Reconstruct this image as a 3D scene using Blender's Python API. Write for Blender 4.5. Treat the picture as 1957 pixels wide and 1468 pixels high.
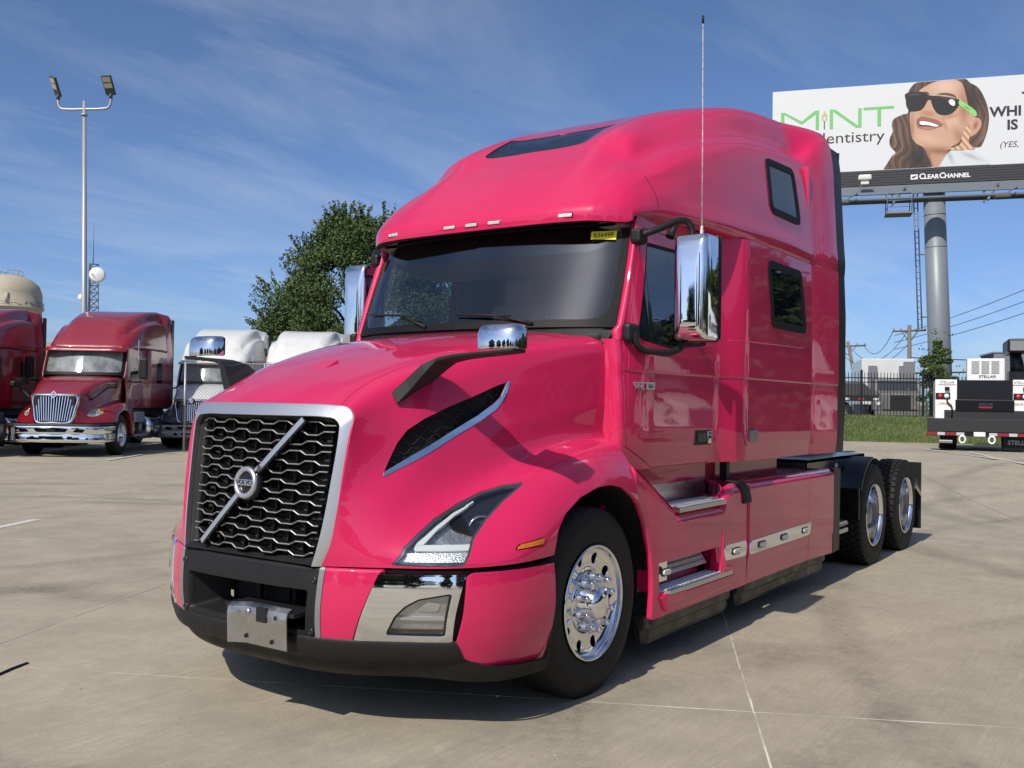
import bpy, bmesh, math, random
import numpy as np
from mathutils import Vector, Matrix

for o in list(bpy.data.objects): bpy.data.objects.remove(o)
scene = bpy.context.scene
col = scene.collection
R = math.radians
random.seed(7)

# ---------------------------------------------------------------- camera
cam_data = bpy.data.cameras.new('camera'); cam = bpy.data.objects.new('camera', cam_data); col.objects.link(cam)
cam_data.sensor_width = 36; cam_data.lens = 34.342; cam_data.clip_end = 3000; cam_data.clip_start = .05
CAM_M = Matrix(((-0.57046529, 0.02559915, 0.82092268), (0.82117190, -0.00131252, 0.57067940), (0.01568638, 0.99967143, -0.02027255)))
cam.matrix_world = Matrix.Translation(Vector((4.62265, 3.83403, 1.56808))) @ CAM_M.to_4x4()
scene.camera = cam

# ---------------------------------------------------------------- sky, sun, exposure
SUN_EL, SUN_AZ = R(44.5), R(3.4)          # elevation; azimuth measured from +x (the truck's nose) towards +y
world = bpy.data.worlds.new('World'); scene.world = world; world.use_nodes = True
nt = world.node_tree; nt.nodes.clear()
out = nt.nodes.new('ShaderNodeOutputWorld'); bg = nt.nodes.new('ShaderNodeBackground')
sky = nt.nodes.new('ShaderNodeTexSky'); sky.sky_type = 'NISHITA'; sky.sun_disc = False
sky.sun_elevation = SUN_EL; sky.sun_rotation = R(90)-SUN_AZ
sky.air_density = .6; sky.dust_density = 1.5; sky.ozone_density = 6; sky.altitude = 150
bg.inputs['Strength'].default_value = .14
tc = nt.nodes.new('ShaderNodeTexCoord'); sep = nt.nodes.new('ShaderNodeSeparateXYZ')
nt.links.new(tc.outputs['Generated'], sep.inputs[0])
def wmath(op, a, b=None):
    n = nt.nodes.new('ShaderNodeMath'); n.operation = op
    for k, v in enumerate((a, b)):
        if v is None: continue
        if isinstance(v, (int, float)): n.inputs[k].default_value = v
        else: nt.links.new(v, n.inputs[k])
    return n.outputs[0]
zz = wmath('ADD', wmath('MAXIMUM', sep.outputs[2], 0.0), .10)
cmb = nt.nodes.new('ShaderNodeCombineXYZ')
nt.links.new(wmath('DIVIDE', sep.outputs[0], zz), cmb.inputs[0]); nt.links.new(wmath('DIVIDE', sep.outputs[1], zz), cmb.inputs[1])
mp = nt.nodes.new('ShaderNodeMapping'); mp.inputs['Rotation'].default_value = (0, 0, R(28)); mp.inputs['Scale'].default_value = (.55, 1.5, 1)
nt.links.new(cmb.outputs[0], mp.inputs[0])
n1 = nt.nodes.new('ShaderNodeTexNoise'); n1.inputs['Scale'].default_value = 1.1; n1.inputs['Detail'].default_value = 9; n1.inputs['Roughness'].default_value = .62; n1.inputs['Distortion'].default_value = .6
n2 = nt.nodes.new('ShaderNodeTexNoise'); n2.inputs['Scale'].default_value = .45; n2.inputs['Detail'].default_value = 3
nt.links.new(mp.outputs[0], n1.inputs[0]); nt.links.new(cmb.outputs[0], n2.inputs[0])
r1 = nt.nodes.new('ShaderNodeMapRange'); r1.inputs[1].default_value = .43; r1.inputs[2].default_value = .80; nt.links.new(n1.outputs[0], r1.inputs[0])
r2 = nt.nodes.new('ShaderNodeMapRange'); r2.inputs[1].default_value = .34; r2.inputs[2].default_value = .66; nt.links.new(n2.outputs[0], r2.inputs[0])
cl = wmath('MULTIPLY', wmath('MULTIPLY', r1.outputs[0], r2.outputs[0]), .62)
mix = nt.nodes.new('ShaderNodeMix'); mix.data_type = 'RGBA'
nt.links.new(cl, mix.inputs[0]); nt.links.new(sky.outputs[0], mix.inputs[6]); mix.inputs[7].default_value = (5.2, 5.5, 6.0, 1)
nt.links.new(mix.outputs[2], bg.inputs['Color']); nt.links.new(bg.outputs[0], out.inputs[0])

sun_d = bpy.data.lights.new('sun', 'SUN'); sun_d.energy = 4.3; sun_d.angle = R(.53); sun_d.color = (1, .93, .82)
sun = bpy.data.objects.new('sun', sun_d); col.objects.link(sun)
sd = Vector((math.cos(SUN_EL)*math.cos(SUN_AZ), math.cos(SUN_EL)*math.sin(SUN_AZ), math.sin(SUN_EL)))
sun.rotation_euler = sd.to_track_quat('Z', 'Y').to_euler()
scene.render.engine = 'CYCLES'
scene.view_settings.view_transform = 'Standard'; scene.view_settings.look = 'None'
scene.view_settings.exposure = .05; scene.view_settings.gamma = 1
scene.cycles.use_denoising = True
scene.cycles.max_bounces = 8; scene.cycles.transparent_max_bounces = 24

# ---------------------------------------------------------------- geometry toolkit (numpy only)
def hermite(P, t, axis=0):
    """cubic interpolation of control points P along axis 0 at global params t in [0,1] (chord spaced)"""
    P = np.asarray(P, float); n = len(P)
    d = np.linalg.norm(np.diff(P, axis=0).reshape(n-1, -1), axis=1) if P.ndim == 2 else \
        np.linalg.norm(np.diff(P, axis=0), axis=2).mean(1)
    d = np.maximum(d, 1e-6)**0.75
    k = np.concatenate([[0], np.cumsum(d)]); k /= k[-1]
    h = np.diff(k)
    sh = (-1,) + (1,)*(P.ndim-1)
    s = np.diff(P, axis=0)/h.reshape(sh)
    m = np.empty_like(P)
    if n == 2:
        m[:] = s[0]
    else:
        w = (h[:-1]/(h[:-1]+h[1:])).reshape(sh)
        m[1:-1] = s[:-1]*(1-w)+s[1:]*w
        m[0] = 1.5*s[0]-.5*m[1]; m[-1] = 1.5*s[-1]-.5*m[-2]
    t = np.asarray(t); i = np.clip(np.searchsorted(k, t, 'right')-1, 0, n-2)
    u = ((t-k[i])/h[i]).reshape(sh); hh = h[i].reshape(sh)
    return ((1+2*u)*(1-u)**2)*P[i]+u*(1-u)**2*hh*m[i]+u*u*(3-2*u)*P[i+1]+u*u*(u-1)*hh*m[i+1]

def spline(pts, n):
    return hermite(np.array(pts, float), np.linspace(0, 1, n))

def loft(curves, nu, nv):
    """curves: list of polylines with equal counts -> grid (nu across curves, nv along)"""
    P = np.array(curves, float)                       # (c, k, 3)
    A = hermite(P.transpose(1, 0, 2), np.linspace(0, 1, nv))   # along
    B = hermite(A.transpose(1, 0, 2), np.linspace(0, 1, nu))   # across
    return B

def grid_normals(G):
    du = np.gradient(G, axis=0); dv = np.gradient(G, axis=1)
    n = np.cross(du, dv); l = np.linalg.norm(n, axis=2, keepdims=True)
    return n/np.maximum(l, 1e-12)

class Srf:
    def __init__(s, V, N, F): s.V, s.N, s.F = V, N, F
def grid(G, flip=False, outward=None):
    nu, nv = G.shape[:2]
    N = grid_normals(G)
    i = np.arange(nu*nv).reshape(nu, nv)
    F = np.stack([i[:-1, :-1], i[1:, :-1], i[1:, 1:], i[:-1, 1:]], -1).reshape(-1, 4)
    if outward is not None and (N.reshape(-1, 3).mean(0) @ np.array(outward)) < 0: flip = True
    if flip: N = -N; F = F[:, ::-1]
    return Srf(G.reshape(-1, 3), N.reshape(-1, 3), [tuple(f) for f in F.tolist()])

def clip(S, fv):
    """keep where fv>0"""
    fv = np.where(np.abs(fv) < 1e-7, 1e-7, fv)
    V = S.V.tolist(); N = S.N.tolist(); pos = (fv > 0).tolist(); fl = fv.tolist()
    cache = {}; out = []
    def cut(a, b):
        k = (a, b) if a < b else (b, a)
        if k not in cache:
            a, b = k; t = fl[a]/(fl[a]-fl[b])
            V.append([V[a][j]+t*(V[b][j]-V[a][j]) for j in range(3)])
            N.append([N[a][j]+t*(N[b][j]-N[a][j]) for j in range(3)])
            cache[k] = len(V)-1
        return cache[k]
    for f in S.F:
        c = sum(pos[a] for a in f)
        if c == len(f): out.append(f)
        elif c:
            r = []
            for q in range(len(f)):
                a, b = f[q], f[(q+1) % len(f)]
                if pos[a]: r.append(a)
                if pos[a] != pos[b]: r.append(cut(a, b))
            if len(r) > 2: out.append(tuple(r))
    used = sorted({a for f in out for a in f}); mp = {a: k for k, a in enumerate(used)}
    V = np.array([V[a] for a in used]).reshape(-1, 3); N = np.array([N[a] for a in used]).reshape(-1, 3)
    N /= np.maximum(np.linalg.norm(N, axis=1, keepdims=True), 1e-9)
    return Srf(V, N, [tuple(mp[a] for a in f) for f in out])

def sdist(P, poly):
    """signed distance of 2D points to closed polygon, positive inside"""
    poly = np.asarray(poly, float); a = poly; b = np.roll(poly, -1, 0)
    lo, hi = poly.min(0)-.08, poly.max(0)+.08; near = ((P > lo) & (P < hi)).all(1)
    if near.sum() < len(P)*.8:
        out = np.full(len(P), -.08)
        if near.any(): out[near] = sdist(P[near], poly)
        return out
    best = np.full(len(P), 1e9); ins = np.zeros(len(P), bool)
    for p, q in zip(a, b):
        e = q-p; L = e@e
        if L < 1e-14: continue
        t = np.clip(((P-p)@e)/L, 0, 1); d = np.hypot(*(P-p-t[:, None]*e).T); best = np.minimum(best, d)
        c = (p[1] > P[:, 1]) != (q[1] > P[:, 1])
        with np.errstate(divide='ignore', invalid='ignore'):
            xi = (q[0]-p[0])*(P[:, 1]-p[1])/(q[1]-p[1])+p[0]
        ins ^= c & (P[:, 0] < xi)
    return np.where(ins, best, -best)

AX = {'xz': (0, 2), 'yz': (1, 2), 'xy': (0, 1)}
def keep_in(S, poly, gap=.0, pr='xz'): return clip(S, sdist(S.V[:, AX[pr]], poly)-gap)
def keep_out(S, poly, gap=.0, pr='xz'): return clip(S, -sdist(S.V[:, AX[pr]], poly)-gap)

def rpoly(pts, r=.03, n=6):
    """polygon with rounded corners; a point may carry its own radius as third value"""
    out = []; m = len(pts)
    for k in range(m):
        p = np.array(pts[k][:2], float); rr = pts[k][2] if len(pts[k]) > 2 else r
        a = np.array(pts[k-1][:2], float)-p; b = np.array(pts[(k+1) % m][:2], float)-p
        la, lb = np.linalg.norm(a), np.linalg.norm(b); a /= la; b /= lb
        ang = math.acos(max(-1, min(1, float(a@b))))
        d = min(rr/math.tan(ang/2) if ang < 3.1 else 0, la*.48, lb*.48)
        if d < 1e-5: out.append(p); continue
        p0, p1 = p+a*d, p+b*d
        for t in np.linspace(0, 1, n): out.append((1-t)**2*p0+2*t*(1-t)*p+t*t*p1)
    return np.array(out)

def boundary(F):
    cnt = {}
    for f in F:
        for q in range(len(f)):
            a, b = f[q], f[(q+1) % len(f)]
            if (b, a) in cnt: del cnt[(b, a)]
            else: cnt[(a, b)] = 1
    return list(cnt)

def rimmed(S, t=.012):
    """panel with its free edges turned inwards"""
    E = boundary(S.F); bv = sorted({a for e in E for a in e}); n0 = len(S.V)
    mp = {a: n0+k for k, a in enumerate(bv)}; mq = {a: n0+len(bv)+k for k, a in enumerate(bv)}
    B = np.array(bv, int)
    if not len(B): return S
    V = np.vstack([S.V, S.V[B], S.V[B]-S.N[B]*t])
    # outward edge normals
    en = np.zeros((len(V), 3))
    F = list(S.F)
    for a, b in E:
        F.append((mp[b], mp[a], mq[a], mq[b]))
        nn = np.cross(S.V[b]-S.V[a], S.N[a]); nn /= max(np.linalg.norm(nn), 1e-9)
        for x in (a, b): en[mp[x]] += nn; en[mq[x]] += nn
    en = en[n0:]; en /= np.maximum(np.linalg.norm(en, axis=1, keepdims=True), 1e-9)
    # slightly softened: mix with surface normal at the top
    k = len(bv); en[:k] = en[:k]*.75+S.N[B]*.66
    en /= np.maximum(np.linalg.norm(en, axis=1, keepdims=True), 1e-9)
    return Srf(V, np.vstack([S.N, en]), F)

def shift(S, d): return Srf(S.V+S.N*d, S.N, S.F)
def mirrored(S):
    m = np.array([1, -1, 1.]); return Srf(S.V*m, S.N*m, [tuple(reversed(f)) for f in S.F])
def joined(*L):
    V = np.vstack([s.V for s in L]); N = np.vstack([s.N for s in L]); F = []; o = 0
    for s in L: F += [tuple(a+o for a in f) for f in s.F]; o += len(s.V)
    return Srf(V, N, F)
# ---------------------------------------------------------------- the pink truck's master surfaces (left half; x forward, y left, z up)
def hood_surface():
    c = [
     [(1.31,0,1.555),(1.12,0,1.66),(.85,0,1.77),(.62,0,1.845),(.30,0,1.93),(-.02,0,1.985),(-.24,0,2.015)],
     [(1.302,.25,1.555),(1.11,.25,1.658),(.84,.27,1.768),(.62,.29,1.84),(.30,.33,1.925),(-.03,.38,1.98),(-.27,.42,2.01)],
     [(1.262,.50,1.550),(1.06,.50,1.655),(.82,.55,1.752),(.63,.59,1.81),(.30,.66,1.89),(-.05,.72,1.95),(-.34,.80,1.985)],
     [(1.252,.565,1.535),(1.045,.585,1.625),(.81,.64,1.72),(.63,.69,1.772),(.30,.79,1.848),(-.06,.88,1.91),(-.40,.955,1.96)],
     [(1.252,.588,1.50),(1.045,.615,1.575),(.81,.68,1.662),(.63,.73,1.71),(.30,.82,1.785),(-.06,.91,1.855),(-.42,.99,1.915)],
     [(1.275,.590,1.42),(1.07,.635,1.48),(.84,.705,1.565),(.65,.75,1.62),(.30,.84,1.685),(-.06,.922,1.755),(-.42,.998,1.82)],
     [(1.31,.58,1.22),(1.12,.66,1.25),(.90,.74,1.335),(.66,.79,1.40),(.30,.87,1.48),(-.06,.94,1.54),(-.42,1.0,1.58)],
     [(1.335,.565,1.05),(1.18,.71,1.065),(.95,.80,1.11),(.70,.86,1.175),(.30,.92,1.285),(-.06,.965,1.36),(-.42,1.0,1.39)],
     [(1.352,.545,.90),(1.21,.75,.92),(.99,.90,.975),(.72,.98,1.075),(.31,1.07,1.215),(-.06,1.09,1.315),(-.42,1.085,1.325)],
     [(1.361,.525,.84),(1.22,.77,.86),(1.03,.985,.885),(.76,1.10,.955),(.32,1.16,1.125),(-.06,1.175,1.235),(-.42,1.16,1.24)],
     [(1.364,.515,.82),(1.222,.776,.83),(1.045,1.018,.845),(.79,1.165,.87),(.32,1.21,1.02),(-.06,1.222,1.12),(-.42,1.215,1.10)],
     [(1.366,.506,.797),(1.222,.78,.800),(1.05,1.03,.802),(.80,1.185,.806),(.32,1.226,.82),(-.06,1.232,.82),(-.42,1.232,.82)],
    ]
    return loft(c, 150, 190)

def roof_surface():
    # longitudinal curves from the header lip backwards, centre -> side
    c = [
     [(-0.405,0,2.685),(-0.405,0,2.755),(-0.5,0,2.865),(-0.75,0,3.09),(-0.96,0,3.245),(-1.11,0,3.355),(-1.48,0,3.565),(-2,0,3.785),(-2.55,0,3.935),(-3,0,4),(-3.5,0,4.035)],
     [(-0.408,0.35,2.685),(-0.408,0.35,2.755),(-0.505,0.35,2.865),(-0.755,0.35,3.09),(-0.96,0.35,3.247),(-1.11,0.35,3.357),(-1.48,0.36,3.567),(-2,0.38,3.787),(-2.55,0.4,3.937),(-3,0.4,4.003),(-3.5,0.4,4.04)],
     [(-0.425,0.65,2.685),(-0.425,0.65,2.757),(-0.52,0.64,2.87),(-0.78,0.63,3.11),(-0.965,0.625,3.255),(-1.12,0.61,3.395),(-1.48,0.63,3.58),(-2,0.68,3.775),(-2.55,0.72,3.93),(-3,0.74,4.005),(-3.5,0.76,4.045)],
     [(-0.46,0.82,2.685),(-0.46,0.82,2.757),(-0.555,0.8,2.875),(-0.8,0.785,3.075),(-0.975,0.775,3.185),(-1.12,0.765,3.345),(-1.49,0.79,3.505),(-2,0.84,3.71),(-2.55,0.88,3.885),(-3,0.9,3.97),(-3.5,0.92,4.02)],
     [(-0.495,0.895,2.683),(-0.495,0.895,2.757),(-0.585,0.88,2.875),(-0.82,0.87,3.06),(-0.985,0.875,3.138),(-1.14,0.875,3.222),(-1.53,0.94,3.375),(-2.05,0.99,3.53),(-2.57,1.01,3.64),(-3.02,1.03,3.69),(-3.5,1.04,3.7)],
     [(-0.52,0.93,2.682),(-0.52,0.93,2.757),(-0.605,0.92,2.875),(-0.84,0.925,3.045),(-0.99,0.945,3.11),(-1.15,0.96,3.195),(-1.55,1.03,3.36),(-2.08,1.075,3.505),(-2.58,1.09,3.6),(-3.03,1.105,3.645),(-3.5,1.115,3.655)],
     [(-0.55,0.965,2.68),(-0.55,0.965,2.757),(-0.63,0.96,2.87),(-0.86,0.98,3.02),(-1,1.01,3.075),(-1.16,1.03,3.15),(-1.57,1.085,3.31),(-2.1,1.12,3.44),(-2.6,1.135,3.53),(-3.04,1.145,3.57),(-3.5,1.155,3.58)],
     [(-0.585,1,2.68),(-0.585,1,2.755),(-0.655,1,2.85),(-0.87,1.03,2.96),(-1.01,1.055,3.005),(-1.17,1.08,3.05),(-1.58,1.135,3.15),(-2.1,1.165,3.22),(-2.6,1.18,3.26),(-3.05,1.19,3.28),(-3.5,1.195,3.28)],
     [(-0.625,1.03,2.685),(-0.625,1.03,2.745),(-0.685,1.04,2.81),(-0.88,1.075,2.87),(-1.02,1.1,2.892),(-1.18,1.12,2.91),(-1.59,1.165,2.94),(-2.1,1.195,2.96),(-2.6,1.21,2.97),(-3.05,1.218,2.975),(-3.5,1.22,2.975)],
     [(-0.65,1.045,2.7),(-0.65,1.045,2.735),(-0.7,1.06,2.765),(-0.88,1.09,2.79),(-1.02,1.11,2.797),(-1.18,1.135,2.8),(-1.59,1.185,2.81),(-2.1,1.21,2.82),(-2.6,1.222,2.825),(-3.05,1.23,2.83),(-3.5,1.23,2.83)],
     [(-0.665,1.04,2.7),(-0.665,1.045,2.72),(-0.71,1.06,2.745),(-0.88,1.085,2.765),(-1.02,1.105,2.771),(-1.18,1.125,2.775),(-1.59,1.17,2.78),(-2.1,1.195,2.78),(-2.6,1.205,2.78),(-3.05,1.212,2.78),(-3.5,1.215,2.78)],
    ]
    c.append([(x, y-.17, z+.004) for x, y, z in c[-1]])
    return loft(c, 150, 200)

def sstep(x, a, b):
    t = np.clip((x-a)/(b-a), 0, 1); return t*t*(3-2*t)
def side_y(X, Z):
    yb = 1.140-.090*np.clip((Z-1.88)/.8, 0, 1.4)**1.25-.03*np.clip((1.45-Z)/.3, 0, 1)**2
    front = np.clip((X+.80)/.42, 0, 1.3)**2*.105*(.45+.55*sstep(Z, 1.5, 2.0))
    yc = yb-front
    ys = 1.235-.01*np.clip((Z-2.2)/.6, 0, 1)**2-.015*np.clip((1.4-Z)/.2, 0, 1)**2
    w = sstep(X, -1.695, -2.10)
    y = yc*(1-w)+ys*w
    y = y-.007*sstep(Z, 1.781, 1.771)                # belt crease
    y = y+.055*np.clip((-3.50-X)/.55, 0, 1.2)**.9*(X < -3.5)  # rear extender flares outwards
    return y
def side_surface(x0=-.36, x1=-4.06, z0=1.185, z1=2.772, nx=290, nz=170):
    x = np.linspace(x0, x1, nx); z = np.linspace(z0, z1, nz)
    # extra rows at the crease
    z = np.sort(np.concatenate([z, np.linspace(1.764, 1.788, 9)]))
    X, Z = np.meshgrid(x, z, indexing='ij')
    return np.stack([X, side_y(X, Z), Z], -1)

def glass_surface(n=60, m=40):
    y = np.array([0, .3, .55, .75, .9, 1.0])
    bot = np.array([[-.235,0,2.03],[-.25,.3,2.03],[-.285,.55,2.03],[-.335,.75,2.03],[-.395,.9,2.03],[-.475,1.03,2.03]])
    mid = np.array([[-.385,0,2.37],[-.40,.3,2.37],[-.43,.55,2.37],[-.475,.75,2.37],[-.53,.90,2.37],[-.60,1.02,2.37]])
    top = np.array([[-.53,0,2.72],[-.545,.3,2.72],[-.57,.55,2.72],[-.61,.74,2.72],[-.655,.87,2.72],[-.73,.99,2.72]])
    return loft([bot, mid, top], m, n)

BUMP = [(1.412,0),(1.410,.15),(1.402,.30),(1.368,.50),(1.30,.66),(1.222,.785),(1.125,.935),(1.035,1.05),(.90,1.15),(.75,1.205),(.60,1.228),(.50,1.232)]
def bumper_surface():
    P = spline([(a, b, 0) for a, b in BUMP], 170)
    T = np.gradient(P, axis=0); Nn = np.stack([T[:, 1], -T[:, 0], 0*T[:, 0]], 1); Nn /= np.linalg.norm(Nn, axis=1, keepdims=True)
    rows = []
    for z, d in [(.792,-.012),(.787,-.002),(.76,.004),(.68,.012),(.58,.014),(.50,.006),(.44,-.006),(.36,-.03),(.30,-.055)]:
        rows.append(np.c_[P[:, :2]+Nn[:, :2]*d, np.full(len(P), z)])
    return hermite(np.array(rows), np.linspace(0, 1, 70))
# ---------------------------------------------------------------- materials
MATS = {}
def mat(name, color=(.5,.5,.5), rough=.5, metal=0., coat=0., coat_rough=.03, spec=.5, bump=None, var=None, emit=None, rvar=None):
    """principled material; var=(scale, amount, color2) mottles colour, rvar=(scale,lo,hi) roughness, bump=(scale,strength)"""
    if name in MATS: return MATS[name]
    m = bpy.data.materials.new(name); m.use_nodes = True; n = m.node_tree.nodes; l = m.node_tree.links
    b = n['Principled BSDF']
    b.inputs['Base Color'].default_value = (*color, 1); b.inputs['Roughness'].default_value = rough
    b.inputs['Metallic'].default_value = metal; b.inputs['Specular IOR Level'].default_value = spec
    b.inputs['Coat Weight'].default_value = coat; b.inputs['Coat Roughness'].default_value = coat_rough
    t = None
    def tex(scale, detail=5, rgh=.6):
        nonlocal t
        if t is None: t = n.new('ShaderNodeTexCoord')
        x = n.new('ShaderNodeTexNoise'); x.inputs['Scale'].default_value = scale; x.inputs['Detail'].default_value = detail; x.inputs['Roughness'].default_value = rgh
        l.new(t.outputs['Object'], x.inputs[0]); return x.outputs[0]
    if var:
        x = tex(var[0]); r = n.new('ShaderNodeMapRange'); r.inputs[1].default_value = .35; r.inputs[2].default_value = .7; r.inputs[4].default_value = var[1]
        l.new(x, r.inputs[0]); mx = n.new('ShaderNodeMix'); mx.data_type = 'RGBA'
        l.new(r.outputs[0], mx.inputs[0]); mx.inputs[6].default_value = (*color, 1); mx.inputs[7].default_value = (*var[2], 1)
        l.new(mx.outputs[2], b.inputs['Base Color'])
    if rvar:
        x = tex(rvar[0]); r = n.new('ShaderNodeMapRange'); r.inputs[1].default_value = .3; r.inputs[2].default_value = .7; r.inputs[3].default_value = rvar[1]; r.inputs[4].default_value = rvar[2]
        l.new(x, r.inputs[0]); l.new(r.outputs[0], b.inputs['Roughness'])
    if bump:
        x = tex(bump[0], 4); bp = n.new('ShaderNodeBump'); bp.inputs['Strength'].default_value = bump[1]; bp.inputs['Distance'].default_value = bump[2] if len(bump) > 2 else .01
        l.new(x, bp.inputs['Height']); l.new(bp.outputs[0], b.inputs['Normal'])
        if coat: l.new(bp.outputs[0], b.inputs['Coat Normal'])
    if emit:
        b.inputs['Emission Color'].default_value = (*emit[0], 1); b.inputs['Emission Strength'].default_value = emit[1]
    MATS[name] = m; return m

def glass(name, tint=(.5,.55,.55), refl=1.0, rough=.0):
    """thin pane: see-through tint with fresnel reflection"""
    if name in MATS: return MATS[name]
    m = bpy.data.materials.new(name); m.use_nodes = True; n = m.node_tree.nodes; l = m.node_tree.links; n.clear()
    o = n.new('ShaderNodeOutputMaterial'); tr = n.new('ShaderNodeBsdfTransparent'); tr.inputs[0].default_value = (*tint, 1)
    g = n.new('ShaderNodeBsdfGlossy'); g.inputs['Roughness'].default_value = rough; g.inputs[0].default_value = (refl, refl, refl, 1)
    mx = n.new('ShaderNodeMixShader'); ge = n.new('ShaderNodeNewGeometry'); vd = n.new('ShaderNodeVectorMath'); vd.operation = 'DOT_PRODUCT'
    l.new(ge.outputs['Incoming'], vd.inputs[0]); l.new(ge.outputs['Normal'], vd.inputs[1])
    def mt(op, x, y=None):
        k = n.new('ShaderNodeMath'); k.operation = op
        for i, v in enumerate((x, y)):
            if v is None: continue
            if isinstance(v, (int, float)): k.inputs[i].default_value = v
            else: l.new(v, k.inputs[i])
        return k
    mr = mt('ADD', mt('MULTIPLY', mt('POWER', mt('SUBTRACT', 1.0, mt('ABSOLUTE', vd.outputs['Value']).outputs[0]).outputs[0], 4.2).outputs[0], .90).outputs[0], .10)
    l.new(mr.outputs[0], mx.inputs[0]); l.new(tr.outputs[0], mx.inputs[1]); l.new(g.outputs[0], mx.inputs[2]); l.new(mx.outputs[0], o.inputs[0])
    MATS[name] = m; return m

PINK = mat('pink_paint', (.56,.0155,.090), .42, 0, 1, .015, .15, bump=(9, .012, .02))
REDP = mat('red_paint', (.22,.008,.018), .35, 0, 1, .02)
WHITEP = mat('white_paint', (.60,.61,.60), .45, 0, .5, .05, var=(2, .5, (.48,.49,.48)))
GREYP = mat('grey_paint', (.16,.165,.175), .4, 0, .5, .06)
BLACKPL = mat('black_plastic', (.0095,.0095,.0105), .55, spec=.35, rvar=(14, .46, .66))
GLOSSBLK = mat('gloss_black', (.01,.01,.012), .16)
RUBBER = mat('tyre_rubber', (.011,.0105,.010), .66, spec=.3, var=(6, .5, (.022,.020,.018)), bump=(90, .15, .004))
SEAL = mat('rubber_seal', (.006,.006,.0065), .55, spec=.2)
CHROME = mat('chrome', (.84,.85,.87), .035, 1., rvar=(5, .02, .07))
POLISH = mat('polished_aluminium', (.80,.81,.83), .085, 1., rvar=(9, .05, .13))
SATIN = mat('satin_silver', (.60,.61,.63), .34, .85)
SILVBAR = mat('grille_silver', (.48,.47,.45), .38, .8)
ALU = mat('tread_aluminium', (.55,.56,.57), .35, 1., rvar=(25, .25, .5))
DARK = mat('dark_void', (.006,.006,.007), .8)
FRAME = mat('frame_black', (.012,.012,.014), .45)
GLASSW = glass('windscreen_glass', (.74,.82,.82))
GLASSD = glass('tinted_glass', (.58,.66,.68))
GLASSK = mat('privacy_glass', (.006,.010,.013), .02, 0, 0, spec=.9)
LENS = glass('lamp_lens', (.88,.9,.9))
INTER = mat('cab_interior', (.045,.046,.05), .7)
INTER2 = mat('cab_trim', (.14,.14,.135), .7)
AMBER = mat('amber_lens', (.55,.16,.01), .2)
LAMPW = mat('clear_lamp', (.62,.60,.55), .25, .3, bump=(160, .4, .01))
REFLECT = mat('reflector', (.75,.76,.76), .22, .6, bump=(120, .5, .01))
LEDW = mat('led_diffuser', (.70,.72,.73), .3)
YELLOW = mat('yellow_sticker', (.85,.75,.03), .6)
INK = mat('black_ink', (.012,.012,.014), .6)

# ---------------------------------------------------------------- object helpers
def link(o, parent=None):
    col.objects.link(o)
    if parent is not None: o.parent = parent
    return o
def mesh(name, V, F, m, parent=None, smooth=False, N=None):
    me = bpy.data.meshes.new(name); me.from_pydata([tuple(map(float, v)) for v in V], [], [tuple(map(int, f)) for f in F])
    if isinstance(m, (list, tuple)):
        for x in m: me.materials.append(x)
    else: me.materials.append(m)
    me.update()
    if smooth or N is not None: me.shade_smooth()
    if N is not None: me.normals_split_custom_set_from_vertices([tuple(map(float, x)) for x in N])
    return link(bpy.data.objects.new(name, me), parent)
def smesh(name, S, m, parent=None, rim=.012):
    if rim: S = rimmed(S, rim)
    return mesh(name, S.V, S.F, m, parent, True, S.N)
def thing(name, label, cat, loc=(0,0,0), rotz=0, group=None, rot=None, scale=1):
    o = bpy.data.objects.new(name, None); col.objects.link(o); o.empty_display_size = .2
    o.location = loc; o.rotation_euler = rot if rot is not None else (0, 0, rotz); o.scale = (scale,)*3
    return tag(o, label, cat, group)
def tag(o, label, cat=None, group=None):
    o['label'] = label
    if cat: o['category'] = cat
    if group: o['group'] = group
    return o
def other_side(o, parent=None):
    """mirror image of a part (and its sub-parts) on the far side"""
    c = o.copy(); col.objects.link(c); c.scale = (c.scale[0], -c.scale[1], c.scale[2]); c.location = (c.location[0], -c.location[1], c.location[2])
    c.rotation_euler = (-c.rotation_euler[0], c.rotation_euler[1], -c.rotation_euler[2])
    if parent is not None: c.parent = parent
    for ch in list(o.children):
        d = ch.copy(); col.objects.link(d); d.parent = c
    return c
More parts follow.
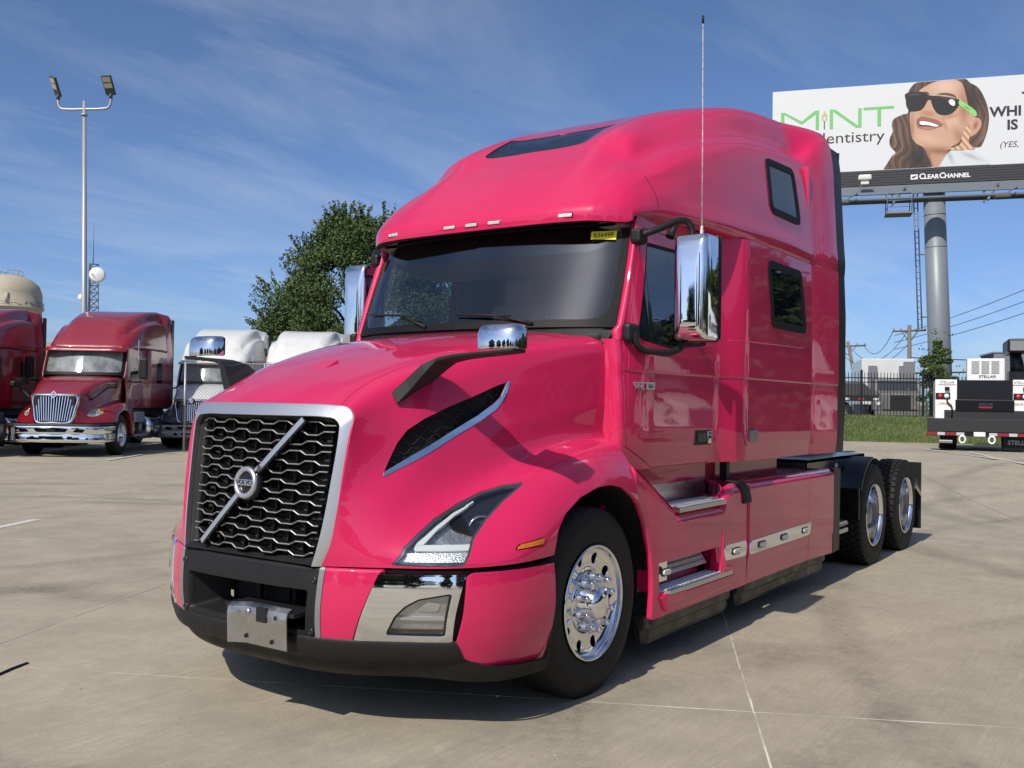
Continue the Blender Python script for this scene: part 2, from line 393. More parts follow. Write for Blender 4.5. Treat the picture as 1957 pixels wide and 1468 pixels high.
class MB:
    """collects simple solids into one mesh"""
    def __init__(s): s.V = []; s.F = []; s.sm = []
    def add(s, V, F, smooth=False):
        o = len(s.V); s.V += [tuple(map(float, v)) for v in V]; s.F += [tuple(int(a)+o for a in f) for f in F]; s.sm += [smooth]*len(F); return s
    def box(s, a, b, M=None, bevel=0):
        x0,y0,z0 = a; x1,y1,z1 = b
        if bevel:
            bm = bmesh.new(); bmesh.ops.create_cube(bm, size=1)
            for v in bm.verts: v.co = Vector(((x0+x1)/2+v.co.x*(x1-x0), (y0+y1)/2+v.co.y*(y1-y0), (z0+z1)/2+v.co.z*(z1-z0)))
            bmesh.ops.bevel(bm, geom=list(bm.edges), offset=bevel, segments=2, affect='EDGES', profile=.5)
            bm.verts.index_update(); V = [v.co.copy() for v in bm.verts]; F = [[v.index for v in f.verts] for f in bm.faces]; bm.free()
        else:
            V = [(x0,y0,z0),(x1,y0,z0),(x1,y1,z0),(x0,y1,z0),(x0,y0,z1),(x1,y0,z1),(x1,y1,z1),(x0,y1,z1)]
            F = [(0,3,2,1),(4,5,6,7),(0,1,5,4),(1,2,6,5),(2,3,7,6),(3,0,4,7)]
        if M is not None: V = [M @ Vector(v) for v in V]
        return s.add(V, F)
    def tube(s, pts, r, seg=10, caps=True, closed=False):
        P = [Vector(p) for p in pts]; n = len(P); rr = r if hasattr(r, '__len__') else [r]*n
        V = []; F = []; up = None
        for i, p in enumerate(P):
            t = (P[(i+1) % n]-P[i-1]) if closed else (P[min(i+1, n-1)]-P[max(i-1, 0)])
            t.normalize()
            if up is None: up = Vector((0,0,1)) if abs(t.z) < .9 else Vector((1,0,0))
            a = t.cross(up).normalized(); up = a.cross(t).normalized()
            for k in range(seg):
                q = 2*math.pi*k/seg; V.append(p+(a*math.cos(q)+up*math.sin(q))*rr[i])
        m = n if closed else n-1
        for i in range(m):
            j = (i+1) % n
            for k in range(seg): F.append((i*seg+k, i*seg+(k+1) % seg, j*seg+(k+1) % seg, j*seg+k))
        s.add(V, F, True)
        if caps and not closed:
            o = len(s.V)-len(V); s.F += [tuple(o+k for k in reversed(range(seg))), tuple(o+(n-1)*seg+k for k in range(seg))]; s.sm += [False]*2
        return s
    def lathe(s, prof, seg=32, M=None, smooth=True):
        """profile of (axial, radius) turned about local Y"""
        V = []; F = []; n = len(prof)
        for k in range(seg):
            q = 2*math.pi*k/seg
            for a, r in prof: V.append((r*math.cos(q), a, r*math.sin(q)))
        for k in range(seg):
            j = (k+1) % seg
            for i in range(n-1): F.append((k*n+i, k*n+i+1, j*n+i+1, j*n+i))
        if M is not None: V = [M @ Vector(v) for v in V]
        return s.add(V, F, smooth)
    def prism(s, poly, a, b, ax='y', M=None):
        """polygon extruded between a and b along an axis; polygon in the two other axes"""
        n = len(poly); V = []
        for h in (a, b):
            for p in poly:
                V.append({'y': (p[0], h, p[1]), 'x': (h, p[0], p[1]), 'z': (p[0], p[1], h)}[ax])
        F = [(i, (i+1) % n, n+(i+1) % n, n+i) for i in range(n)]+[tuple(reversed(range(n))), tuple(range(n, 2*n))]
        if M is not None: V = [M @ Vector(v) for v in V]
        return s.add(V, F)
    def build(s, name, m, parent=None, bevel=0):
        me = bpy.data.meshes.new(name); me.from_pydata(s.V, [], s.F); me.materials.append(m)
        bm = bmesh.new(); bm.from_mesh(me); bmesh.ops.recalc_face_normals(bm, faces=bm.faces); bm.to_mesh(me); bm.free()
        me.polygons.foreach_set('use_smooth', s.sm); me.update()
        o = link(bpy.data.objects.new(name, me), parent)
        if bevel:
            md = o.modifiers.new('bevel', 'BEVEL'); md.width = bevel; md.segments = 2; md.limit_method = 'ANGLE'; md.angle_limit = R(40)
            md.harden_normals = False
        return o
def ribbon(pts, w_vec, name, m, parent=None):
    V = [p for p in pts]+[tuple(np.array(p)+np.array(w_vec)) for p in pts]; n = len(pts)
    return mesh(name, V, [(i, i+1, n+i+1, n+i) for i in range(n-1)], m, parent, True)
FONT = None
def text(name, s, size, M, m, parent=None, depth=.002, align='CENTER', shear=0, bold=0, xs=1.0):
    cu = bpy.data.curves.new(name, 'FONT'); cu.body = s; cu.size = size; cu.align_x = align; cu.align_y = 'CENTER'; cu.extrude = depth; cu.shear = shear; cu.offset = bold; cu.resolution_u = 3
    ob = bpy.data.objects.new(name, cu); col.objects.link(ob)
    dg = bpy.context.evaluated_depsgraph_get(); me = bpy.data.meshes.new_from_object(ob.evaluated_get(dg)); bpy.data.objects.remove(ob); bpy.data.curves.remove(cu)
    me.transform(M @ Matrix.Diagonal((xs, 1, 1, 1)).to_4x4() if xs != 1 else M); me.materials.clear(); me.materials.append(m); me.name = name
    return link(bpy.data.objects.new(name, me), parent)
def frame_m(origin, xdir, ydir):
    x = Vector(xdir).normalized(); y = Vector(ydir); y = (y-x*(y.dot(x))).normalized(); z = x.cross(y)
    return Matrix(((x.x,y.x,z.x,origin[0]),(x.y,y.y,z.y,origin[1]),(x.z,y.z,z.z,origin[2]),(0,0,0,1)))
def arc(cx, cy, r, a0, a1, n):
    return [(cx+r*math.cos(R(a0+(a1-a0)*k/(n-1))), cy+r*math.sin(R(a0+(a1-a0)*k/(n-1)))) for k in range(n)]
# ================================================================ the pink sleeper truck
T = thing('semi_truck', 'bright pink glossy sleeper truck in the foreground with a chrome-framed honeycomb grille', 'truck')
def both(o): other_side(o, T); return o

# ---- hood -------------------------------------------------------
HG = hood_surface(); HOOD = grid(HG, outward=(0, 1, .5))
SEAM = [(1.6,.505),(1.262,.505),(1.16,.484),(1.0,.494),(.79,.543),(.6,.585),(.3,.66),(-.05,.74),(-.6,.86)]
TOPXY = np.array([(1.6,-.1)]+SEAM+[(-.6,-.1)])
ARCH = rpoly([(.515,.55),(.475,.813),(.43,.935),(.35,1.01),(.2,1.085),(.03,1.127),(-.13,1.133),(-.27,1.108),(-.39,1.04),(-.47,.95),(-.6,.55)], .05)
HEADLAMP = rpoly([(1.217,.809,.01),(1.008,.809,.02),(.99,.837),(.902,.924),(.779,1.005),(.643,1.082),(.457,1.172,.004),(.568,1.158),(.697,1.126),(.837,1.079),(.979,1.017),(1.08,.955),(1.161,.893)], .04)
VENT = rpoly([(1.134,1.214,.006),(1.098,1.275),(1.037,1.371),(.981,1.431),(.883,1.488),(.744,1.544),(.588,1.597),(.426,1.659),(.330,1.688,.006),(.382,1.598),(.44,1.548),(.552,1.484),(.77,1.386),(.967,1.294)], .04)
MARKER = rpoly([(.765,.865),(.722,.893),(.54,.914),(.564,.877)], .006)
top = keep_in(HOOD, TOPXY, .0026, 'xy'); full = joined(top, mirrored(top))
smesh('hood_panel', full, PINK, T, .014)
hs = keep_out(HOOD, TOPXY, .0026, 'xy'); hs = keep_out(hs, ARCH)
hs = keep_out(keep_out(keep_out(hs, HEADLAMP), VENT), MARKER, .001)
both(smesh('hood_side', hs, PINK, T, .03))
lin = keep_out(shift(grid(HG[::4, ::4], outward=(0, 1, .5)), -.035), ARCH, .03)
lin = keep_out(keep_out(lin, HEADLAMP, .02), VENT, .02)
both(smesh('hood_liner', lin, DARK, T, 0))
# marker lamp on the fender
o = smesh('side_marker', shift(keep_in(HOOD, MARKER, .004), .004), AMBER, T, .012); both(o)
# vent: recessed honeycomb and bright trim
vin = keep_in(HOOD, VENT, -.006)
ven = smesh('side_vent', shift(vin, -.055), DARK, T, 0)
mb = MB()
def hood_at(x, z):
    d = (HOOD.V[:, 0]-x)**2+(HOOD.V[:, 2]-z)**2; k = int(d.argmin()); return HOOD.V[k], HOOD.N[k]
for r_ in range(14):
    zc = 1.20+r_*.036; xs = np.arange(.32, 1.16, .022); pts = []
    for i, x in enumerate(xs):
        z = zc+(.34)*(1.13-x)*.55+.010*(1 if ((i//2)+r_) % 2 else -1)
        if sdist(np.array([[x, z]]), VENT)[0] > -.012:
            v, n_ = hood_at(x, z); pts.append(tuple(v-n_*.035))
        elif len(pts) > 1: break
        else: pts = []
    if len(pts) > 2: mb.tube(pts, .0038, 4)
mb.build('vent_mesh', BLACKPL, ven)
tr = rpoly([(1.140,1.206),(.967,1.284),(.77,1.376),(.552,1.474),(.44,1.535),(.368,1.598),(.322,1.693),(.338,1.690),(.396,1.605),(.45,1.566),(.56,1.504),(.77,1.408),(.967,1.315),(1.124,1.232)], .006)
smesh('vent_trim', shift(keep_in(HOOD, tr), .003), CHROME, ven, .03)
other_side(ven, T)
# headlamp
hl = smesh('headlight', shift(keep_in(HOOD, HEADLAMP, .003), -.001), LENS, T, .008)
HL_IN = keep_in(HOOD, HEADLAMP, -.012)
smesh('lamp_housing', shift(HL_IN, -.055), mat('lamp_housing', (.62,.63,.64), .28, .8, bump=(14,.5,.03)), hl, 0)
smesh('lamp_mask', shift(keep_in(HOOD, rpoly([(.90,1.03),(.77,1.085),(.60,1.14),(.462,1.168),(.64,1.078),(.78,1.0),(.86,.96),(.93,.99)], .02)), -.04), mat('lamp_mask', (.015,.016,.02), .2), hl, .02)
smesh('lamp_bezel', clip(shift(keep_in(HOOD, HEADLAMP, .0), -.004), -(sdist(keep_in(HOOD, HEADLAMP, .0).V[:, [0, 2]], HEADLAMP)-.007)), mat('bezel_grey', (.12,.125,.13), .3, .5), hl, .03)
INS = shift(HOOD, -.014)
smesh('daytime_strip', keep_in(INS, rpoly([(1.128,.876),(1.103,.900),(.905,.900),(.928,.876)], .004)), LEDW, hl, .02)
smesh('daytime_strip', keep_in(INS, rpoly([(1.128,.879),(1.097,.909),(.987,.977),(.881,1.032),(.746,1.086),(.744,1.081),(.878,1.023),(.992,.962),(1.094,.893)], .003)), LEDW, hl, .02)
smesh('turn_reflector', keep_in(INS, rpoly([(1.172,.826),(1.147,.866),(.944,.866),(.981,.826)], .006)), REFLECT, hl, .02)
smesh('lamp_shelf', shift(keep_in(HOOD, rpoly([(1.2,.867),(.93,.867),(.93,.875),(1.18,.875)], .002)), -.02), mat('lamp_grey', (.25,.26,.27), .3, .6), hl, .05)
v, n_ = hood_at(.80, 1.0)
Mx = frame_m(v-n_*.07, Vector((0,0,1)).cross(Vector(n_)), (0,0,1))
MB().lathe([(.0,.0),(.012,.03),(.008,.05),(0,.058),(-.05,.058)], 24, Mx @ Matrix.Rotation(R(90), 4, 'X')).build('projector', mat('lens_dark', (.05,.055,.06), .05, .4), hl)
MB().lathe([(.012,.060),(.02,.064),(.02,.070),(.0,.072)], 24, Mx @ Matrix.Rotation(R(90), 4, 'X')).build('projector_ring', POLISH, hl)
v, n_ = hood_at(.735, 1.03)
smesh('lamp_reflector', shift(keep_in(HOOD, rpoly([(.80,1.01),(.735,1.045),(.70,1.03),(.74,.985)], .01)), -.05), POLISH, hl, .02)
other_side(hl, T)
# washer nozzle blister on the hood
for x, y in ((.92, -.02),):
    v, n_ = hood_at(.92, 1.742)
    V = []; 
    mb = MB(); mb.prism([(.98,1.716),(.83,1.792),(.83,1.775),(.95,1.72)], -.055, .055, 'y'); mb.build('hood_blister', PINK, T, .008)

# ---- grille -----------------------------------------------------
def gx(y, z): return 1.428-.1333*(z-.8)-.2*y*y
OUT = [(0,1.555),(.25,1.555),(.46,1.551),(.546,1.540),(.581,1.505),(.586,1.42),(.575,1.22),(.541,.90),(.503,.795)]
INN = [(0,1.492),(.25,1.492),(.445,1.489),(.505,1.479),(.530,1.452),(.532,1.40),(.520,1.2),(.493,.93),(.466,.795)]
def loop(L, off, n=60):
    P = spline([(a, b, 0) for a, b in L], n)[:, :2]; P[:, 0] = np.minimum(P[:, 0], max(a for a, b in L)); P = np.vstack([P[::-1]*[-1, 1], P[1:]])
    return np.array([(gx(a, b)+off, a, b) for a, b in P])
mid = [((a+c)/2, (b+d)/2) for (a, b), (c, d) in zip(OUT, INN)]
def mixl(t): return [(a+(c-a)*t, b+(d-b)*t) for (a, b), (c, d) in zip(OUT, INN)]
FR = np.array([loop(OUT, -.045), loop(OUT, -.020), loop(mixl(.03), -.014), loop(mixl(.08), -.010), loop(mixl(.5), .002), loop(mixl(.92), .012), loop(mixl(.97), .012), loop(INN, .008), loop(INN, -.03)])
fr = grid(FR, outward=(1, 0, 0))
gr = smesh('grille', fr, SATIN, T, 0); gr['label'] = 'brushed silver surround with silver honeycomb bars and a diagonal slash'
INN2 = [(a*.925, b-.028 if b > 1.3 else (b if b > .9 else b+.028)) for a, b in INN]
SU = np.array([loop(INN, -.004), loop(INN, -.02), loop(INN2, -.045), loop(INN2, -.13)])
smesh('grille_surround', grid(hermite(SU, np.linspace(0, 1, 16)), outward=(1, 0, 0)), BLACKPL, gr, 0)
RADM = mat('radiator_core', (.02,.02,.021), .55, .3, bump=(300, .8, .01), var=(220, .9, (.10,.10,.095)))
mesh('radiator', [(gx(0, .8)-.14,-.52,.78),(gx(0,.8)-.14,.52,.78),(gx(0,1.5)-.16,.56,1.53),(gx(0,1.5)-.16,-.56,1.53)], [(0,1,2,3)], RADM, gr)
def bar_pts(k, yl, yr):
    zc = 1.458-k*.0475; pts = []; per = .196; y = yl; sgn = 1 if k % 2 == 0 else -1
    ph = -.455; knots = []
    for m in range(-1, 8):
        b = ph+m*per
        knots += [(b, 1), (b+.058, 1), (b+.092, -1), (b+.162, -1)]
    prev = None
    for (ya, s_), (yb, t_) in zip(knots, knots[1:]):
        for yy in ((ya,) if ya > yl and ya < yr else ()): pts.append((yy, zc+sgn*s_*.0085))
    f = lambda yy: zc+sgn*.0085*float(np.interp(yy, [q[0] for q in knots], [q[1] for q in knots]))
    pts = [(yl, f(yl))]+pts+[(yr, f(yr))]
    return pts
for k in range(14):
    w = .487-.0037*k; P = bar_pts(k, -w, w); mb = MB(); n = len(P); V = []
    for y, z in P:
        X = gx(y, z)-.022
        V += [(X-.006, y, z+.0032), (X-.001, y, z+.0029), (X+.0015, y, z), (X-.001, y, z-.0029), (X-.006, y, z-.0032)]
    F = []
    for i in range(n-1):
        for j in range(4): F.append((5*i+j, 5*i+5+j, 5*i+6+j, 5*i+1+j))
    F += [(0,1,2,3,4), tuple(5*(n-1)+j for j in (4,3,2,1,0))]
    mb.add(V, F).build('grille_bar', SILVBAR, gr)
mb = MB()
for k in range(14):
    w = .487-.0037*k; P = bar_pts(k, -w, w); n = len(P); V = []
    for y, z in P:
        X = gx(y, z)-.030
        V += [(X, y, z+.0055), (X, y, z-.0055), (X-.045, y, z-.007), (X-.045, y, z+.007)]
    mb.add(V, [(4*i+j, 4*i+(j+1) % 4, 4*i+4+(j+1) % 4, 4*i+4+j) for i in range(n-1) for j in range(4)])
    if k == 13: break
    za, zb = 1.458-k*.0475, 1.458-(k+1)*.0475
    for m in range(11):
        y = -.455+.029+m*.098-.004
        if abs(y) > w-.02: continue
        mb.box((gx(y, za)-.070, y-.0035, zb-.004), (gx(y, za)-.045, y+.0035, za+.004))
mb.build('grille_lattice', mat('lattice_black', (.006,.006,.0065), .6, spec=.25), gr)
a = Vector((0, -.318, .842)); b = Vector((0, .318, 1.478)); d = (b-a).normalized(); pn = Vector((0, -d.z, d.y))
for nm, w_, o0, o1, mm in (('slash_base', .021, -.05, .004, GLOSSBLK), ('slash', .013, .0, .009, SATIN)):
    mb = MB(); V = []; F = []; N_ = 24
    for i in range(N_+1):
        p = a.lerp(b, i/N_)
        for s_, o_ in ((-1, o0), (-1, o1), (1, o1), (1, o0)):
            q = p+pn*s_*w_; V.append((gx(q.y, q.z)+o_, q.y, q.z))
    for i in range(N_):
        for j in range(4): F.append((4*i+j, 4*i+(j+1) % 4, 4*i+4+(j+1) % 4, 4*i+4+j))
    F += [(0,1,2,3), tuple(4*N_+j for j in (3,2,1,0))]
    mb.add(V, F).build(nm, mm, gr)
tilt = Matrix.Rotation(R(-90-7.6), 4, 'Y')       # local z -> outwards
EM = frame_m((gx(0, 1.157)+.004, .0, 1.157), (0, 1, 0), (-.13, 0, 1))
RX = EM @ Matrix.Rotation(R(90), 4, 'X')
MB().lathe([(-.05,.0),(-.05,.086),(.006,.086),(.012,.078),(.012,.0)], 40, RX).build('emblem_base', GLOSSBLK, gr)
MB().lathe([(.008,.080),(.02,.080),(.027,.072),(.027,.063),(.02,.054),(.012,.054)], 48, RX).build('emblem_ring', SATIN, gr)
mb = MB(); mb.box((-.056,-.0145,.012), (.056,.0145,.024), EM); mb.build('emblem_band', SATIN, gr, .001)
text('emblem_lettering', 'VOLVO', .031, EM @ Matrix.Translation((0, 0, .025)), INK, gr, .001, xs=1.15, bold=.0006)
mb = MB(); mb.prism([(.052,.052),(.072,.078),(.088,.088),(.078,.062)], .004, .026, 'z', EM); mb.build('emblem_arrow', SATIN, gr, .001)
mesh('grille_sill', [(1.40,-.47,.80),(1.40,.47,.80),(1.345,.46,.83),(1.345,-.46,.83)], [(0,1,2,3)], BLACKPL, gr)

# ---- bumper -----------------------------------------------------
BG = bumper_surface(); BUMPER = grid(BG, outward=(1, .5, 0)); BFULL = joined(BUMPER, mirrored(BUMPER))
Y0 = .505
CENTRE = np.array([(-Y0-.012,.80),(Y0+.012,.80),(Y0-.008,.463),(-Y0+.008,.463)])
OPEN = rpoly([(-.43,.683),(.446,.683),(.428,.487),(-.428,.487)], .02)
bc = keep_out(keep_in(BFULL, CENTRE, 0, 'yz'), OPEN, 0, 'yz')
bp_ = smesh('bumper', bc, BLACKPL, T, .05); bp_['label'] = 'matt black bumper centre with a wide intake opening'
# opening: chamfered box
mb = MB()
def bx_at(y): return float(np.interp(abs(y), [b[1] for b in BUMP], [b[0] for b in BUMP]))
ol = [(bx_at(y)-.005, y, z) for y, z in OPEN]; il = [(1.20, y*.78, .60+(z-.585)*.72) for y, z in OPEN]; n = len(ol)
mb.add(ol+il, [(i, (i+1) % n, n+(i+1) % n, n+i) for i in range(n)]); mb.build('intake_duct', BLACKPL, bp_)
mb = MB(); mb.box((1.14,-.36,.50), (1.16,.36,.70)); mb.build('intake_back', DARK, bp_)
mb = MB()
for y in (-.1, .12, .16):
    mb = MB(); mb.box((1.19, y-.012, .52), (1.215, y+.012, .68)); mb.build('tow_bracket', DARK, bp_)
for y, z in ((.475,.73),(.462,.49),(-.475,.73),(-.462,.49)):
    MB().lathe([(0,.0),(.004,.010),(.006,.014),(0,.017)], 14, Matrix.Translation((bx_at(y)+.012, y, z)) @ Matrix.Rotation(R(-90), 4, 'Z')).build('bumper_bolt', FRAME, bp_)
BIN = [(Y0+.014,.80),(.775,.80),(.752,.765),(.652,.463),(Y0-.006,.463)]
o = smesh('bumper_inner_panel', keep_in(BUMPER, np.array(BIN), .002, 'yz'), PINK, T, .02); both(o)
mesh_strip = keep_in(BUMPER, np.array([(Y0-.006,.79),(Y0+.02,.79),(Y0+.004,.465),(Y0-.022,.465)]), 0, 'yz')
both(smesh('bumper_trim', shift(mesh_strip, .005), mat('trim_grey', (.22,.22,.23), .45, .3), T, .02))
BEZ = rpoly([(.752,.772),(1.083,.775,.012),(1.038,.462,.012),(.655,.462,.004)], .006)
FOG = rpoly([(.783,.492,.012),(.826,.583),(.866,.629),(.916,.662),(1.042,.690,.012),(1.014,.491,.012)], .03)
bz = smesh('lamp_surround', shift(keep_out(keep_in(BUMPER, BEZ, .002, 'yz'), FOG, 0, 'yz'), .004), CHROME, T, .03)
fg = keep_in(BUMPER, FOG, -.002, 'yz')
smesh('fog_seal', shift(clip(fg, -(sdist(fg.V[:, [1, 2]], FOG)-.008)), -.002), GLOSSBLK, bz, .03)
smesh('fog_lens', shift(keep_in(BUMPER, FOG, .006, 'yz'), -.006), LENS, bz, 0)
smesh('fog_housing', shift(fg, -.035), mat('fog_grey', (.42,.42,.41), .32, .75, var=(14, .8, (.62,.62,.6))), bz, 0)
smesh('fog_reflector', shift(keep_in(BUMPER, rpoly([(.90,.60),(.95,.645),(1.0,.64),(.99,.60)], .01), 0, 'yz'), -.028), POLISH, bz, .02)
smesh('fog_shelf', shift(keep_in(BUMPER, rpoly([(.83,.575),(1.02,.575),(1.015,.56),(.82,.56)], .004), 0, 'yz'), -.018), mat('lamp_grey2', (.55,.56,.57), .3, .6), bz, .02)
other_side(bz, T)
COR = rpoly([(.985,.782,.01),(1.012,.755,.02),(1.038,.455,.05),(1.005,.380,.06),(.90,.338,.06),(.74,.322,.03),(.518,.310,.01),(.486,.782,.01)], .02)
def along(S): return S
bcor = clip(BUMPER, BUMPER.V[:, 1]-1.0)
both(smesh('bumper_corner', keep_in(shift(bcor, .006), COR, 0, 'xz'), PINK, T, .03))
# dark backing behind the bumper and the low air dam
P = spline([(a, b, 0) for a, b in BUMP], 120); Tn = np.gradient(P, axis=0); Nn = np.stack([Tn[:, 1], -Tn[:, 0]], 1); Nn /= np.linalg.norm(Nn, axis=1, keepdims=True)
def brow(z, d, sq=None): return np.c_[P[:, :2]+Nn*d, np.full(len(P), z)]
back = grid(hermite(np.array([brow(.785,-.035), brow(.6,-.025), brow(.46,-.03)]), np.linspace(0, 1, 12)), outward=(1, .5, 0))
both(smesh('bumper_backing', keep_out(back, OPEN, .02, 'yz'), DARK, T, 0))
wq = (1-.86*sstep(np.linspace(0, 1, 120), .50, .86))[:, None]
dam = grid(hermite(np.array([brow(.468,-.03), brow(.466,.000), brow(.43,.004), brow(.38,-.012), brow(.372,-.018), brow(.366,-.034*wq-.004), brow(.30,-.085*wq-.006), brow(.255,-.165*wq-.008), brow(.25,-.22*wq-.02)]), np.linspace(0, 1, 60)), outward=(1, .5, 0))
dsd = np.where(dam.V[:, 1] > .95, -sdist(dam.V[:, [0, 2]], COR)+.002, 1.)
dam = clip(dam, dsd)
damf = joined(dam, mirrored(dam))
o = smesh('air_dam', damf, mat('dam_plastic', (.012,.0115,.011), .6, spec=.3, rvar=(9,.45,.7)), T, 0)
# bent number-plate bracket
mb = MB(); V = []; pts = [(1.435,.592),(1.462,.575),(1.468,.545),(1.462,.40)]
for y in (-.02, .10, .385): 
    V += [(x+(.012 if y < 0 else 0), y, z-(y < 0)*.012) for x, z in pts]
F = [(4*i+j, 4*i+j+1, 4*i+5+j, 4*i+4+j) for i in range(2) for j in range(3)]
pb = mesh('plate_bracket', V, F, mat('worn_steel', (.50,.50,.49), .28, 1., rvar=(12,.15,.5)), T)
pb.modifiers.new('s', 'SOLIDIFY').thickness = .004
for y, z, w_, h_ in ((.215,.548,.034,.034),(.31,.545,.006,.009),(.105,.435,.006,.009),(.285,.43,.006,.009)):
    mb = MB(); mb.box((1.455, y-w_, z-h_), (1.4730 if w_ > .01 else 1.4725, y+w_, z+h_)); mb.build('bracket_hole', DARK, pb)
MB().lathe([(0,0),(.008,.010),(0,.014)], 10, Matrix.Translation((1.47,.12,.553)) @ Matrix.Rotation(R(-90), 4, 'Z')).build('bracket_bolt', ALU, pb)
mb = MB(); mb.box((1.28,-.06,.555), (1.455,.42,.575)); mb.build('bracket_arm', FRAME, pb)

# ---- cab side, doors, sleeper -------------------------------------
SG = side_surface(); SIDE = grid(SG, outward=(0, 1, 0))
DOOR = rpoly([(-.483,1.322,.01),(-.497,1.60,.2),(-.517,1.93,.3),(-.553,2.094),(-.668,2.452,.3),(-.755,2.672,.06),(-1.655,2.672,.06),(-1.675,1.78,.2),(-1.66,1.188,.02),(-.80,1.188,.02)], .03)
DGLASS = rpoly([(-.597,1.965,.06),(-.80,2.585,.05),(-1.56,2.60,.06),(-1.60,1.985,.06),(-1.0,1.93,.3)], .04)
LWIN = rpoly([(-2.462,2.668),(-3.195,2.668),(-3.322,2.187),(-2.548,2.187)], .06)
LUG = rpoly([(-2.765,1.768),(-3.50,1.768),(-3.50,1.1),(-2.765,1.1)], .004)
XR = -3.502
PIL = np.array([(-.02,1.0),(-.475,1.0),(-.478,1.95),(-.715,2.70),(-.735,2.9),(.5,2.9)])   # ahead of this the pillar takes over
cab = keep_out(keep_out(clip(SIDE, SIDE.V[:, 0]+1.698), DOOR, 0), PIL, 0)
both(smesh('cab_pillar', cab, PINK, T, .012))
dr = keep_out(keep_in(SIDE, DOOR, .007), DGLASS, 0)
door = smesh('door', dr, PINK, T, .03)
dg_ = keep_in(SIDE, DGLASS, -.002)
smesh('door_glass', shift(keep_in(SIDE, DGLASS, .004), -.012), GLASSD, door, 0)
smesh('glass_seal', shift(clip(dg_, -(sdist(dg_.V[:, [0, 2]], DGLASS)-.018)), -.004), SEAL, door, .02)
def sy_(x, z): return float(side_y(np.array(x), np.array(z)))
# handle
hd = MB(); y = sy_(-1.52, 1.36)
hd.box((-1.655,y-.02,1.312), (-1.40,y+.006,1.412), bevel=.004); h_ = hd.build('door_handle', BLACKPL, door)
for nm, a_, b_, mm in (('handle_grip', (-1.57,y+.006,1.335), (-1.42,y+.012,1.39), GLOSSBLK), ('handle_lock', (-1.645,y+.006,1.32), (-1.59,y+.014,1.402), CHROME)):
    mb = MB(); mb.box(a_, b_, bevel=.004); q = mb.build(nm, mm, door)
BM_ = frame_m((-.654, sy_(-.654,1.688)+.004, 1.689), (-1, .0, 0), (0, 0, 1)); BM_ = frame_m((-.654, sy_(-.654,1.688)+.004, 1.689), (-(.235), sy_(-.772,1.69)-sy_(-.537,1.69), .004), (0,0,1))
bdg = mb = MB(); mb.box((-.113,.014,0), (.120,.022,.006), BM_); mb.box((.03,-.022,0), (.120,.022,.005), BM_); mb.build('model_badge', SATIN, door)
text('badge_lettering', 'VNL', .047, BM_ @ Matrix.Translation((-.045, -.006, .003)), SATIN, door, .003, xs=1.25, bold=.0008)
text('badge_number', '860', .034, BM_ @ Matrix.Translation((.074, -.004, .0052)), INK, door, .001, xs=1.05)
other_side(door, T)
slp = clip(clip(SIDE, -(SIDE.V[:, 0]+1.702)), SIDE.V[:, 0]-XR) if False else clip(SIDE, -(SIDE.V[:, 0]+1.702))
ext = clip(slp, -(slp.V[:, 0]-XR)-.002)
slp = clip(slp, slp.V[:, 0]-XR-.002)
luggage = keep_in(slp, LUG, .002); slp = keep_out(keep_out(slp, LUG, 0), LWIN, 0)
both(smesh('sleeper_side', slp, PINK, T, .012)); both(smesh('luggage_door', luggage, PINK, T, .012)); both(smesh('side_extender', ext, PINK, T, .012))
def window(S, poly, name):
    w_ = keep_in(S, poly, -.012); inner = sdist(w_.V[:, [0, 2]], poly)
    f_ = smesh(name, shift(clip(w_, -(inner-.034)), .010), SEAL, T, .03)
    w2 = keep_in(S, poly, .03); smesh('pane', shift(w2, .002), GLASSK, f_, 0)
    f2 = clip(w_, (inner-.030)); f2 = clip(f2, -(sdist(f2.V[:, [0, 2]], poly)-.044)); smesh('inner_seal', shift(f2, .005), BLACKPL, f_, .01)
    other_side(f_, T)
window(SIDE, LWIN, 'sleeper_window')
pts = [(x, sy_(x, z)-.002, z) for x, z in list(zip(np.linspace(-1.86,-3.26,30), np.linspace(2.035,2.06,30)))+[(-3.31,2.075),(-3.345,2.11),(-3.36,2.17),(-3.35,2.40)]]
both(MB().tube(pts, .0045, 6).build('pressed_line', PINK, T))
mb = MB(); y = sy_(-2.2, 1.36); mb.box((-2.272,y-.004,1.325), (-2.115,y+.016,1.406), bevel=.012); both(mb.build('hatch_latch', mat('latch_grey', (.26,.26,.26), .4, .5), T))
lin = shift(grid(SG[::6, ::6], outward=(0, 1, 0)), -.045)
lin = keep_out(keep_out(lin, DGLASS, .04), PIL, .02); both(smesh('side_liner', lin, INTER, T, 0))
# A-pillar between door and windscreen
GG = glass_surface(); GL = grid(GG, outward=(1, 0, 0))
pl = []
zs = np.linspace(1.955, 2.715, 26)
edge = GG[:, -1]; 
for z in zs:
    ge = np.array([np.interp(z, edge[:, 2], edge[:, k]) for k in range(3)])
    xp = np.interp(z, [1.95, 2.70, 2.9], [-.478, -.715, -.735]); sp = np.array([xp+.002, sy_(xp, z)-.0, z])
    if z < 2.03: ge = np.array([edge[0][0]+.02, edge[0][1]-.015, z])
    q = (ge+sp)/2+np.array([.018, .012, 0])
    pl.append([ge+np.array([-.004, .0, 0])*1, ge*.65+q*.35+np.array([.006,.004,0]), q, q*.4+sp*.6+np.array([.006,.004,0]), sp])
pil = grid(hermite(np.array(pl).transpose(1, 0, 2), np.linspace(0, 1, 24)), outward=(.5, 1, 0))
both(smesh('windscreen_pillar', pil, PINK, T, .012))
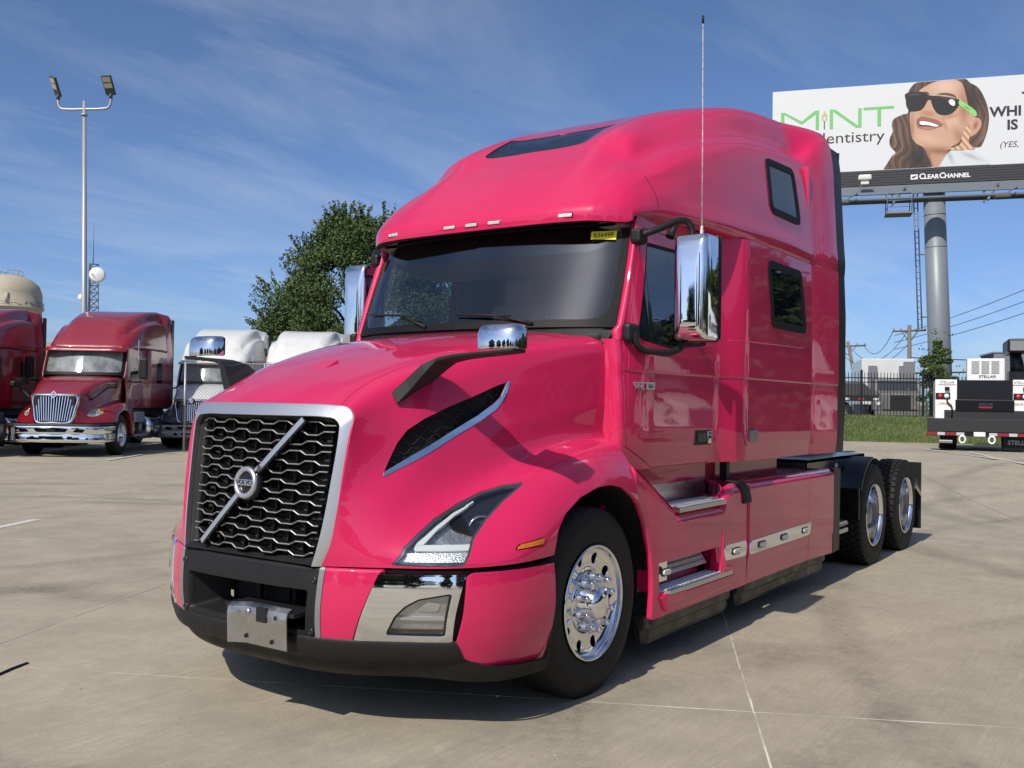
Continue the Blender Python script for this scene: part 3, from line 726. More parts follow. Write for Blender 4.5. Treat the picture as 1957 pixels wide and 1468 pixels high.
# cowl beside the hood
cw = []
for z in np.linspace(1.19, 1.96, 20):
    xe = -.478; ye = sy_(xe, z); cw.append([(-.40, .90, z), (-.412, .985, z), (-.43, ye-.022, z), (-.45, ye-.004, z), (xe+.001, ye, z)])
both(smesh('cowl_side', grid(hermite(np.array(cw).transpose(1, 0, 2), np.linspace(0, 1, 14)), outward=(1, 1, 0)), PINK, T, 0))
cw = [[(-.21,0,1.985),(-.24,.4,1.98),(-.31,.8,1.955),(-.41,.99,1.93)], [(-.255,0,2.03),(-.28,.4,2.028),(-.36,.8,2.022),(-.47,1.03,2.015)]]
both(smesh('cowl_top', grid(loft(cw, 6, 30), outward=(0, 0, 1)), BLACKPL, T, 0))
mb = MB(); mb.box((-.46,-1.0,1.05), (-.44,1.0,1.97)); mb.build('firewall', DARK, T)

# ---- windscreen ---------------------------------------------------
GF = joined(GL, mirrored(GL))
WS = rpoly([(-1.012,2.055,.14),(1.012,2.055,.14),(.985,2.70,.06),(-.985,2.70,.06)], .1)
ws = smesh('windscreen', keep_in(GF, WS, .012, 'yz'), GLASSW, T, 0)
sdv = sdist(GF.V[:, [1, 2]], WS)
smesh('windscreen_seal', shift(clip(GF, -(sdv-.022)), .006), SEAL, ws, .02)
shade = keep_in(GF, np.array([(-.97,2.69),(-.86,2.60),(-.62,2.515),(-.1,2.50),(.55,2.503),(.80,2.512),(.885,2.545),(.97,2.66),(.97,2.72),(-.97,2.72)]), 0, 'yz'); shade = keep_in(shade, WS, .014, 'yz')
smesh('shade_band', shift(shade, -.004), glass('shade_glass', (.06,.065,.07), .8), ws, 0)
def gpt(y, z, o=.0):
    d = (GF.V[:, 1]-y)**2+(GF.V[:, 2]-z)**2; k = int(d.argmin()); return GF.V[k]+GF.N[k]*o
st = [np.array(v) for v in ((-.575,.800,2.636), (-.640,.943,2.640), (-.620,.946,2.582), (-.555,.806,2.586))]
mesh('price_sticker', st, [(3,2,1,0)], YELLOW, ws)
SM = frame_m((np.array(st[0])+st[1]+st[2]+st[3])/4+np.array([.003,.001,0]), Vector(st[1]-st[0]), Vector(st[0]-st[3]))
text('sticker_lettering', 'B3649P', .044, SM @ Matrix.Rotation(R(1.5), 4, 'Z'), INK, ws, .0005, xs=.92)
for tip, mid_, base in (((.005,2.122),(.30,2.108),(.567,2.048)), ((-.90,2.166),(-.50,2.142),(-.24,2.048))):
    mb = MB(); A = gpt(*tip, .022); B = gpt(*mid_, .028); C_ = gpt(*base, .012)
    mb.tube([tuple(C_), tuple(C_*.5+B*.5+GF.N[0]*.004), tuple(B)], [.012,.009,.006], 6)
    E0 = A; E1 = B+(B-A)*.35; mb.tube([tuple(E0), tuple((E0+E1)/2), tuple(E1)], [.005,.009,.005], 5); mb.build('wiper', BLACKPL, T)

# ---- roof fairing ---------------------------------------------------
RG = roof_surface(); ROOF = grid(RG, outward=(0, 1, 1))
SKY = rpoly([(-1.112,-.1),(-1.112,.440,.05),(-1.535,.475,.01),(-1.52,.44,.03),(-1.50,-.1)], .03)
UWIN = rpoly([(-2.60,3.475,.05),(-3.165,3.500,.07),(-3.215,3.065,.05),(-2.585,3.065,.09)], .06)
SEAMR = np.array([(-1.112,3.20),(-1.05,3.12),(-.93,2.95),(-.845,2.775),(-.85,2.775),(-.935,2.95),(-1.055,3.12),(-1.117,3.20)])
rf = keep_out(keep_out(ROOF, SKY, 0, 'xy'), UWIN)
side_part = rf.V[:, 1] > .75
rf = clip(rf, np.where(side_part[:], -sdist(rf.V[:, [0, 2]], SEAMR)-.0004, 1.0)) if False else rf
roof = smesh('roof_fairing', joined(rf, mirrored(rf)), PINK, T, .02)
window(ROOF, UWIN, 'upper_window')
sk = keep_in(ROOF, SKY, .003, 'xy'); sk = joined(sk, mirrored(sk))
smesh('skylight', shift(sk, -.004), GLASSK, roof, 0)
skf = keep_in(ROOF, SKY, -.004, 'xy'); skf = clip(skf, -(sdist(skf.V[:, [0, 1]], np.array([(a, -2 if b < 0 else b) for a, b in SKY]))-.012)); smesh('skylight_seal', joined(shift(skf, -.001), mirrored(shift(skf, -.001))), SEAL, roof, .01)
lin = shift(grid(RG[::5, ::5], outward=(0, 1, 1)), -.05); lin = joined(lin, mirrored(lin)); smesh('roof_liner', lin, INTER, roof, 0)
# thin joint line on the side of the fairing
jc = int(np.abs(RG[-20, :, 0]+.90).argmin()); i0 = int((np.abs(RG[:, jc, 2]-3.02)+9*(RG[:, jc, 1] < .95)).argmin())
pts = [tuple(RG[i, jc]) for i in range(i0, RG.shape[0]-22, 2)]
both(MB().tube(pts, .0022, 5).build('fairing_joint', SEAL, T))
# underside of the header
un_ = [[tuple(v) for v in RG[::6, 0]], [(v[0]-.02, v[1]*.995, v[2]-.004) for v in RG[::6, 0]], [(-.56-.13*(v[1]/1.04)**2.5, v[1]*.95, 2.715) for v in RG[::6, 0]]]
un_ = grid(hermite(np.array(un_), np.linspace(0, 1, 8)), outward=(0, 0, -1)); both(smesh('header_underside', un_, BLACKPL, T, 0))
for y in (-.696,-.181,0,.181,.696):
    x = float(np.interp(abs(y), [0,.35,.65,.82], [-.405,-.408,-.425,-.46])); ang = .0 if abs(y) < .5 else math.copysign(.13, y)
    Mm = Matrix.Translation((x, y, 2.722)) @ Matrix.Rotation(ang, 4, 'Z')
    mb = MB(); mb.box((-.02,-.052,-.016), (.006,.052,.016), Mm, .003); b_ = mb.build('marker_lamp', GLOSSBLK, T)
    mb = MB(); mb.box((-.01,-.046,-.011), (.011,.046,.011), Mm, .003); mb.build('lamp_lens', LAMPW, b_)
# rear quarter of the fairing, flaring outwards, and the rubber trailing edge
end = [tuple(v) for v in RG[:, -1]]
e0 = np.array(end)[:, 1:]
TGT = [(0,4.07),(.42,4.075),(.80,4.075),(1.03,4.058),(1.15,3.985),(1.19,3.91),(1.217,3.78),(1.243,3.42),(1.266,3.02),(1.277,2.86),(1.270,2.752)]
ENDP = [(0,4.035),(.40,4.04),(.76,4.045),(.92,4.02),(1.04,3.70),(1.115,3.655),(1.155,3.58),(1.195,3.28),(1.22,2.975),(1.23,2.83),(1.222,2.752)]
def xcol(p, q): return [(x, p[0]+(q[0]-p[0])*w, p[1]+(q[1]-p[1])*w) for x, w in ((-3.49, 0), (-3.54, .05), (-3.64, .26), (-3.78, .62), (-3.92, .89), (-4.06, 1))]
e1 = spline([(a, b, 0) for a, b in TGT], 150)[:, :2]
EX = grid(loft([xcol(p, q) for p, q in zip(ENDP, TGT)], 150, 50), outward=(0, 1, 1))
smesh('roof_extension', joined(EX, mirrored(EX)), PINK, T, .02)
e2 = np.vstack([e1*[1, 1], [[1.285, 2.4], [1.285, 1.9], [1.282, 1.5], [1.27, 1.185]]])
def sec2(x, k, dy): 
    q = e2.copy(); q[:, 0] = q[:, 0]*k+dy; q[:, 1] -= np.where(q[:, 1] > 3.9, .05+(4.06+x)*-.25, 0); return np.c_[np.full(len(q), x), q]
RB = grid(hermite(np.array([sec2(-4.045,1,-.012), sec2(-4.15,1,-.006), sec2(-4.30,1,-.004)]), np.linspace(0, 1, 6)), outward=(0, 1, 1))
RB = clip(RB, RB.V[:, 1]-.9)
both(smesh('gap_seal', RB, mat('black_rubber_flap', (.010,.011,.013), .42, spec=.4), T, .02))
# shell closures
mb = MB(); mb.box((-3.50,-1.2,1.19), (-3.47,1.2,3.60)); mb.box((-3.50,-.86,3.60), (-3.47,.86,3.92)); mb.build('sleeper_back', PINK, T)
mb = MB(); mb.box((-3.48,-1.05,1.20), (-.46,1.05,1.215)); mb.build('cab_floor', INTER, T)
# ---- interior ------------------------------------------------------
mb = MB(); mb.box((-1.0,-.98,1.35), (-.50,.98,1.95)); mb.prism([(-1.0,1.90),(-.42,1.90),(-.36,1.985),(-.62,2.06),(-.95,2.03)], -.97, .97, 'y'); mb.build('dashboard', INTER, T, .02)
for y in (.52, -.52):
    mb = MB(); mb.box((-1.75,y-.26,1.35), (-1.22,y+.26,1.68), bevel=.05); mb.box((-1.84,y-.25,1.6), (-1.68,y+.25,2.35), bevel=.05); mb.box((-1.82,y-.13,2.33), (-1.71,y+.13,2.56), bevel=.04); mb.build('seat', INTER2, T)
sw = MB(); c_ = Vector((-.98,.52,2.02)); a1 = Vector((0,1,0)); a2 = Vector((-.62,0,.78)).normalized()
sw.tube([c_+a1*math.cos(k*math.pi/14)*.225+a2*math.sin(k*math.pi/14)*.225 for k in range(28)], .016, 8, closed=True)
sw.tube([c_-a1*.21, c_, c_+a1*.21], .018, 6); sw.tube([c_, c_+Vector((.25,0,-.22))], .03, 8); sw.build('steering_wheel', BLACKPL, T)
mb = MB(); mb.box((-2.35,-1.15,1.2), (-2.33,1.15,3.1)); mb.build('sleeper_curtain', mat('curtain', (.035,.035,.04), .9), T)
mb = MB(); mb.box((-1.6,-1.0,2.66), (-.62,1.0,2.70)); mb.prism([(-.62,2.66),(-.62,2.72),(-1.3,2.72),(-1.3,2.50),(-.95,2.50)], -.95, .95, 'y'); mb.build('overhead_shelf', INTER2, T, .01)

# ---- mirrors --------------------------------------------------------
def mirror():
    root = MB()
    # chrome shell, tapering towards the front
    def ring(x, y0, y1, z0, z1, r_, n=5):
        pts = []
        for cy, cz, a0 in ((y1-r_, z1-r_, 0), (y0+r_, z1-r_, 90), (y0+r_, z0+r_, 180), (y1-r_, z0+r_, 270)):
            for k in range(n):
                q = R(a0+90*k/(n-1)); pts.append((x, cy+r_*math.cos(q), cz+r_*math.sin(q)))
        return pts
    rings = [ring(-.93,1.262,1.482,1.968,2.605,.02), ring(-.84,1.262,1.482,1.968,2.605,.020), ring(-.785,1.266,1.480,1.970,2.602,.022), ring(-.757,1.276,1.472,1.98,2.59,.022), ring(-.742,1.298,1.452,2.01,2.53,.02), ring(-.738,1.33,1.42,2.08,2.42,.02)]
    n = len(rings[0]); V = sum(rings, []); F = []
    for i in range(len(rings)-1):
        for k in range(n): F.append((i*n+k, i*n+(k+1) % n, (i+1)*n+(k+1) % n, (i+1)*n+k))
    F.append(tuple((len(rings)-1)*n+k for k in range(n)))
    root.add(V, F, True); h_ = root.build('side_mirror', CHROME, T)
    mb = MB(); mb.box((-.985,1.256,1.962), (-.925,1.488,2.612), bevel=.018); mb.build('mirror_case', GLOSSBLK, h_)
    mb = MB(); mb.box((-.990,1.275,2.19), (-.986,1.47,2.59)); mb.box((-.990,1.275,1.98), (-.986,1.47,2.175)); mb.build('mirror_glass', CHROME, h_)
    mb = MB()
    mb.tube(spline([(-.68,1.07,2.605),(-.70,1.12,2.62),(-.76,1.18,2.655),(-.84,1.24,2.70),(-.90,1.285,2.71),(-.925,1.305,2.675),(-.925,1.31,2.59)], 18), .021, 10)
    mb.build('mirror_bracket', BLACKPL, h_); mb = MB(); mb.box((-.75,1.03,2.555), (-.63,1.105,2.645), bevel=.02); mb.build('mirror_mount', BLACKPL, h_)
    mb = MB(); mb.tube([(-.84,1.24,2.69),(-.80,1.22,2.60)], [.014,.03], 8); mb.build('camera_pod', BLACKPL, h_)
    mb = MB(); mb.box((-.60,1.075,1.945), (-.46,1.135,2.055), bevel=.022); mb.build('mirror_mount', BLACKPL, h_)
    mb = MB(); mb.tube(spline([(-.53,1.12,2.0),(-.54,1.135,1.94),(-.58,1.15,1.905),(-.68,1.19,1.893),(-.80,1.235,1.895),(-.87,1.265,1.925),(-.90,1.29,1.975)], 20), .021, 10)
    mb.build('mirror_arm', BLACKPL, h_)
    return h_
both(mirror())
mb = MB(); mb.tube([(-.90,1.385,2.60),(-.90,1.386,2.67)], [.014,.008], 8); mb.tube([(-.90,1.386,2.65),(-.902,1.383,3.2),(-.905,1.375,3.93)], [.005,.004,.0028], 6)
an = mb.build('antenna', mat('antenna_white', (.6,.58,.58), .5, var=(40,.9,(.25,.12,.15))), T)
mb = MB(); mb.tube([(-.905,1.375,3.92),(-.905,1.375,3.965)], .008, 8); mb.build('antenna_tip', BLACKPL, an)
def hood_mirror():
    # black arm: broad foot on the hood, bends outwards, flat shelf carries the chrome head
    st_ = [(1.02,.80,.625,1.585,1.680,.032),(.985,.785,.685,1.655,1.715,.028),(.955,.775,.755,1.735,1.758,.022),(.925,.765,.815,1.782,1.782,.014),(.905,.755,.89,1.798,1.797,.013),(.89,.75,.98,1.806,1.805,.012),(.88,.75,1.10,1.814,1.813,.012),(.865,.755,1.225,1.824,1.823,.012)]
    V = []; F = []
    for xf, xb, y, zf, zb, h_ in st_:
        k_ = .6 if y < .8 else 0; V += [(xf, y+h_*k_, zf-h_), (xf, y-h_*k_, zf+h_*(.9 if k_ else .6)), (xb, y-h_*k_, zb+h_*(.9 if k_ else .6)), (xb, y+h_*k_, zb-h_)]
    for i in range(len(st_)-1):
        for j in range(4): F.append((4*i+j, 4*i+(j+1) % 4, 4*i+4+(j+1) % 4, 4*i+4+j))
    F += [(3,2,1,0), tuple(4*(len(st_)-1)+j for j in range(4))]
    mb = MB(); mb.add(V, F)
    arm = mb.build('hood_mirror', BLACKPL, T, .006)
    rows = []
    for z, k, xo in ((1.830,1,0),(1.86,1.02,0),(1.91,.98,.0),(1.938,.9,-.004),(1.950,.72,-.01)):
        r_ = []
        for a_ in np.linspace(-90, 90, 13): r_.append((.765+.10*k*max(0, math.cos(R(a_)))**.5+xo, 1.105+.128*k**.5*math.sin(R(a_)), z))
        rows.append(r_)
    n = 13; V = sum(rows, []); F = [(i*n+k, i*n+k+1, i*n+n+k+1, i*n+n+k) for i in range(4) for k in range(n-1)]+[tuple(4*n+k for k in range(n))]
    mb = MB(); mb.add(V, F, True); mb.build('mirror_head', CHROME, arm)
    mb = MB(); mb.box((.75,.98,1.835), (.768,1.23,1.943), bevel=.006); mb.build('mirror_glass', GLOSSBLK, arm)
    return arm
both(hood_mirror())

# ---- wheel wells, steps and skirts -----------------------------------
mb = MB(); A_ = arc(-.05,.50,.655, -10, 190, 26); n = len(A_)
mb.add([(a, y, b) for y in (.55, 1.19) for a, b in A_], [(i, i+1, n+i+1, n+i) for i in range(n-1)]); both(mb.build('wheel_well', DARK, T))
mb = MB(); mb.box((-.70,.53,.25), (.60,.55,1.25)); both(mb.build('well_wall', DARK, T))
YS = 1.222
def flat_panel(poly, y=YS, res=.02, top_round=None):
    p_ = np.array(poly); x0, z0 = p_.min(0)-.01; x1, z1 = p_.max(0)+.01
    X, Z = np.meshgrid(np.arange(x0, x1+res, res), np.arange(z0, z1+res, res), indexing='ij')
    Y = np.full_like(X, y)
    if top_round is not None: Y = Y-top_round(X, Z)
    return keep_in(grid(np.stack([X, Y, Z], -1), outward=(0, 1, 0)), p_)
LSTEP = rpoly([(-.704,.627,.01),(-1.62,.626,.01),(-1.652,.445,.01),(-.715,.445,.01)], .01)
STEPF = rpoly([(-.425,1.10,.01),(-.42,1.238,.02),(-.50,1.195,.05),(-.94,.945,.03),(-.965,.905,.02),(-1.70,.905,.01),(-1.735,.985,.05),(-1.86,1.032,.04),(-2.105,1.036,.01),(-2.105,.304,.006),(-.622,.302,.01),(-.640,.45,.2),(-.636,.56,.2),(-.612,.70,.2),(-.54,.885,.2),(-.465,1.0,.15)], .02)
def tr1(X, Z):
    zt = np.interp(-X, [.42,.50,.94,.965,1.70,1.735,1.86,2.2], [1.238,1.195,.945,.905,.905,.985,1.032,1.036])
    return .05*np.clip((Z-zt+.07)/.07, 0, 1)**2+.012*sstep(X, -.75, -.45)
sf = keep_out(flat_panel(STEPF, YS, .012, tr1), LSTEP)
stf = smesh('step_fairing', sf, PINK, T, .035)
SK = rpoly([(-2.172,1.036,.02),(-3.50,1.036,.01),(-3.50,.307,.006),(-2.12,.304,.006),(-2.172,.60,.02)], .01)
tr2 = lambda X, Z: .055*np.clip((Z-.985)/.05, 0, 1)**2+.006*sstep(Z, .50, .44)
skt = smesh('chassis_skirt', flat_panel(SK, YS, .014, tr2), PINK, T, .035)
SK2 = rpoly([(-3.505,1.036,.01),(-4.185,1.036,.01),(-4.165,.29,.006),(-3.505,.307,.006)], .01)
sk2 = smesh('skirt_panel', flat_panel(SK2, YS+.002, .014, tr2), PINK, skt, .035)
mb = MB(); mb.box((-2.20,1.13,.31), (-2.08,1.205,1.02)); mb.build('skirt_joint', PINK, skt)
mb = MB(); mb.prism([(-4.19,1.036),(-4.385,1.03),(-4.36,.30),(-4.168,.288)], 1.165, 1.222, 'y'); mb.build('skirt_flap', mat('black_rubber_flap', (.017,.018,.020), .42), skt)
mb = MB(); mb.box((-4.17,.80,1.005), (-2.14,1.175,1.03)); mb.build('skirt_top', PINK, skt)
for nm, poly in (('chrome_strip', rpoly([(-1.705,.622),(-2.105,.620),(-2.095,.530),(-2.07,.512),(-1.70,.520)], .008)), ('chrome_strip', rpoly([(-2.19,.605),(-3.565,.620),(-3.50,.518),(-2.165,.508)], .008))):
    smesh(nm, flat_panel(poly, YS+.006, .03), CHROME, skt if poly[:, 0].min() < -3 else stf, .01)
def oval_lamp(x, z, par, w_=.085):
    o = MB(); pts = arc(x-w_*.6, z, .024, -90, 90, 8)[::-1]; 
    pl_ = [(x+w_*.6+.024*math.cos(R(a)), z+.024*math.sin(R(a))) for a in np.linspace(-90, 90, 8)]+[(x-w_*.6+.024*math.cos(R(a)), z+.024*math.sin(R(a))) for a in np.linspace(90, 270, 8)]
    o.prism(pl_, YS+.002, YS+.012, 'y'); b_ = o.build('lamp_grommet', GLOSSBLK, par)
    o = MB(); pl_ = [(x+(p[0]-x)*.82, z+(p[1]-z)*.66) for p in pl_]; o.prism(pl_, YS+.004, YS+.022, 'y'); o.build('strip_lamp', mat('frosted_lens', (.62,.62,.60), .35), par, .003)
oval_lamp(-1.90,.566, stf); oval_lamp(-2.40,.560, skt); oval_lamp(-2.88,.564, skt); oval_lamp(-3.38,.567, skt)
# lower step: chrome plate, riser and tread
mb = MB(); mb.box((-.86,1.188,.505), (-.705,1.20,.627)); mb.build('step_plate', CHROME, stf)
o = oval_lamp(-.785,.566, stf, .06)
def tread(x0, x1, y0, y1, z, name, par, skew=0, rows=4, cols=26, normal='z'):
    mb = MB()
    def P(u, v, h):
        x = x0+(x1-x0)*u+skew*(1-v); return (x, y0+(y1-y0)*v, z+h)
    mb.add([P(0,0,0),P(1,0,0),P(1,1,0),P(0,1,0),P(0,0,-.025),P(1,0,-.025),P(1,1,-.028),P(0,1,-.028)], [(0,1,2,3),(7,6,5,4),(0,4,5,1),(1,5,6,2),(2,6,7,3),(3,7,4,0)])
    for i in range(cols):
        for j in range(rows):
            u = (i+.5+(.25 if j % 2 else -.25))/cols; v = .12+.8*(j+.5)/rows; du = .30/cols; dv = .36/rows
            c = [P(u-du, v-dv, 0), P(u+du, v-dv*.4, 0), P(u+du, v+dv, 0), P(u-du, v+dv*.4, 0)]
            t_ = [P(u-du*.5, v-dv*.6, .007), P(u+du*.5, v-dv*.2, .007), P(u+du*.5, v+dv*.6, .007), P(u-du*.5, v+dv*.2, .007)]
            mb.add(c+t_, [(4,5,6,7),(0,1,5,4),(1,2,6,5),(2,3,7,6),(3,0,4,7)])
    return mb.build(name, ALU, par)
tread(-.80, -1.78, 1.085, 1.252, .452, 'step_tread', stf, .10, 4, 24)
mb = MB()
mb.add([(-.83,1.16,.52),(-1.55,1.16,.52),(-1.50,1.12,.63),(-.86,1.12,.63)], [(0,1,2,3)])
for i in range(22):
    for j in range(3):
        x = -.87-i*.030-(.015 if j % 2 else 0); z = .535+j*.032; y = 1.16-(z-.52)*.364+.001
        if x < -1.5: continue
        mb.add([(x-.004,y+.002,z),(x+.008,y+.002,z),(x+.002,y-.006,z+.02),(x-.010,y-.006,z+.02),(x-.002,y+.010,z+.008),(x,y+.008,z+.014)], [(0,1,4),(1,2,5,4),(2,3,5),(3,0,4,5)])
mb.build('step_riser', ALU, stf)
mb = MB(); mb.add([(-.70,1.20,.445),(-1.70,1.20,.445),(-1.70,1.08,.45),(-.70,1.08,.45),(-.70,1.08,.64),(-1.66,1.08,.64),(-1.66,1.20,.63),(-.70,1.20,.63)], [(0,1,2,3),(3,2,5,4),(4,5,6,7),(0,3,4,7),(1,6,5,2)]); mb.build('step_recess', PINK, stf)
mb = MB(); mb.prism([(-.715,.425),(-1.80,.425),(-1.86,.405),(-1.78,.345),(-1.05,.325),(-.78,.33)], 1.20, 1.246, 'y'); mb.prism([(-.73,.44),(-1.04,.44),(-1.03,.365),(-.77,.37)], 1.22, 1.252, 'y'); mb.prism([(-1.655,.60),(-1.655,.44),(-1.85,.44),(-1.845,.475),(-1.72,.495)], 1.20, 1.240, 'y'); mb.prism([(-1.63,.455),(-1.70,.455),(-1.675,.745)], 1.14, 1.232, 'y'); mb.build('step_ledge', PINK, stf, .012)
# upper step
tread(-.955, -1.70, .985, 1.236, .937, 'step_tread', stf, -.14, 4, 22)
mb = MB(); mb.box((-1.95,.945,.91), (-1.0,.96,1.055)); mb.build('step_back_plate', ALU, stf)
mb = MB(); w0, w1 = (-1.93,.96), (-1.72,1.20)
mb.add([(w0[0],w0[1],.91),(-1.80,1.08,.91),(w1[0],w1[1],.91),(w1[0]-.03,w1[1],1.0),(-1.85,1.09,1.05),(w0[0]-.03,w0[1],1.05)], [(0,1,4,5),(1,2,3,4)]); mb.build('step_end_wall', PINK, stf)
for a_, b_ in (((-1.905,.985),(-1.825,1.065)), ((-1.81,1.098),(-1.752,1.165))):
    dx, dy = b_[0]-a_[0], b_[1]-a_[1]; L = math.hypot(dx, dy); nx, ny = dy/L, -dx/L
    V = []
    for h_ in (.004, .012):
        for u, z in rpoly([(.02,.955),(L-.005,.96),(L-.01,1.03),(.03,1.035)], .018, 4): V.append((a_[0]+dx/L*u+nx*h_-.012*(z-.91)/.1, a_[1]+dy/L*u+ny*h_, z))
    n = len(V)//2; mb = MB(); mb.add(V, [tuple(range(n, 2*n))]+[(i, (i+1) % n, n+(i+1) % n, n+i) for i in range(n)]); mb.build('step_pocket', GLOSSBLK, stf)
mb = MB(); mb.box((-2.1,.80,.88), (-.62,.95,1.00)); mb.add([(-.96,.96,.925),(-1.72,.96,.925),(-1.72,1.2,.905),(-.96,1.2,.905)], [(0,1,2,3)]); mb.build('step_floor', PINK, stf)
mb = MB(); mb.add([(-.45,1.20,1.20),(-.45,.95,1.20),(-.95,.95,.93),(-.95,1.20,.93)], [(0,1,2,3)]); mb.build('fairing_shoulder', PINK, stf)
# black mesh strap beside the step
V = spline([(-2.02,1.10,1.045),(-2.03,1.17,1.043),(-2.06,1.222,1.00),(-2.09,1.232,.93),(-2.10,1.234,.885)], 16); mb = MB()
mb.add([(x+.075,y,z) for x,y,z in V]+[(x-.075,y,z) for x,y,z in V], [(i, i+1, 17+i, 16+i) for i in range(15)], True); o = mb.build('mesh_strap', mat('black_mesh', (.01,.01,.011), .6, bump=(80,.9,.02)), stf)
o.modifiers.new('s', 'SOLIDIFY').thickness = .008
other_side(stf, T); other_side(skt, T)
# lower rubber skirts
for a_, b_ in ((-.625, -1.95), (-2.085, -4.12)):
    mb = MB(); sec_ = [(1.198,.315),(1.195,.24),(1.172,.222),(1.172,.17),(1.155,.14),(1.12,.14),(1.12,.31)]
    n = len(sec_); V = []
    for x, k in ((a_, 0), (a_-.06, .0), (b_+.1, .0), (b_, .03)):
        for (y, z) in sec_: V.append((x-(.04 if z < .2 and x == a_ else 0), y-k-(.03 if x == a_ else 0), z))
    F = [(i*n+k, i*n+(k+1) % n, (i+1)*n+(k+1) % n, (i+1)*n+k) for i in range(3) for k in range(n)]+[tuple(range(n)), tuple(3*n+k for k in range(n))]
    mb.add(V, F); both(mb.build('rubber_skirt', mat('skirt_rubber', (.026,.025,.023), .42, rvar=(8,.3,.6)), T, .004))
# inner lower cab and chassis
mb = MB(); mb.box((-3.46,.93,.95), (-.50,.955,1.19)); both(mb.build('lower_cab_wall', PINK, T))
mb = MB(); mb.box((-2.23,.985,1.03), (-2.17,1.04,1.19)); both(mb.build('cab_mount', FRAME, T))
for y in (.43, -.43):
    mb = MB(); mb.box((-7.55,y-.05,.78), (.95,y-.04,1.06)); mb.box((-7.55,y-.05,.78), (.95,y+.05,.79)); mb.box((-7.55,y-.05,1.05), (.95,y+.05,1.06)); mb.build('frame_rail', FRAME, T)
mb = MB()
for x in (-7.5,-6.3,-4.9,-3.0,-1.2):
    mb = MB(); mb.box((x-.06,-.38,.82), (x+.06,.38,1.02)); mb.build('cross_member', FRAME, T)
for nm, a_, b_ in (('air_tank', (-3.6,-1.05,.35), (-1.2,-.5,.92)), ('fuel_tank', (-3.9,.50,.35), (-1.5,1.08,.92)), ('engine', (-1.1,-.36,.35), (.9,.36,1.2))):
    mb = MB(); mb.box(a_, b_, bevel=.08); mb.build(nm, FRAME, T)
for x in (-5.65, -6.97):
    mb = MB(); mb.tube([(x,-.9,.50),(x,-.35,.50),(x,-.2,.5),(x,.2,.5),(x,.35,.5),(x,.9,.50)], [.09,.09,.22,.22,.09,.09], 14); mb.build('drive_axle', FRAME, T)
mb = MB(); mb.tube([(0,-.95,.47),(0,.95,.47)], .06, 10); mb.build('front_axle', FRAME, T)
mb = MB(); mb.box((-6.0,-1.0,1.075), (-4.12,1.0,1.105)); mb.box((-6.0,.985,.985), (-4.12,1.0,1.10)); mb.box((-6.0,-1.0,.985), (-4.12,-.985,1.10)); mb.build('deck_plate', GLOSSBLK, T)
mb = MB(); mb.prism([(-6.85,1.18),(-5.75,1.20),(-5.7,1.25),(-6.0,1.28),(-6.7,1.27)], -.45, .45, 'y'); mb.box((-6.7,-.5,1.06), (-5.9,.5,1.2)); mb.build('fifth_wheel', FRAME, T, .01)
mb = MB(); mb.box((-4.75,.86,.42), (-4.40,1.19,.45)); mb.box((-4.68,1.02,.49), (-4.41,1.20,.53)); mb.build('catwalk_step', ALU, T)
mb = MB()
for z in (.49,.445):
    mb.box((-4.72,.95,z), (-4.42,1.20,z+.022), bevel=.006)
both(mb.build('rear_step', ALU, T))
mb = MB(); mb.box((-4.62,.52,.36), (-4.42,1.1,.98), bevel=.03); both(mb.build('battery_box', GLOSSBLK, T))
# quarter fender ahead of the drive wheels
mb = MB(); A_ = arc(-5.65,.50,.58, 28, 82, 14); n = len(A_)
mb.add([(a, y, b) for y in (.62, 1.205) for a, b in A_]+[(-5.65+(a+5.65)*1.03, y, .5+(b-.5)*1.03) for y in (.62, 1.205) for a, b in A_], [(i, i+1, n+i+1, n+i) for i in range(n-1)]+[(2*n+i, 2*n+i+1, 3*n+i+1, 3*n+i) for i in range(n-1)]+[(n+i, n+i+1, 3*n+i+1, 3*n+i) for i in range(n-1)], True)
q = arc(-5.65,.50,.60, 2, 30, 6); mb.box((-5.07,.62,.50), (-5.055,1.205,.80)); both(mb.build('quarter_fender', GLOSSBLK, T))
MB().lathe([(0,0),(.012,.018),(0,.024)], 12, Matrix.Translation((-5.0,1.0,1.02))).build('fender_bolt', ALU, T)
mb = MB(); mb.box((-7.69,.60,.17), (-7.675,1.21,.95)); mb.prism([(-7.50,.78),(-7.36,.70),(-7.66,.58),(-7.68,.62)], 1.16, 1.2, 'y'); both(mb.build('mud_flap', mat('black_rubber_flap', (.017,.018,.020), .42), T))
mb = MB(); mb.prism([(-7.40,.705),(-7.66,.60),(-7.66,.55),(-7.40,.66)], 1.19, 1.215, 'y'); both(mb.build('flap_bracket', mat('worn_steel', (.5,.5,.49), .28, 1.), T))

# ---- wheels ------------------------------------------------------------
def steer_tyre(w=.285, ro=.512, ri=.298):
    h = w/2; prof = [(-h*.72,ri),(-h*.95,ri+.03),(-h,ri+.09),(-h*.98,ri+.13),(-h*.90,ro-.035),(-h*.82,ro-.012),(-h*.78,ro-.008)]
    x = -h*.74
    for k in range(5):
        prof += [(x,ro-.001),(x+.040,ro),(x+.0405,ro-.016),(x+.0475,ro-.016),(x+.048,ro)] if k < 4 else [(x,ro),(h*.74,ro-.001)]
        x += .0425+.004
    prof += [(h*.78,ro-.008),(h*.82,ro-.012),(h*.90,ro-.035),(h*.965,ro-.06),(h*.972,ro-.062),(h*.985,ri+.135),(h*.992,ri+.13),(h,ri+.09),(h*.985,ri+.06),(h*.99,ri+.056),(h*.96,ri+.03),(h*.90,ri+.012),(h*.80,ri),(h*.7,ri-.01)]
    return prof
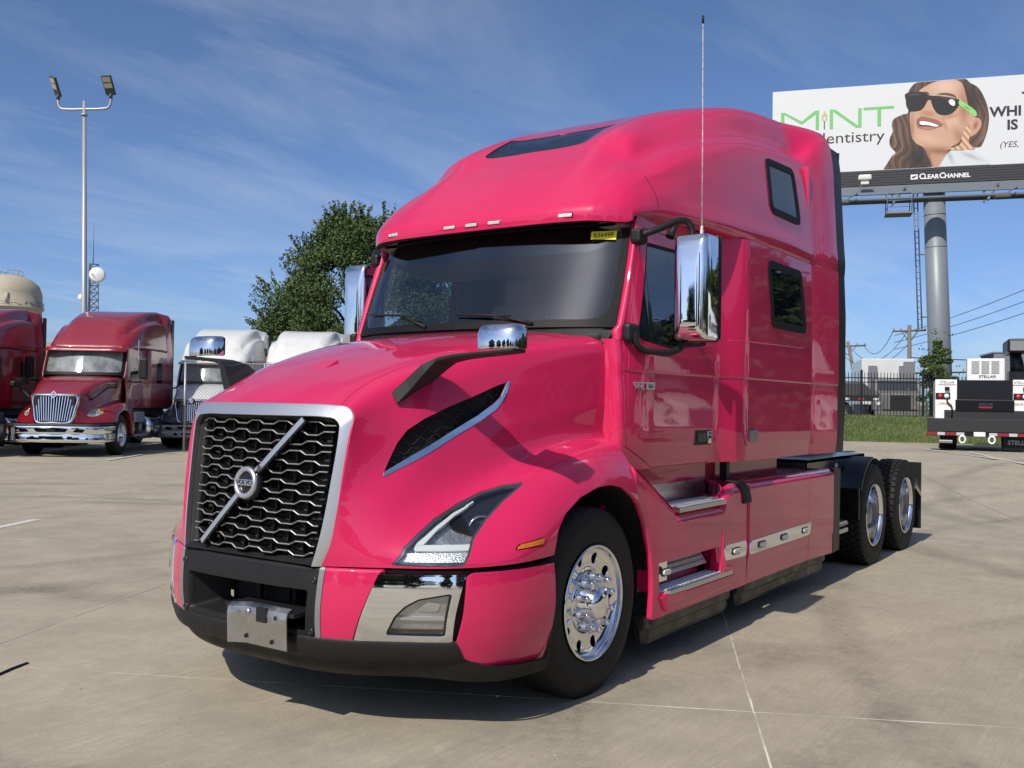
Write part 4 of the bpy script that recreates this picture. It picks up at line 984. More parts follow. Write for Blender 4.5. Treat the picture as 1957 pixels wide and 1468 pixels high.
def hub_and_nuts(par, y, rb, nuts=10, cover=.022):
    for k in range(nuts):
        q = 2*math.pi*(k+.5)/nuts; Mm = Matrix.Translation((rb*math.cos(q), y, rb*math.sin(q)))
        MB().lathe([(-.01,.019),(.012,.019),(.014,.024),(.022,.024),(.026,.018),(.062,.0155),(.070,.0185),(.078,.017),(.085,.010),(.087,0)], 14, Mm).build('lug_nut', CHROME, par)
def front_wheel(y):
    # root rim: lathe about y with ten hand holes drilled in the sloping disc
    seg = 160; NR = 60
    prof = spline([(.142,.312,0),(.148,.306,0),(.145,.298,0),(.118,.292,0),(.108,.283,0),(.098,.262,0),(.094,.240,0),(.092,.21,0),(.094,.185,0),(.096,.172,0),(.092,.168,0),(.085,.166,0)], NR)[:, :2]
    A = np.linspace(0, 2*np.pi, seg+1)
    G = np.array([[(r_*math.cos(a), x, r_*math.sin(a)) for a in A] for x, r_ in prof])
    S = grid(G, outward=None)
    if S.N[:, 1].mean() < 0: S = grid(G, flip=True)
    f = np.full(len(S.V), 1.)
    for k in range(10):
        q = 2*math.pi*k/10; c = np.array([.238*math.cos(q), .238*math.sin(q)]); f = np.minimum(f, np.hypot(S.V[:, 0]-c[0], S.V[:, 2]-c[1])-.032)
    S = clip(S, f)
    rim = smesh('wheel', S, POLISH, T, .016); rim.location = (0, y, .50)
    MB().lathe([(.03,.30),(.03,.16)], 48).build('rim_inside', DARK, rim)
    MB().lathe([(.05,.150),(.088,.165),(.098,.160),(.104,.150),(.106,.122),(.102,.118)], 60).build('hub_flange', POLISH, rim)
    MB().lathe([(.09,.118),(.112,.112),(.130,.10),(.150,.092),(.170,.088),(.186,.080),(.198,.062),(.205,.035),(.207,0)], 48).build('hub_cap', CHROME, rim)
    hub_and_nuts(rim, .104, .142)
    t = MB().lathe(steer_tyre(), 110).build('tyre', RUBBER, rim)
    text_ring(rim)
    return rim
def text_ring(rim):
    mb = MB(); random.seed(3)
    for a0 in (20, 65, 110, 200, 290):
        for k in range(9):
            q = R(a0+k*2.6); r_ = .405
            Mm = Matrix.Rotation(-q, 4, 'Y') @ Matrix.Translation((r_, .1405, 0))
            mb.box((-.012,-.003,-.006), (.012,.0012,.006-random.random()*.006), Mm)
    mb.build('tyre_relief', RUBBER, rim)
both(front_wheel(1.045))
def drive_tyre():
    w, ro, ri = .275, .512, .298; h = w/2
    prof = [(-h*.7,ri-.01),(-h*.95,ri+.03),(-h,ri+.09),(-h*.93,ro-.045),(-h*.88,ro-.024),(h*.88,ro-.024),(h*.93,ro-.045),(h*.965,ro-.065),(h*.99,ri+.13),(h,ri+.09),(h*.985,ri+.055),(h*.96,ri+.03),(h*.88,ri+.01),(h*.7,ri-.012)]
    mb = MB().lathe(prof, 90)
    for k in range(46):
        for j, (ya, yb) in enumerate(((-.123,-.082),(-.074,-.028),(-.020,.020),(.028,.074),(.082,.123))):
            q0 = 2*math.pi*(k+(.5 if j % 2 else 0))/46; q1 = q0+2*math.pi/46*.80; sk_ = .012*(1 if j < 2 else -1 if j > 2 else 0); V = []
            for r_ in (ro-.026, ro-(.004 if abs(ya+yb) > .18 else 0)):
                for q, y_ in ((q0, ya), (q1, ya), (q1+sk_, yb), (q0+sk_, yb)): V.append((r_*math.cos(q), y_, r_*math.sin(q)))
            mb.add(V, [(4,5,6,7),(0,1,5,4),(1,2,6,5),(2,3,7,6),(3,0,4,7)])
    return mb
DT = drive_tyre()
def drive_wheel(x, y):
    prof = [(.135,.315),(.142,.308),(.138,.298),(.10,.292),(.06,.288),(.0,.284),(-.03,.280),(-.045,.268),(-.055,.24),(-.06,.18),(-.06,.12)]
    rim = MB().lathe(prof, 72).build('wheel', POLISH, T); rim.location = (x, y, .50)
    MB().lathe([(-.06,.13),(-.03,.125),(.06,.115),(.09,.09),(.095,0)], 32).build('hub_cap', mat('hub_grey', (.3,.3,.31), .4, .7), rim)
    hub_and_nuts(rim, -.058, .142)
    return rim
first = None
for x in (-5.65, -6.97):
    for y in (1.065, .735):
        if first is None:
            w_ = drive_wheel(x, y); tm = DT.build('tyre', RUBBER, w_); first = w_
        else:
            w_ = first.copy(); col.objects.link(w_); w_.location = (x, y, .50); w_.rotation_euler = (0, random.random()*6, 0)
            for ch in first.children: c = ch.copy(); col.objects.link(c); c.parent = w_
        both(w_)
# ================================================================ ground
def hgt(x, y):
    x = np.asarray(x, float); y = np.asarray(y, float)
    side = sstep(y, -19, -9)*(1-sstep(x, -6, -4)*0)
    ramp = .55*sstep(-x, 10.5, 21)*side
    return ramp
def bank(x, y):
    """grass bank rising beyond the lot on the right"""
    d = -(x*.821+y*.571)                     # distance along the view axis from the truck origin
    return d
def node_concrete(name, base, joints=False):
    m = bpy.data.materials.new(name); m.use_nodes = True; n = m.node_tree.nodes; l = m.node_tree.links; b = n['Principled BSDF']
    tc = n.new('ShaderNodeTexCoord')
    geo = n.new('ShaderNodeNewGeometry')
    pos = geo.outputs['Position']
    def noise(scale, detail=6, rough=.6, vec=None, dist=0):
        x = n.new('ShaderNodeTexNoise'); x.inputs['Scale'].default_value = scale; x.inputs['Detail'].default_value = detail; x.inputs['Roughness'].default_value = rough; x.inputs['Distortion'].default_value = dist
        l.new(vec or pos, x.inputs[0]); return x.outputs[0]
    def rng(v, a, b_, c=0, d=1):
        r = n.new('ShaderNodeMapRange'); r.inputs[1].default_value = a; r.inputs[2].default_value = b_; r.inputs[3].default_value = c; r.inputs[4].default_value = d; l.new(v, r.inputs[0]); return r.outputs[0]
    def mth(op, a, b_=None):
        x = n.new('ShaderNodeMath'); x.operation = op
        for k, v in enumerate((a, b_)):
            if v is None: continue
            if isinstance(v, (int, float)): x.inputs[k].default_value = v
            else: l.new(v, x.inputs[k])
        return x.outputs[0]
    def mixc(f, c1, c2, mode='MIX'):
        x = n.new('ShaderNodeMix'); x.data_type = 'RGBA'; x.blend_type = mode
        for k, v in ((0, f), (6, c1), (7, c2)):
            if isinstance(v, (int, float)): x.inputs[k].default_value = v
            elif isinstance(v, tuple): x.inputs[k].default_value = (*v, 1)
            else: l.new(v, x.inputs[k])
        return x.outputs[2]
    br, dk, lt = base, tuple(c*.70 for c in base), tuple(min(1, c*1.16) for c in base)
    c = mixc(rng(noise(.35, 5), .3, .7), dk, br); c = mixc(rng(noise(1.6, 8, .7), .40, .70, 0, .9), c, lt); c = mixc(rng(noise(3.7, 8, .75, None, .8), .54, .76, 0, .30), c, tuple(k*.66 for k in base))
    # fine grain and broom-finish streaks
    mp = n.new('ShaderNodeMapping'); mp.inputs['Rotation'].default_value = (0, 0, R(-26)); mp.inputs['Scale'].default_value = (3, 46, 1); l.new(pos, mp.inputs[0])
    streak = noise(1.0, 4, .6, mp.outputs[0])
    c = mixc(rng(streak, .38, .66, 0, .38), c, tuple(k*.66 for k in base))
    grain = noise(75, 4, .85); c = mixc(rng(grain, .50, .70, 0, .75), c, tuple(k*.48 for k in base))
    grain2 = noise(42, 4, .8); c = mixc(rng(grain2, .56, .76, 0, .45), c, tuple(min(1, k*1.45) for k in base)); grain3 = noise(9, 5, .7); c = mixc(rng(grain3, .45, .75, 0, .35), c, tuple(k*.62 for k in base))
    # tyre marks: arcs about a few turning centres, broken up by noise
    sepx = n.new('ShaderNodeSeparateXYZ'); l.new(pos, sepx.inputs[0])
    for cx, cy, rad, w, st in ((-7.0,13.5,12.6,.20,.5),(-7.0,13.5,14.3,.24,.45),(3.0,14.0,13.0,.2,.4),(-1.5,-9.0,5.4,.26,.6),(-1.2,-8.4,3.5,.2,.55),(-16.0,9.5,9.4,.26,.5),(-14,-16,12,.3,.5),(9.5,4.0,8.3,.16,.4),(-30.0,26.0,31.5,.3,.5),(-30,26,33.6,.3,.5),(-22.0,-8.0,22.6,.25,.45),(2.0,20.0,17.6,.25,.4)):
        dx = mth('SUBTRACT', sepx.outputs[0], cx); dy = mth('SUBTRACT', sepx.outputs[1], cy)
        rr = mth('SQRT', mth('ADD', mth('MULTIPLY', dx, dx), mth('MULTIPLY', dy, dy)))
        wob = mth('MULTIPLY', mth('SUBTRACT', noise(.4, 2), .5), .5)
        band = mth('SUBTRACT', 1.0, mth('DIVIDE', mth('ABSOLUTE', mth('ADD', mth('SUBTRACT', rr, rad), wob)), w)); band = mth('MAXIMUM', band, 0)
        mask = mth('MULTIPLY', mth('MULTIPLY', rng(band, 0, .7), rng(noise(.55, 4), .36, .56)), rng(noise(14, 4, .7), .25, .7))
        c = mixc(mth('MULTIPLY', mask, st), c, (.085,.075,.062))
    # oil drips and stains
    vor = n.new('ShaderNodeTexVoronoi'); vor.inputs['Scale'].default_value = .9; l.new(pos, vor.inputs[0])
    spot = mth('MULTIPLY', rng(vor.outputs['Distance'], .045, .02), rng(noise(.8, 3), .5, .6)); c = mixc(mth('MULTIPLY', spot, .75), c, (.035,.030,.026))
    st2 = rng(noise(.9, 7, .7, None, 1.2), .64, .80, 0, .28); c = mixc(st2, c, (.15,.13,.105))
    if joints:
        mp2 = n.new('ShaderNodeMapping'); mp2.inputs['Rotation'].default_value = (0, 0, R(-26.2)); l.new(pos, mp2.inputs[0]); s2 = n.new('ShaderNodeSeparateXYZ'); l.new(mp2.outputs[0], s2.inputs[0])
        for k in (0, 1):
            f_ = mth('ABSOLUTE', mth('SUBTRACT', mth('FRACT', mth('ADD', mth('DIVIDE', s2.outputs[k], 4.6), .37+.2*k)), .5)); c = mixc(rng(f_, .497, .4985, 0, .7), c, (.12,.105,.085))
    l.new(c, b.inputs['Base Color']); b.inputs['Roughness'].default_value = .82; b.inputs['Specular IOR Level'].default_value = .35
    bp = n.new('ShaderNodeBump'); bp.inputs['Strength'].default_value = .35; bp.inputs['Distance'].default_value = .006; l.new(mth('ADD', mth('MULTIPLY', grain, .7), mth('MULTIPLY', streak, .8)), bp.inputs['Height']); l.new(bp.outputs[0], b.inputs['Normal'])
    return m
CONC = (.385,.345,.262)
CONC_SLAB = node_concrete('concrete', CONC); CONC_FAR = node_concrete('concrete_far', CONC, True)
# base sheet of the lot
def ground_sheet(name, xs, ys, zf, m):
    X, Y = np.meshgrid(xs, ys, indexing='ij'); Z = zf(X, Y); G = np.stack([X, Y, Z], -1); S = grid(G, outward=(0, 0, 1))
    o = mesh(name, S.V, S.F, m, None, True); o['kind'] = 'structure'; return o
xs = np.unique(np.concatenate([np.linspace(-700,-60,18), np.linspace(-60,20,81), np.linspace(20,400,12)]))
ys = np.unique(np.concatenate([np.linspace(-700,-60,18), np.linspace(-60,30,91), np.linspace(30,400,12)]))
pave = ground_sheet('pavement', xs, ys, lambda X, Y: hgt(X, Y)-.016, CONC_FAR)
# joint filler under the slabs near the camera
FILL = mat('joint_filler', (.74,.71,.64), .8, var=(1.7, 1., (.10,.085,.065)))
fill_v, fill_f = [], []
ang = R(26.2); u = Vector((math.cos(ang), math.sin(ang), 0)); w = Vector((-math.sin(ang), math.cos(ang), 0))   # slab axes
O = Vector((-.205, 1.996, 0))+0*u       # joint crossing seen at the lower right
rs = random.Random(4); SL = 4.6
# crossing of the two visible joints
JX = Vector((-.268, 1.985, 0))
for i in range(-3, 3):
    for j in range(-4, 2):
        c0 = JX+u*(SL*i)+w*(SL*j); g = .0065
        ctr = c0+u*SL/2+w*SL/2
        if not (-11.5 < ctr.x < 11 and -15 < ctr.y < 11): continue
        n_ = 24; P_ = []
        for a, b, d, e in ((0,0,1,0),(1,0,0,1),(1,1,-1,0),(0,1,0,-1)):
            for k in range(n_):
                s_ = k/n_; pu, pw = a+d*s_, b+e*s_
                jit = rs.uniform(-.0045, .0030); gx_ = min(max(pu*SL, g+jit), SL-g-jit); gw_ = min(max(pw*SL, g+jit), SL-g-jit)
                q = c0+u*gx_+w*gw_; P_.append((q.x, q.y, 0))
        m_ = len(P_); V = P_+[(x, y, -.03) for x, y, z in P_]
        q4 = [c0, c0+u*SL, c0+u*SL+w*SL, c0+w*SL]; o4 = len(fill_v); fill_v += [(p.x, p.y, -.002) for p in q4]; fill_f.append((o4, o4+1, o4+2, o4+3))
        mesh('slab', V, [tuple(range(m_))]+[(k, m_+k, m_+(k+1) % m_, (k+1) % m_) for k in range(m_)], CONC_SLAB, pave)
mesh('joint_filler', fill_v, fill_f, FILL, pave)
# painted bay lines
PAINT = mat('line_paint', (.62,.61,.57), .7, var=(9, .8, (.38,.34,.28)))
def stripe(a, b, wd=.10, z=.004):
    a = Vector((*a, 0)); b = Vector((*b, 0)); d = (b-a).normalized(); p = Vector((-d.y, d.x, 0))*wd/2
    za = float(hgt(a.x, a.y))+z; zb = float(hgt(b.x, b.y))+z
    o = mesh('bay_line', [(a.x-p.x, a.y-p.y, za), (b.x-p.x, b.y-p.y, zb), (b.x+p.x, b.y+p.y, zb), (a.x+p.x, a.y+p.y, za)], [(0,1,2,3)], PAINT, pave); return o
stripe((-1.45,-7.80),(-2.18,-8.23), .13); stripe((-1.0,-7.54),(-1.45,-7.80), .13)
stripe((-9.66,-18.34),(-11.8,-20.05), .11, .006)
stripe((-37,-3.6),(-40,-4.4), .1, .012); stripe((-19.2,.35),(-22.5,-1.9), .1, .012); stripe((-18.2,1.1),(-21.4,-.6), .1, .012)
# a short length of dark sealant in the joint at the far left
sl_ = MB(); sl_.tube([(1.50,-1.765,.001),(1.62,-1.71,.003),(1.80,-1.61,.002),(2.05,-1.49,.002)], .011, 6); sl_.build('joint_sealant', SEAL, pave)
# small grit and scraps scattered over the slabs: too small to tell apart
rs = random.Random(11); mb = MB()
for k in range(260):
    x, y = rs.uniform(-11, 4), rs.uniform(-11, 6); r_ = rs.uniform(.003, .009) if rs.random() < .93 else rs.uniform(.010, .018)
    pts = [(x+r_*math.cos(a+rs.random()*.6)*rs.uniform(.6, 1.3), y+r_*math.sin(a+rs.random()*.6)*rs.uniform(.6, 1.3)) for a in (0, 1.3, 2.5, 3.8, 5.0)]
    n = 5; V = [(a, b, 0) for a, b in pts]+[(x, y, r_*.7)]; mb.add(V, [(i, (i+1) % n, n) for i in range(n)])
gr_ = mb.build('grit', mat('grit', (.05,.045,.04), .9, var=(20, 1, (.45,.43,.4)))); gr_['kind'] = 'stuff'; gr_['label'] = 'fine grit and scraps lying on the concrete'
# grass bank beyond the lot on the right
vx, vy = -.821, -.571; px_, py_ = -.571, .821          # view axis and its right-hand normal
def vpos(d, s): return (4.62+vx*d+px_*s, 3.83+vy*d+py_*s)
GRASSM = mat('grass_soil', (.055,.085,.022), .9, var=(1.5, .8, (.10,.105,.04)), bump=(30,.8,.03))
ds = np.array([29.3,29.8,30.5,31.5,32.6,33.8,35,36,37,39,44,60,120,400]); ss = np.linspace(-8, 60, 60)
def bz_(d, s):
    x, y = 4.62+vx*d+px_*s, 3.83+vy*d+py_*s; edge = .35+.10*np.clip((s-9)/8, 0, 1)
    return edge+.03+(1.24-edge)*sstep(d, 29.6, 37)+.10*np.sin(s*.7+d)*.3*sstep(d, 30, 33)
D_, S_ = np.meshgrid(ds, ss, indexing='ij'); wv = .5*np.sin(S_*.21)-(S_-9)*.05
Dv = D_+wv*np.clip((40-D_)/10, 0, 1)
G = np.stack([4.62+vx*Dv+px_*S_, 3.83+vy*Dv+py_*S_, bz_(D_, S_)], -1); S = grid(G, outward=(0, 0, 1))
bankobj = mesh('grass_bank', S.V, S.F, GRASSM, None, True); bankobj['kind'] = 'structure'
# blades
rs = np.random.RandomState(5); nb = 42000
d = 29.45+(rs.rand(nb)**1.35)*8; s = rs.rand(nb)*22+2
wv = .5*np.sin(s*.21)-(s-9)*.05; dd = d+wv*np.clip((40-d)/10, 0, 1)
bx, by, bz = 4.62+vx*dd+px_*s, 3.83+vy*dd+py_*s, bz_(d, s)
a = rs.rand(nb)*6.28; hgt_ = .05+.07*rs.rand(nb); wd = .012+.012*rs.rand(nb); lx, ly = (rs.rand(nb)-.5)*.07, (rs.rand(nb)-.5)*.07
V = np.stack([np.stack([bx-wd*np.cos(a), by-wd*np.sin(a), bz], 1), np.stack([bx+wd*np.cos(a), by+wd*np.sin(a), bz], 1), np.stack([bx+lx, by+ly, bz+hgt_], 1)], 1).reshape(-1, 3)
F = np.arange(nb*3).reshape(-1, 3)
GRB = mat('grass_blade', (.075,.125,.028), .7, var=(.9, .9, (.16,.17,.055)))
go = mesh('grass', V, F, GRB); go['kind'] = 'stuff'; go['label'] = 'short mown grass on the bank below the black fence'
# ================================================================ parked trucks
def lowres_wheel(par, src, loc, flip=False):
    w_ = src.copy(); col.objects.link(w_); w_.parent = par; w_.location = loc; w_.scale = (1, -1 if flip else 1, 1); w_.rotation_euler = (0, random.random()*3, 0)
    for ch in src.children:
        if ch.name.split('.')[0] in ('tyre', 'hub_cap', 'hub_flange', 'rim_inside'): c = ch.copy(); col.objects.link(c); c.parent = w_
FW = [o for o in T.children if o.name == 'wheel'][0]; RW = first
def pair(o, par): other_side(o, par); return o
HGc = hood_surface()[::3, ::4]; RGc = roof_surface()[::3, ::4]; SGc = side_surface(nx=110, nz=60)
_cache = {}
def parked_truck(label, paint, style, loc, rot, group, scale=1., trim=None):
    sh = .7 if style == 'white' else 0.      # the white ones have a shorter sleeper
    key = (style, paint.name)
    if key in _cache:
        src = _cache[key]; R_ = src.copy(); col.objects.link(R_); R_.location = loc; R_.rotation_euler = (0, 0, rot); R_.scale = (scale,)*3; R_['label'] = label
        for ch in src.children:
            c = ch.copy(); col.objects.link(c); c.parent = R_
            for g2 in ch.children: d = g2.copy(); col.objects.link(d); d.parent = c
        return R_
    R_ = thing('parked_truck', label, 'truck', loc, rot, group, scale=scale); _cache[key] = R_
    lower = trim or paint
    if style in _cache and False: pass
    # hood, pinched towards the foot of the grille
    G = HGc.copy(); k = np.clip((G[..., 0]-.55)/.75, 0, 1); G[..., 1] *= 1-.20*k*np.clip((1.5-G[..., 2])/.7, 0, 1)
    G[..., 2] -= .03*k*(G[..., 2] > 1.4)
    H = grid(G, outward=(0, 1, .5)); lamp = rpoly([(1.12,.98),(1.06,1.08),(.90,1.16),(.70,1.19),(.58,1.17),(.72,1.06),(.95,.97)], .05)
    hs = keep_out(keep_out(H, ARCH), lamp)
    smesh('hood', joined(hs, mirrored(hs)), lower if style == 'white' else paint, R_, .02)
    if style == 'white':
        tp = clip(H, H.V[:, 2]-1.5); smesh('hood_top', joined(shift(tp, .003), mirrored(shift(tp, .003))), paint, R_, .0)
    lm = smesh('headlight', shift(keep_in(H, lamp, .004), -.004), mat('far_lamp', (.62,.63,.64), .18, .5, bump=(40, 1., .05), var=(26, 1, (.2,.2,.21))), R_, .03)
    smesh('turn_lamp', shift(keep_in(H, rpoly([(.72,1.185),(.58,1.17),(.70,1.08),(.76,1.06)], .02), .004), .001), AMBER, lm, .02); pair(lm, R_)
    fl = G[:, 0]; fx = float(fl[:, 0].mean())
    # grille: chrome surround, upright bars, diamond emblem
    ol = [(0,1.53),(.30,1.53),(.54,1.50),(.575,1.44),(.53,1.15),(.445,.83),(.40,.80),(0,.79)]; il = [(0,1.455),(.28,1.455),(.47,1.44),(.495,1.40),(.455,1.15),(.385,.88),(.36,.86),(0,.855)]
    def lp(L, o): return np.array([(1.42-.1333*(b-.8)-.25*a*a+o, a, b) for a, b in spline([(a, b, 0) for a, b in L], 50)[:, :2]])
    fr_ = grid(np.array([lp(ol, -.05), lp(ol, 0), lp([((a+c)/2, (b+d)/2) for (a, b), (c, d) in zip(ol, il)], .025), lp(il, .005), lp(il, -.06)]), outward=(1, 0, 0))
    g_ = smesh('grille', joined(fr_, mirrored(fr_)), CHROME, R_, 0)
    mesh('grille_back', [(1.30,-.5,1.48),(1.34,-.42,.82),(1.34,.42,.82),(1.30,.5,1.48)], [(0,1,2,3)], DARK, g_)
    for i in range(15):
        y = -.46+i*.0657; z0 = .86; z1 = 1.455
        yb = y*.80
        mb = MB(); mb.add([(1.405-.25*yb*yb, yb-.007, z0), (1.405-.25*yb*yb, yb+.007, z0), (1.335-.25*y*y, y+.008, z1), (1.335-.25*y*y, y-.008, z1), (1.375-.25*yb*yb, yb, z0), (1.30-.25*y*y, y, z1)], [(0,1,2,3),(1,4,5,2),(4,0,3,5)]); mb.build('grille_bar', CHROME, g_)
    EMt = frame_m((1.37,0,1.50), (0,1,0), (-.13,0,1))
    mb = MB(); mb.prism([(0,.095),(.095,0),(0,-.095),(-.095,0)], 0, .02, 'z', EMt); mb.build('emblem', CHROME, g_)
    mb = MB(); mb.prism([(0,.06),(.06,0),(0,-.06),(-.06,0)], .018, .022, 'z', EMt); mb.build('emblem_field', mat('emblem_red', (.25,.02,.02), .4), g_)
    mb = MB(); mb.prism([(-.045,-.012),(.045,-.012),(.045,.012),(-.045,.012)], .02, .025, 'z', EMt); mb.build('emblem_bar', CHROME, g_)
    # bumper
    if style != 'white' or True:
        PB = spline([(1.50,0,0),(1.49,.35,0),(1.46,.70,0),(1.40,.98,0),(1.28,1.15,0),(1.05,1.21,0),(.62,1.225,0)], 70)
        Tn_ = np.gradient(PB, axis=0); Nb = np.stack([Tn_[:, 1], -Tn_[:, 0]], 1); Nb /= np.linalg.norm(Nb, axis=1, keepdims=True)
        def rw(z, d_): return np.c_[PB[:, :2]+Nb*d_, np.full(len(PB), z)]
        bs = grid(hermite(np.array([rw(.74,-.05), rw(.735,0), rw(.66,.012), rw(.55,.0), rw(.46,.012), rw(.36,.004), rw(.34,-.03)]), np.linspace(0, 1, 40)), outward=(1, .5, 0))
        bs = joined(bs, mirrored(bs))
        cuts = [rpoly([(-.42,.685),(.42,.685),(.34,.595),(-.34,.595)], .02), rpoly([(-.30,.50),(.30,.50),(.27,.435),(-.27,.435)], .02)]+[rpoly([(s_*.50,.60),(s_*.60,.685),(s_*.80,.665),(s_*.74,.585)], .02) for s_ in (1, -1)]+[rpoly([(s_*.36,.425),(s_*.40,.50),(s_*.52,.49),(s_*.48,.42)], .015) for s_ in (1, -1)]
        for c_ in cuts: bs = keep_out(bs, c_, 0, 'yz')
        bpr = smesh('bumper', bs, CHROME if style != 'white' else mat('dull_bumper', (.4,.4,.4), .4, .8), R_, .03)
        ins_ = grid(np.array([rw(.73,-.07), rw(.36,-.07)]), outward=(1, .5, 0)); smesh('bumper_inside', joined(ins_, mirrored(ins_)), DARK, bpr, 0)
        tr_ = grid(hermite(np.array([rw(.80,-.10), rw(.795,-.03), rw(.745,-.01)]), np.linspace(0, 1, 8)), outward=(1, .5, .5)); smesh('bumper_trim', joined(tr_, mirrored(tr_)), BLACKPL, bpr, 0)
        mb = MB(); mb.box((1.35,-.10,.61), (1.49,.10,.67)); mb.build('plate_holder', BLACKPL, bpr)
    # cab and sleeper
    S0 = grid(SGc, outward=(0, 1, 0)); dgl = rpoly([(-.62,1.97),(-.80,2.53),(-1.42,2.53),(-1.45,1.97)], .05); swin = rpoly([(-2.55,2.46),(-3.05,2.46),(-3.05,1.86),(-2.55,1.86)], .05)
    sp = keep_out(keep_out(S0, dgl), PIL)
    if not sh: sp = keep_out(sp, swin)
    sp = clip(sp, sp.V[:, 0]+3.90-sh); sp = clip(sp, sp.V[:, 2]-1.14)
    if style == 'white':
        up = clip(sp, sp.V[:, 2]-1.95); lo_ = clip(sp, 1.95-sp.V[:, 2]); pair(smesh('cab_side', up, paint, R_, .02), R_); pair(smesh('cab_lower', lo_, lower, R_, .02), R_)
    else: pair(smesh('cab_side', sp, paint, R_, .02), R_)
    pair(smesh('door_window', shift(keep_in(S0, dgl), -.01), GLASSK, R_, 0), R_); (pair(smesh('sleeper_window', shift(keep_in(S0, swin), -.004), GLASSK, R_, 0), R_) if not sh else None)
    dl = MB()
    for pts_ in ([(-.50,1.25),(-.52,1.95),(-.74,2.62)], [(-1.62,1.2),(-1.62,2.62)], [(-.50,1.25),(-.75,1.16),(-1.62,1.16)]):
        dl.tube([(x, sy_(x, z)+.0005, z) for x, z in pts_ for _ in (0,)], .004, 4)
    pair(dl.build('door_gap', SEAL, R_), R_)
    pair(smesh('windscreen_pillar', pil, paint, R_, .01), R_)
    wsq = smesh('windscreen', keep_in(GF, WS, .0, 'yz'), mat('hazy_windscreen', (.10,.115,.115), .03, 0, 0, spec=.9, var=(3.2, .9, (.30,.32,.31))), R_, 0)
    smesh('windscreen_seal', shift(clip(GF, -(sdv-.05)), .006), SEAL, wsq, .02)
    # visor with amber lamps
    vz = [[(-.34,y,2.66),(-.36,y,2.72),(-.52,y,2.775),(-.72,y,2.79)] for y in (0,.5,.8)]+[[(-.42,.98,2.655),(-.45,.985,2.71),(-.60,.97,2.76),(-.76,.95,2.775)], [(-.50,1.06,2.65),(-.53,1.06,2.69),(-.64,1.03,2.73),(-.78,1.0,2.75)]]
    vs = grid(loft(vz, 24, 12), outward=(.3, 0, 1)); v_ = smesh('visor', joined(vs, mirrored(vs)), paint, R_, .03)
    for y in (-.92,-.22,0,.22,.92):
        MB().lathe([(0,.055),(.018,.05),(.03,.03),(.034,0)], 12, Matrix.Translation((-.42-.09*(abs(y) > .5), y, 2.742)) @ Matrix.Rotation(R(-40), 4, 'Y') @ Matrix.Rotation(R(90), 4, 'X') @ Matrix.Diagonal((.6,1,1,1))).build('visor_lamp', mat('amber_cap', (.85,.25,.04), .3), v_)
    # roof fairing set back above the visor
    Gr = RGc.copy(); fr2 = np.clip((-.35-Gr[..., 0])/1.4, 0, 1); Gr[..., 0] -= .30*(1-fr2); Gr[..., 2] = np.where(Gr[..., 2] > 2.8, Gr[..., 2]-.10*np.clip((Gr[..., 2]-2.8)/1.2, 0, 1), Gr[..., 2]); Gr[..., 2] += .02
    if sh: Gr[..., 0] = np.where(Gr[..., 0] < -.75, -.75+(Gr[..., 0]+.75)*(2.74-sh)/2.74, Gr[..., 0])
    rs_ = grid(Gr, outward=(0, 1, 1)); smesh('roof_fairing', joined(rs_, mirrored(rs_)), paint, R_, .02)
    Ge = [[(x, p[0]+(q[0]-p[0])*w_, (p[1]-.10*max(0, (p[1]-2.8)/1.2)+.02)+(q[1]-p[1]-.03)*w_) for x, w_ in ((-3.49+sh, 0), (-3.58+sh, .4), (-3.72+sh, .75), (-3.9+sh, 1))] for p, q in zip(ENDP, [(a*.985, b-.02) for a, b in TGT])]
    ex_ = grid(loft(Ge, 50, 14), outward=(0, 1, 1)); smesh('roof_tail', joined(ex_, mirrored(ex_)), paint, R_, .02)
    for s_ in (1, -1):
        mb = MB(); mb.box((-4.10+sh, s_*1.225-.018, 1.25), (-3.905+sh, s_*1.225+.018, 3.78)); mb.build('gap_seal', FRAME, R_)
    mb = MB(); mb.box((-3.90+sh,-1.2,1.15), (-3.86+sh,1.2,3.80)); mb.build('sleeper_back', paint, R_)
    mb = MB(); mb.box((-3.85+sh,-1.05,1.0), (-.45,1.05,1.16)); mb.build('cab_floor', FRAME, R_); mb = MB(); mb.box((-.48,-1.0,1.17), (-.44,1.0,1.95)); mb.build('firewall', FRAME, R_)
    if sh:
        uw = [(-2.65,1.195,3.32),(-2.95,1.205,3.32),(-2.95,1.225,3.05),(-2.70,1.218,3.05)]
        for s_ in (1, -1): mesh('upper_window', [(x, s_*(y+.012), z) for x, y, z in uw], [(0,1,2,3) if s_ < 0 else (3,2,1,0)], GLASSK, R_)
    # mirrors
    m_ = MB(); m_.box((-.72,1.36,1.95), (-.60,1.58,2.50), bevel=.04); mm_ = m_.build('side_mirror', BLACKPL, R_); MB().tube(spline([(-.60,1.10,1.90),(-.62,1.25,1.87),(-.66,1.42,1.90)], 8), .025, 8).build('mirror_arm', BLACKPL, mm_); pair(mm_, R_)
    if style != 'white':
        m_ = MB(); m_.box((.70,1.05,1.68), (.84,1.30,1.83), bevel=.04); hm_ = m_.build('hood_mirror', BLACKPL, R_); MB().tube([(.92,.72,1.40),(.90,.80,1.46),(.80,1.08,1.70)], [.04,.03,.022], 8).build('mirror_arm', BLACKPL, hm_); pair(hm_, R_)
    MB().tube([(-.95,1.25,1.9),(-.95,1.24,3.0)], .006, 5).build('antenna', mat('antenna_white', (.6,.58,.58), .5), R_)
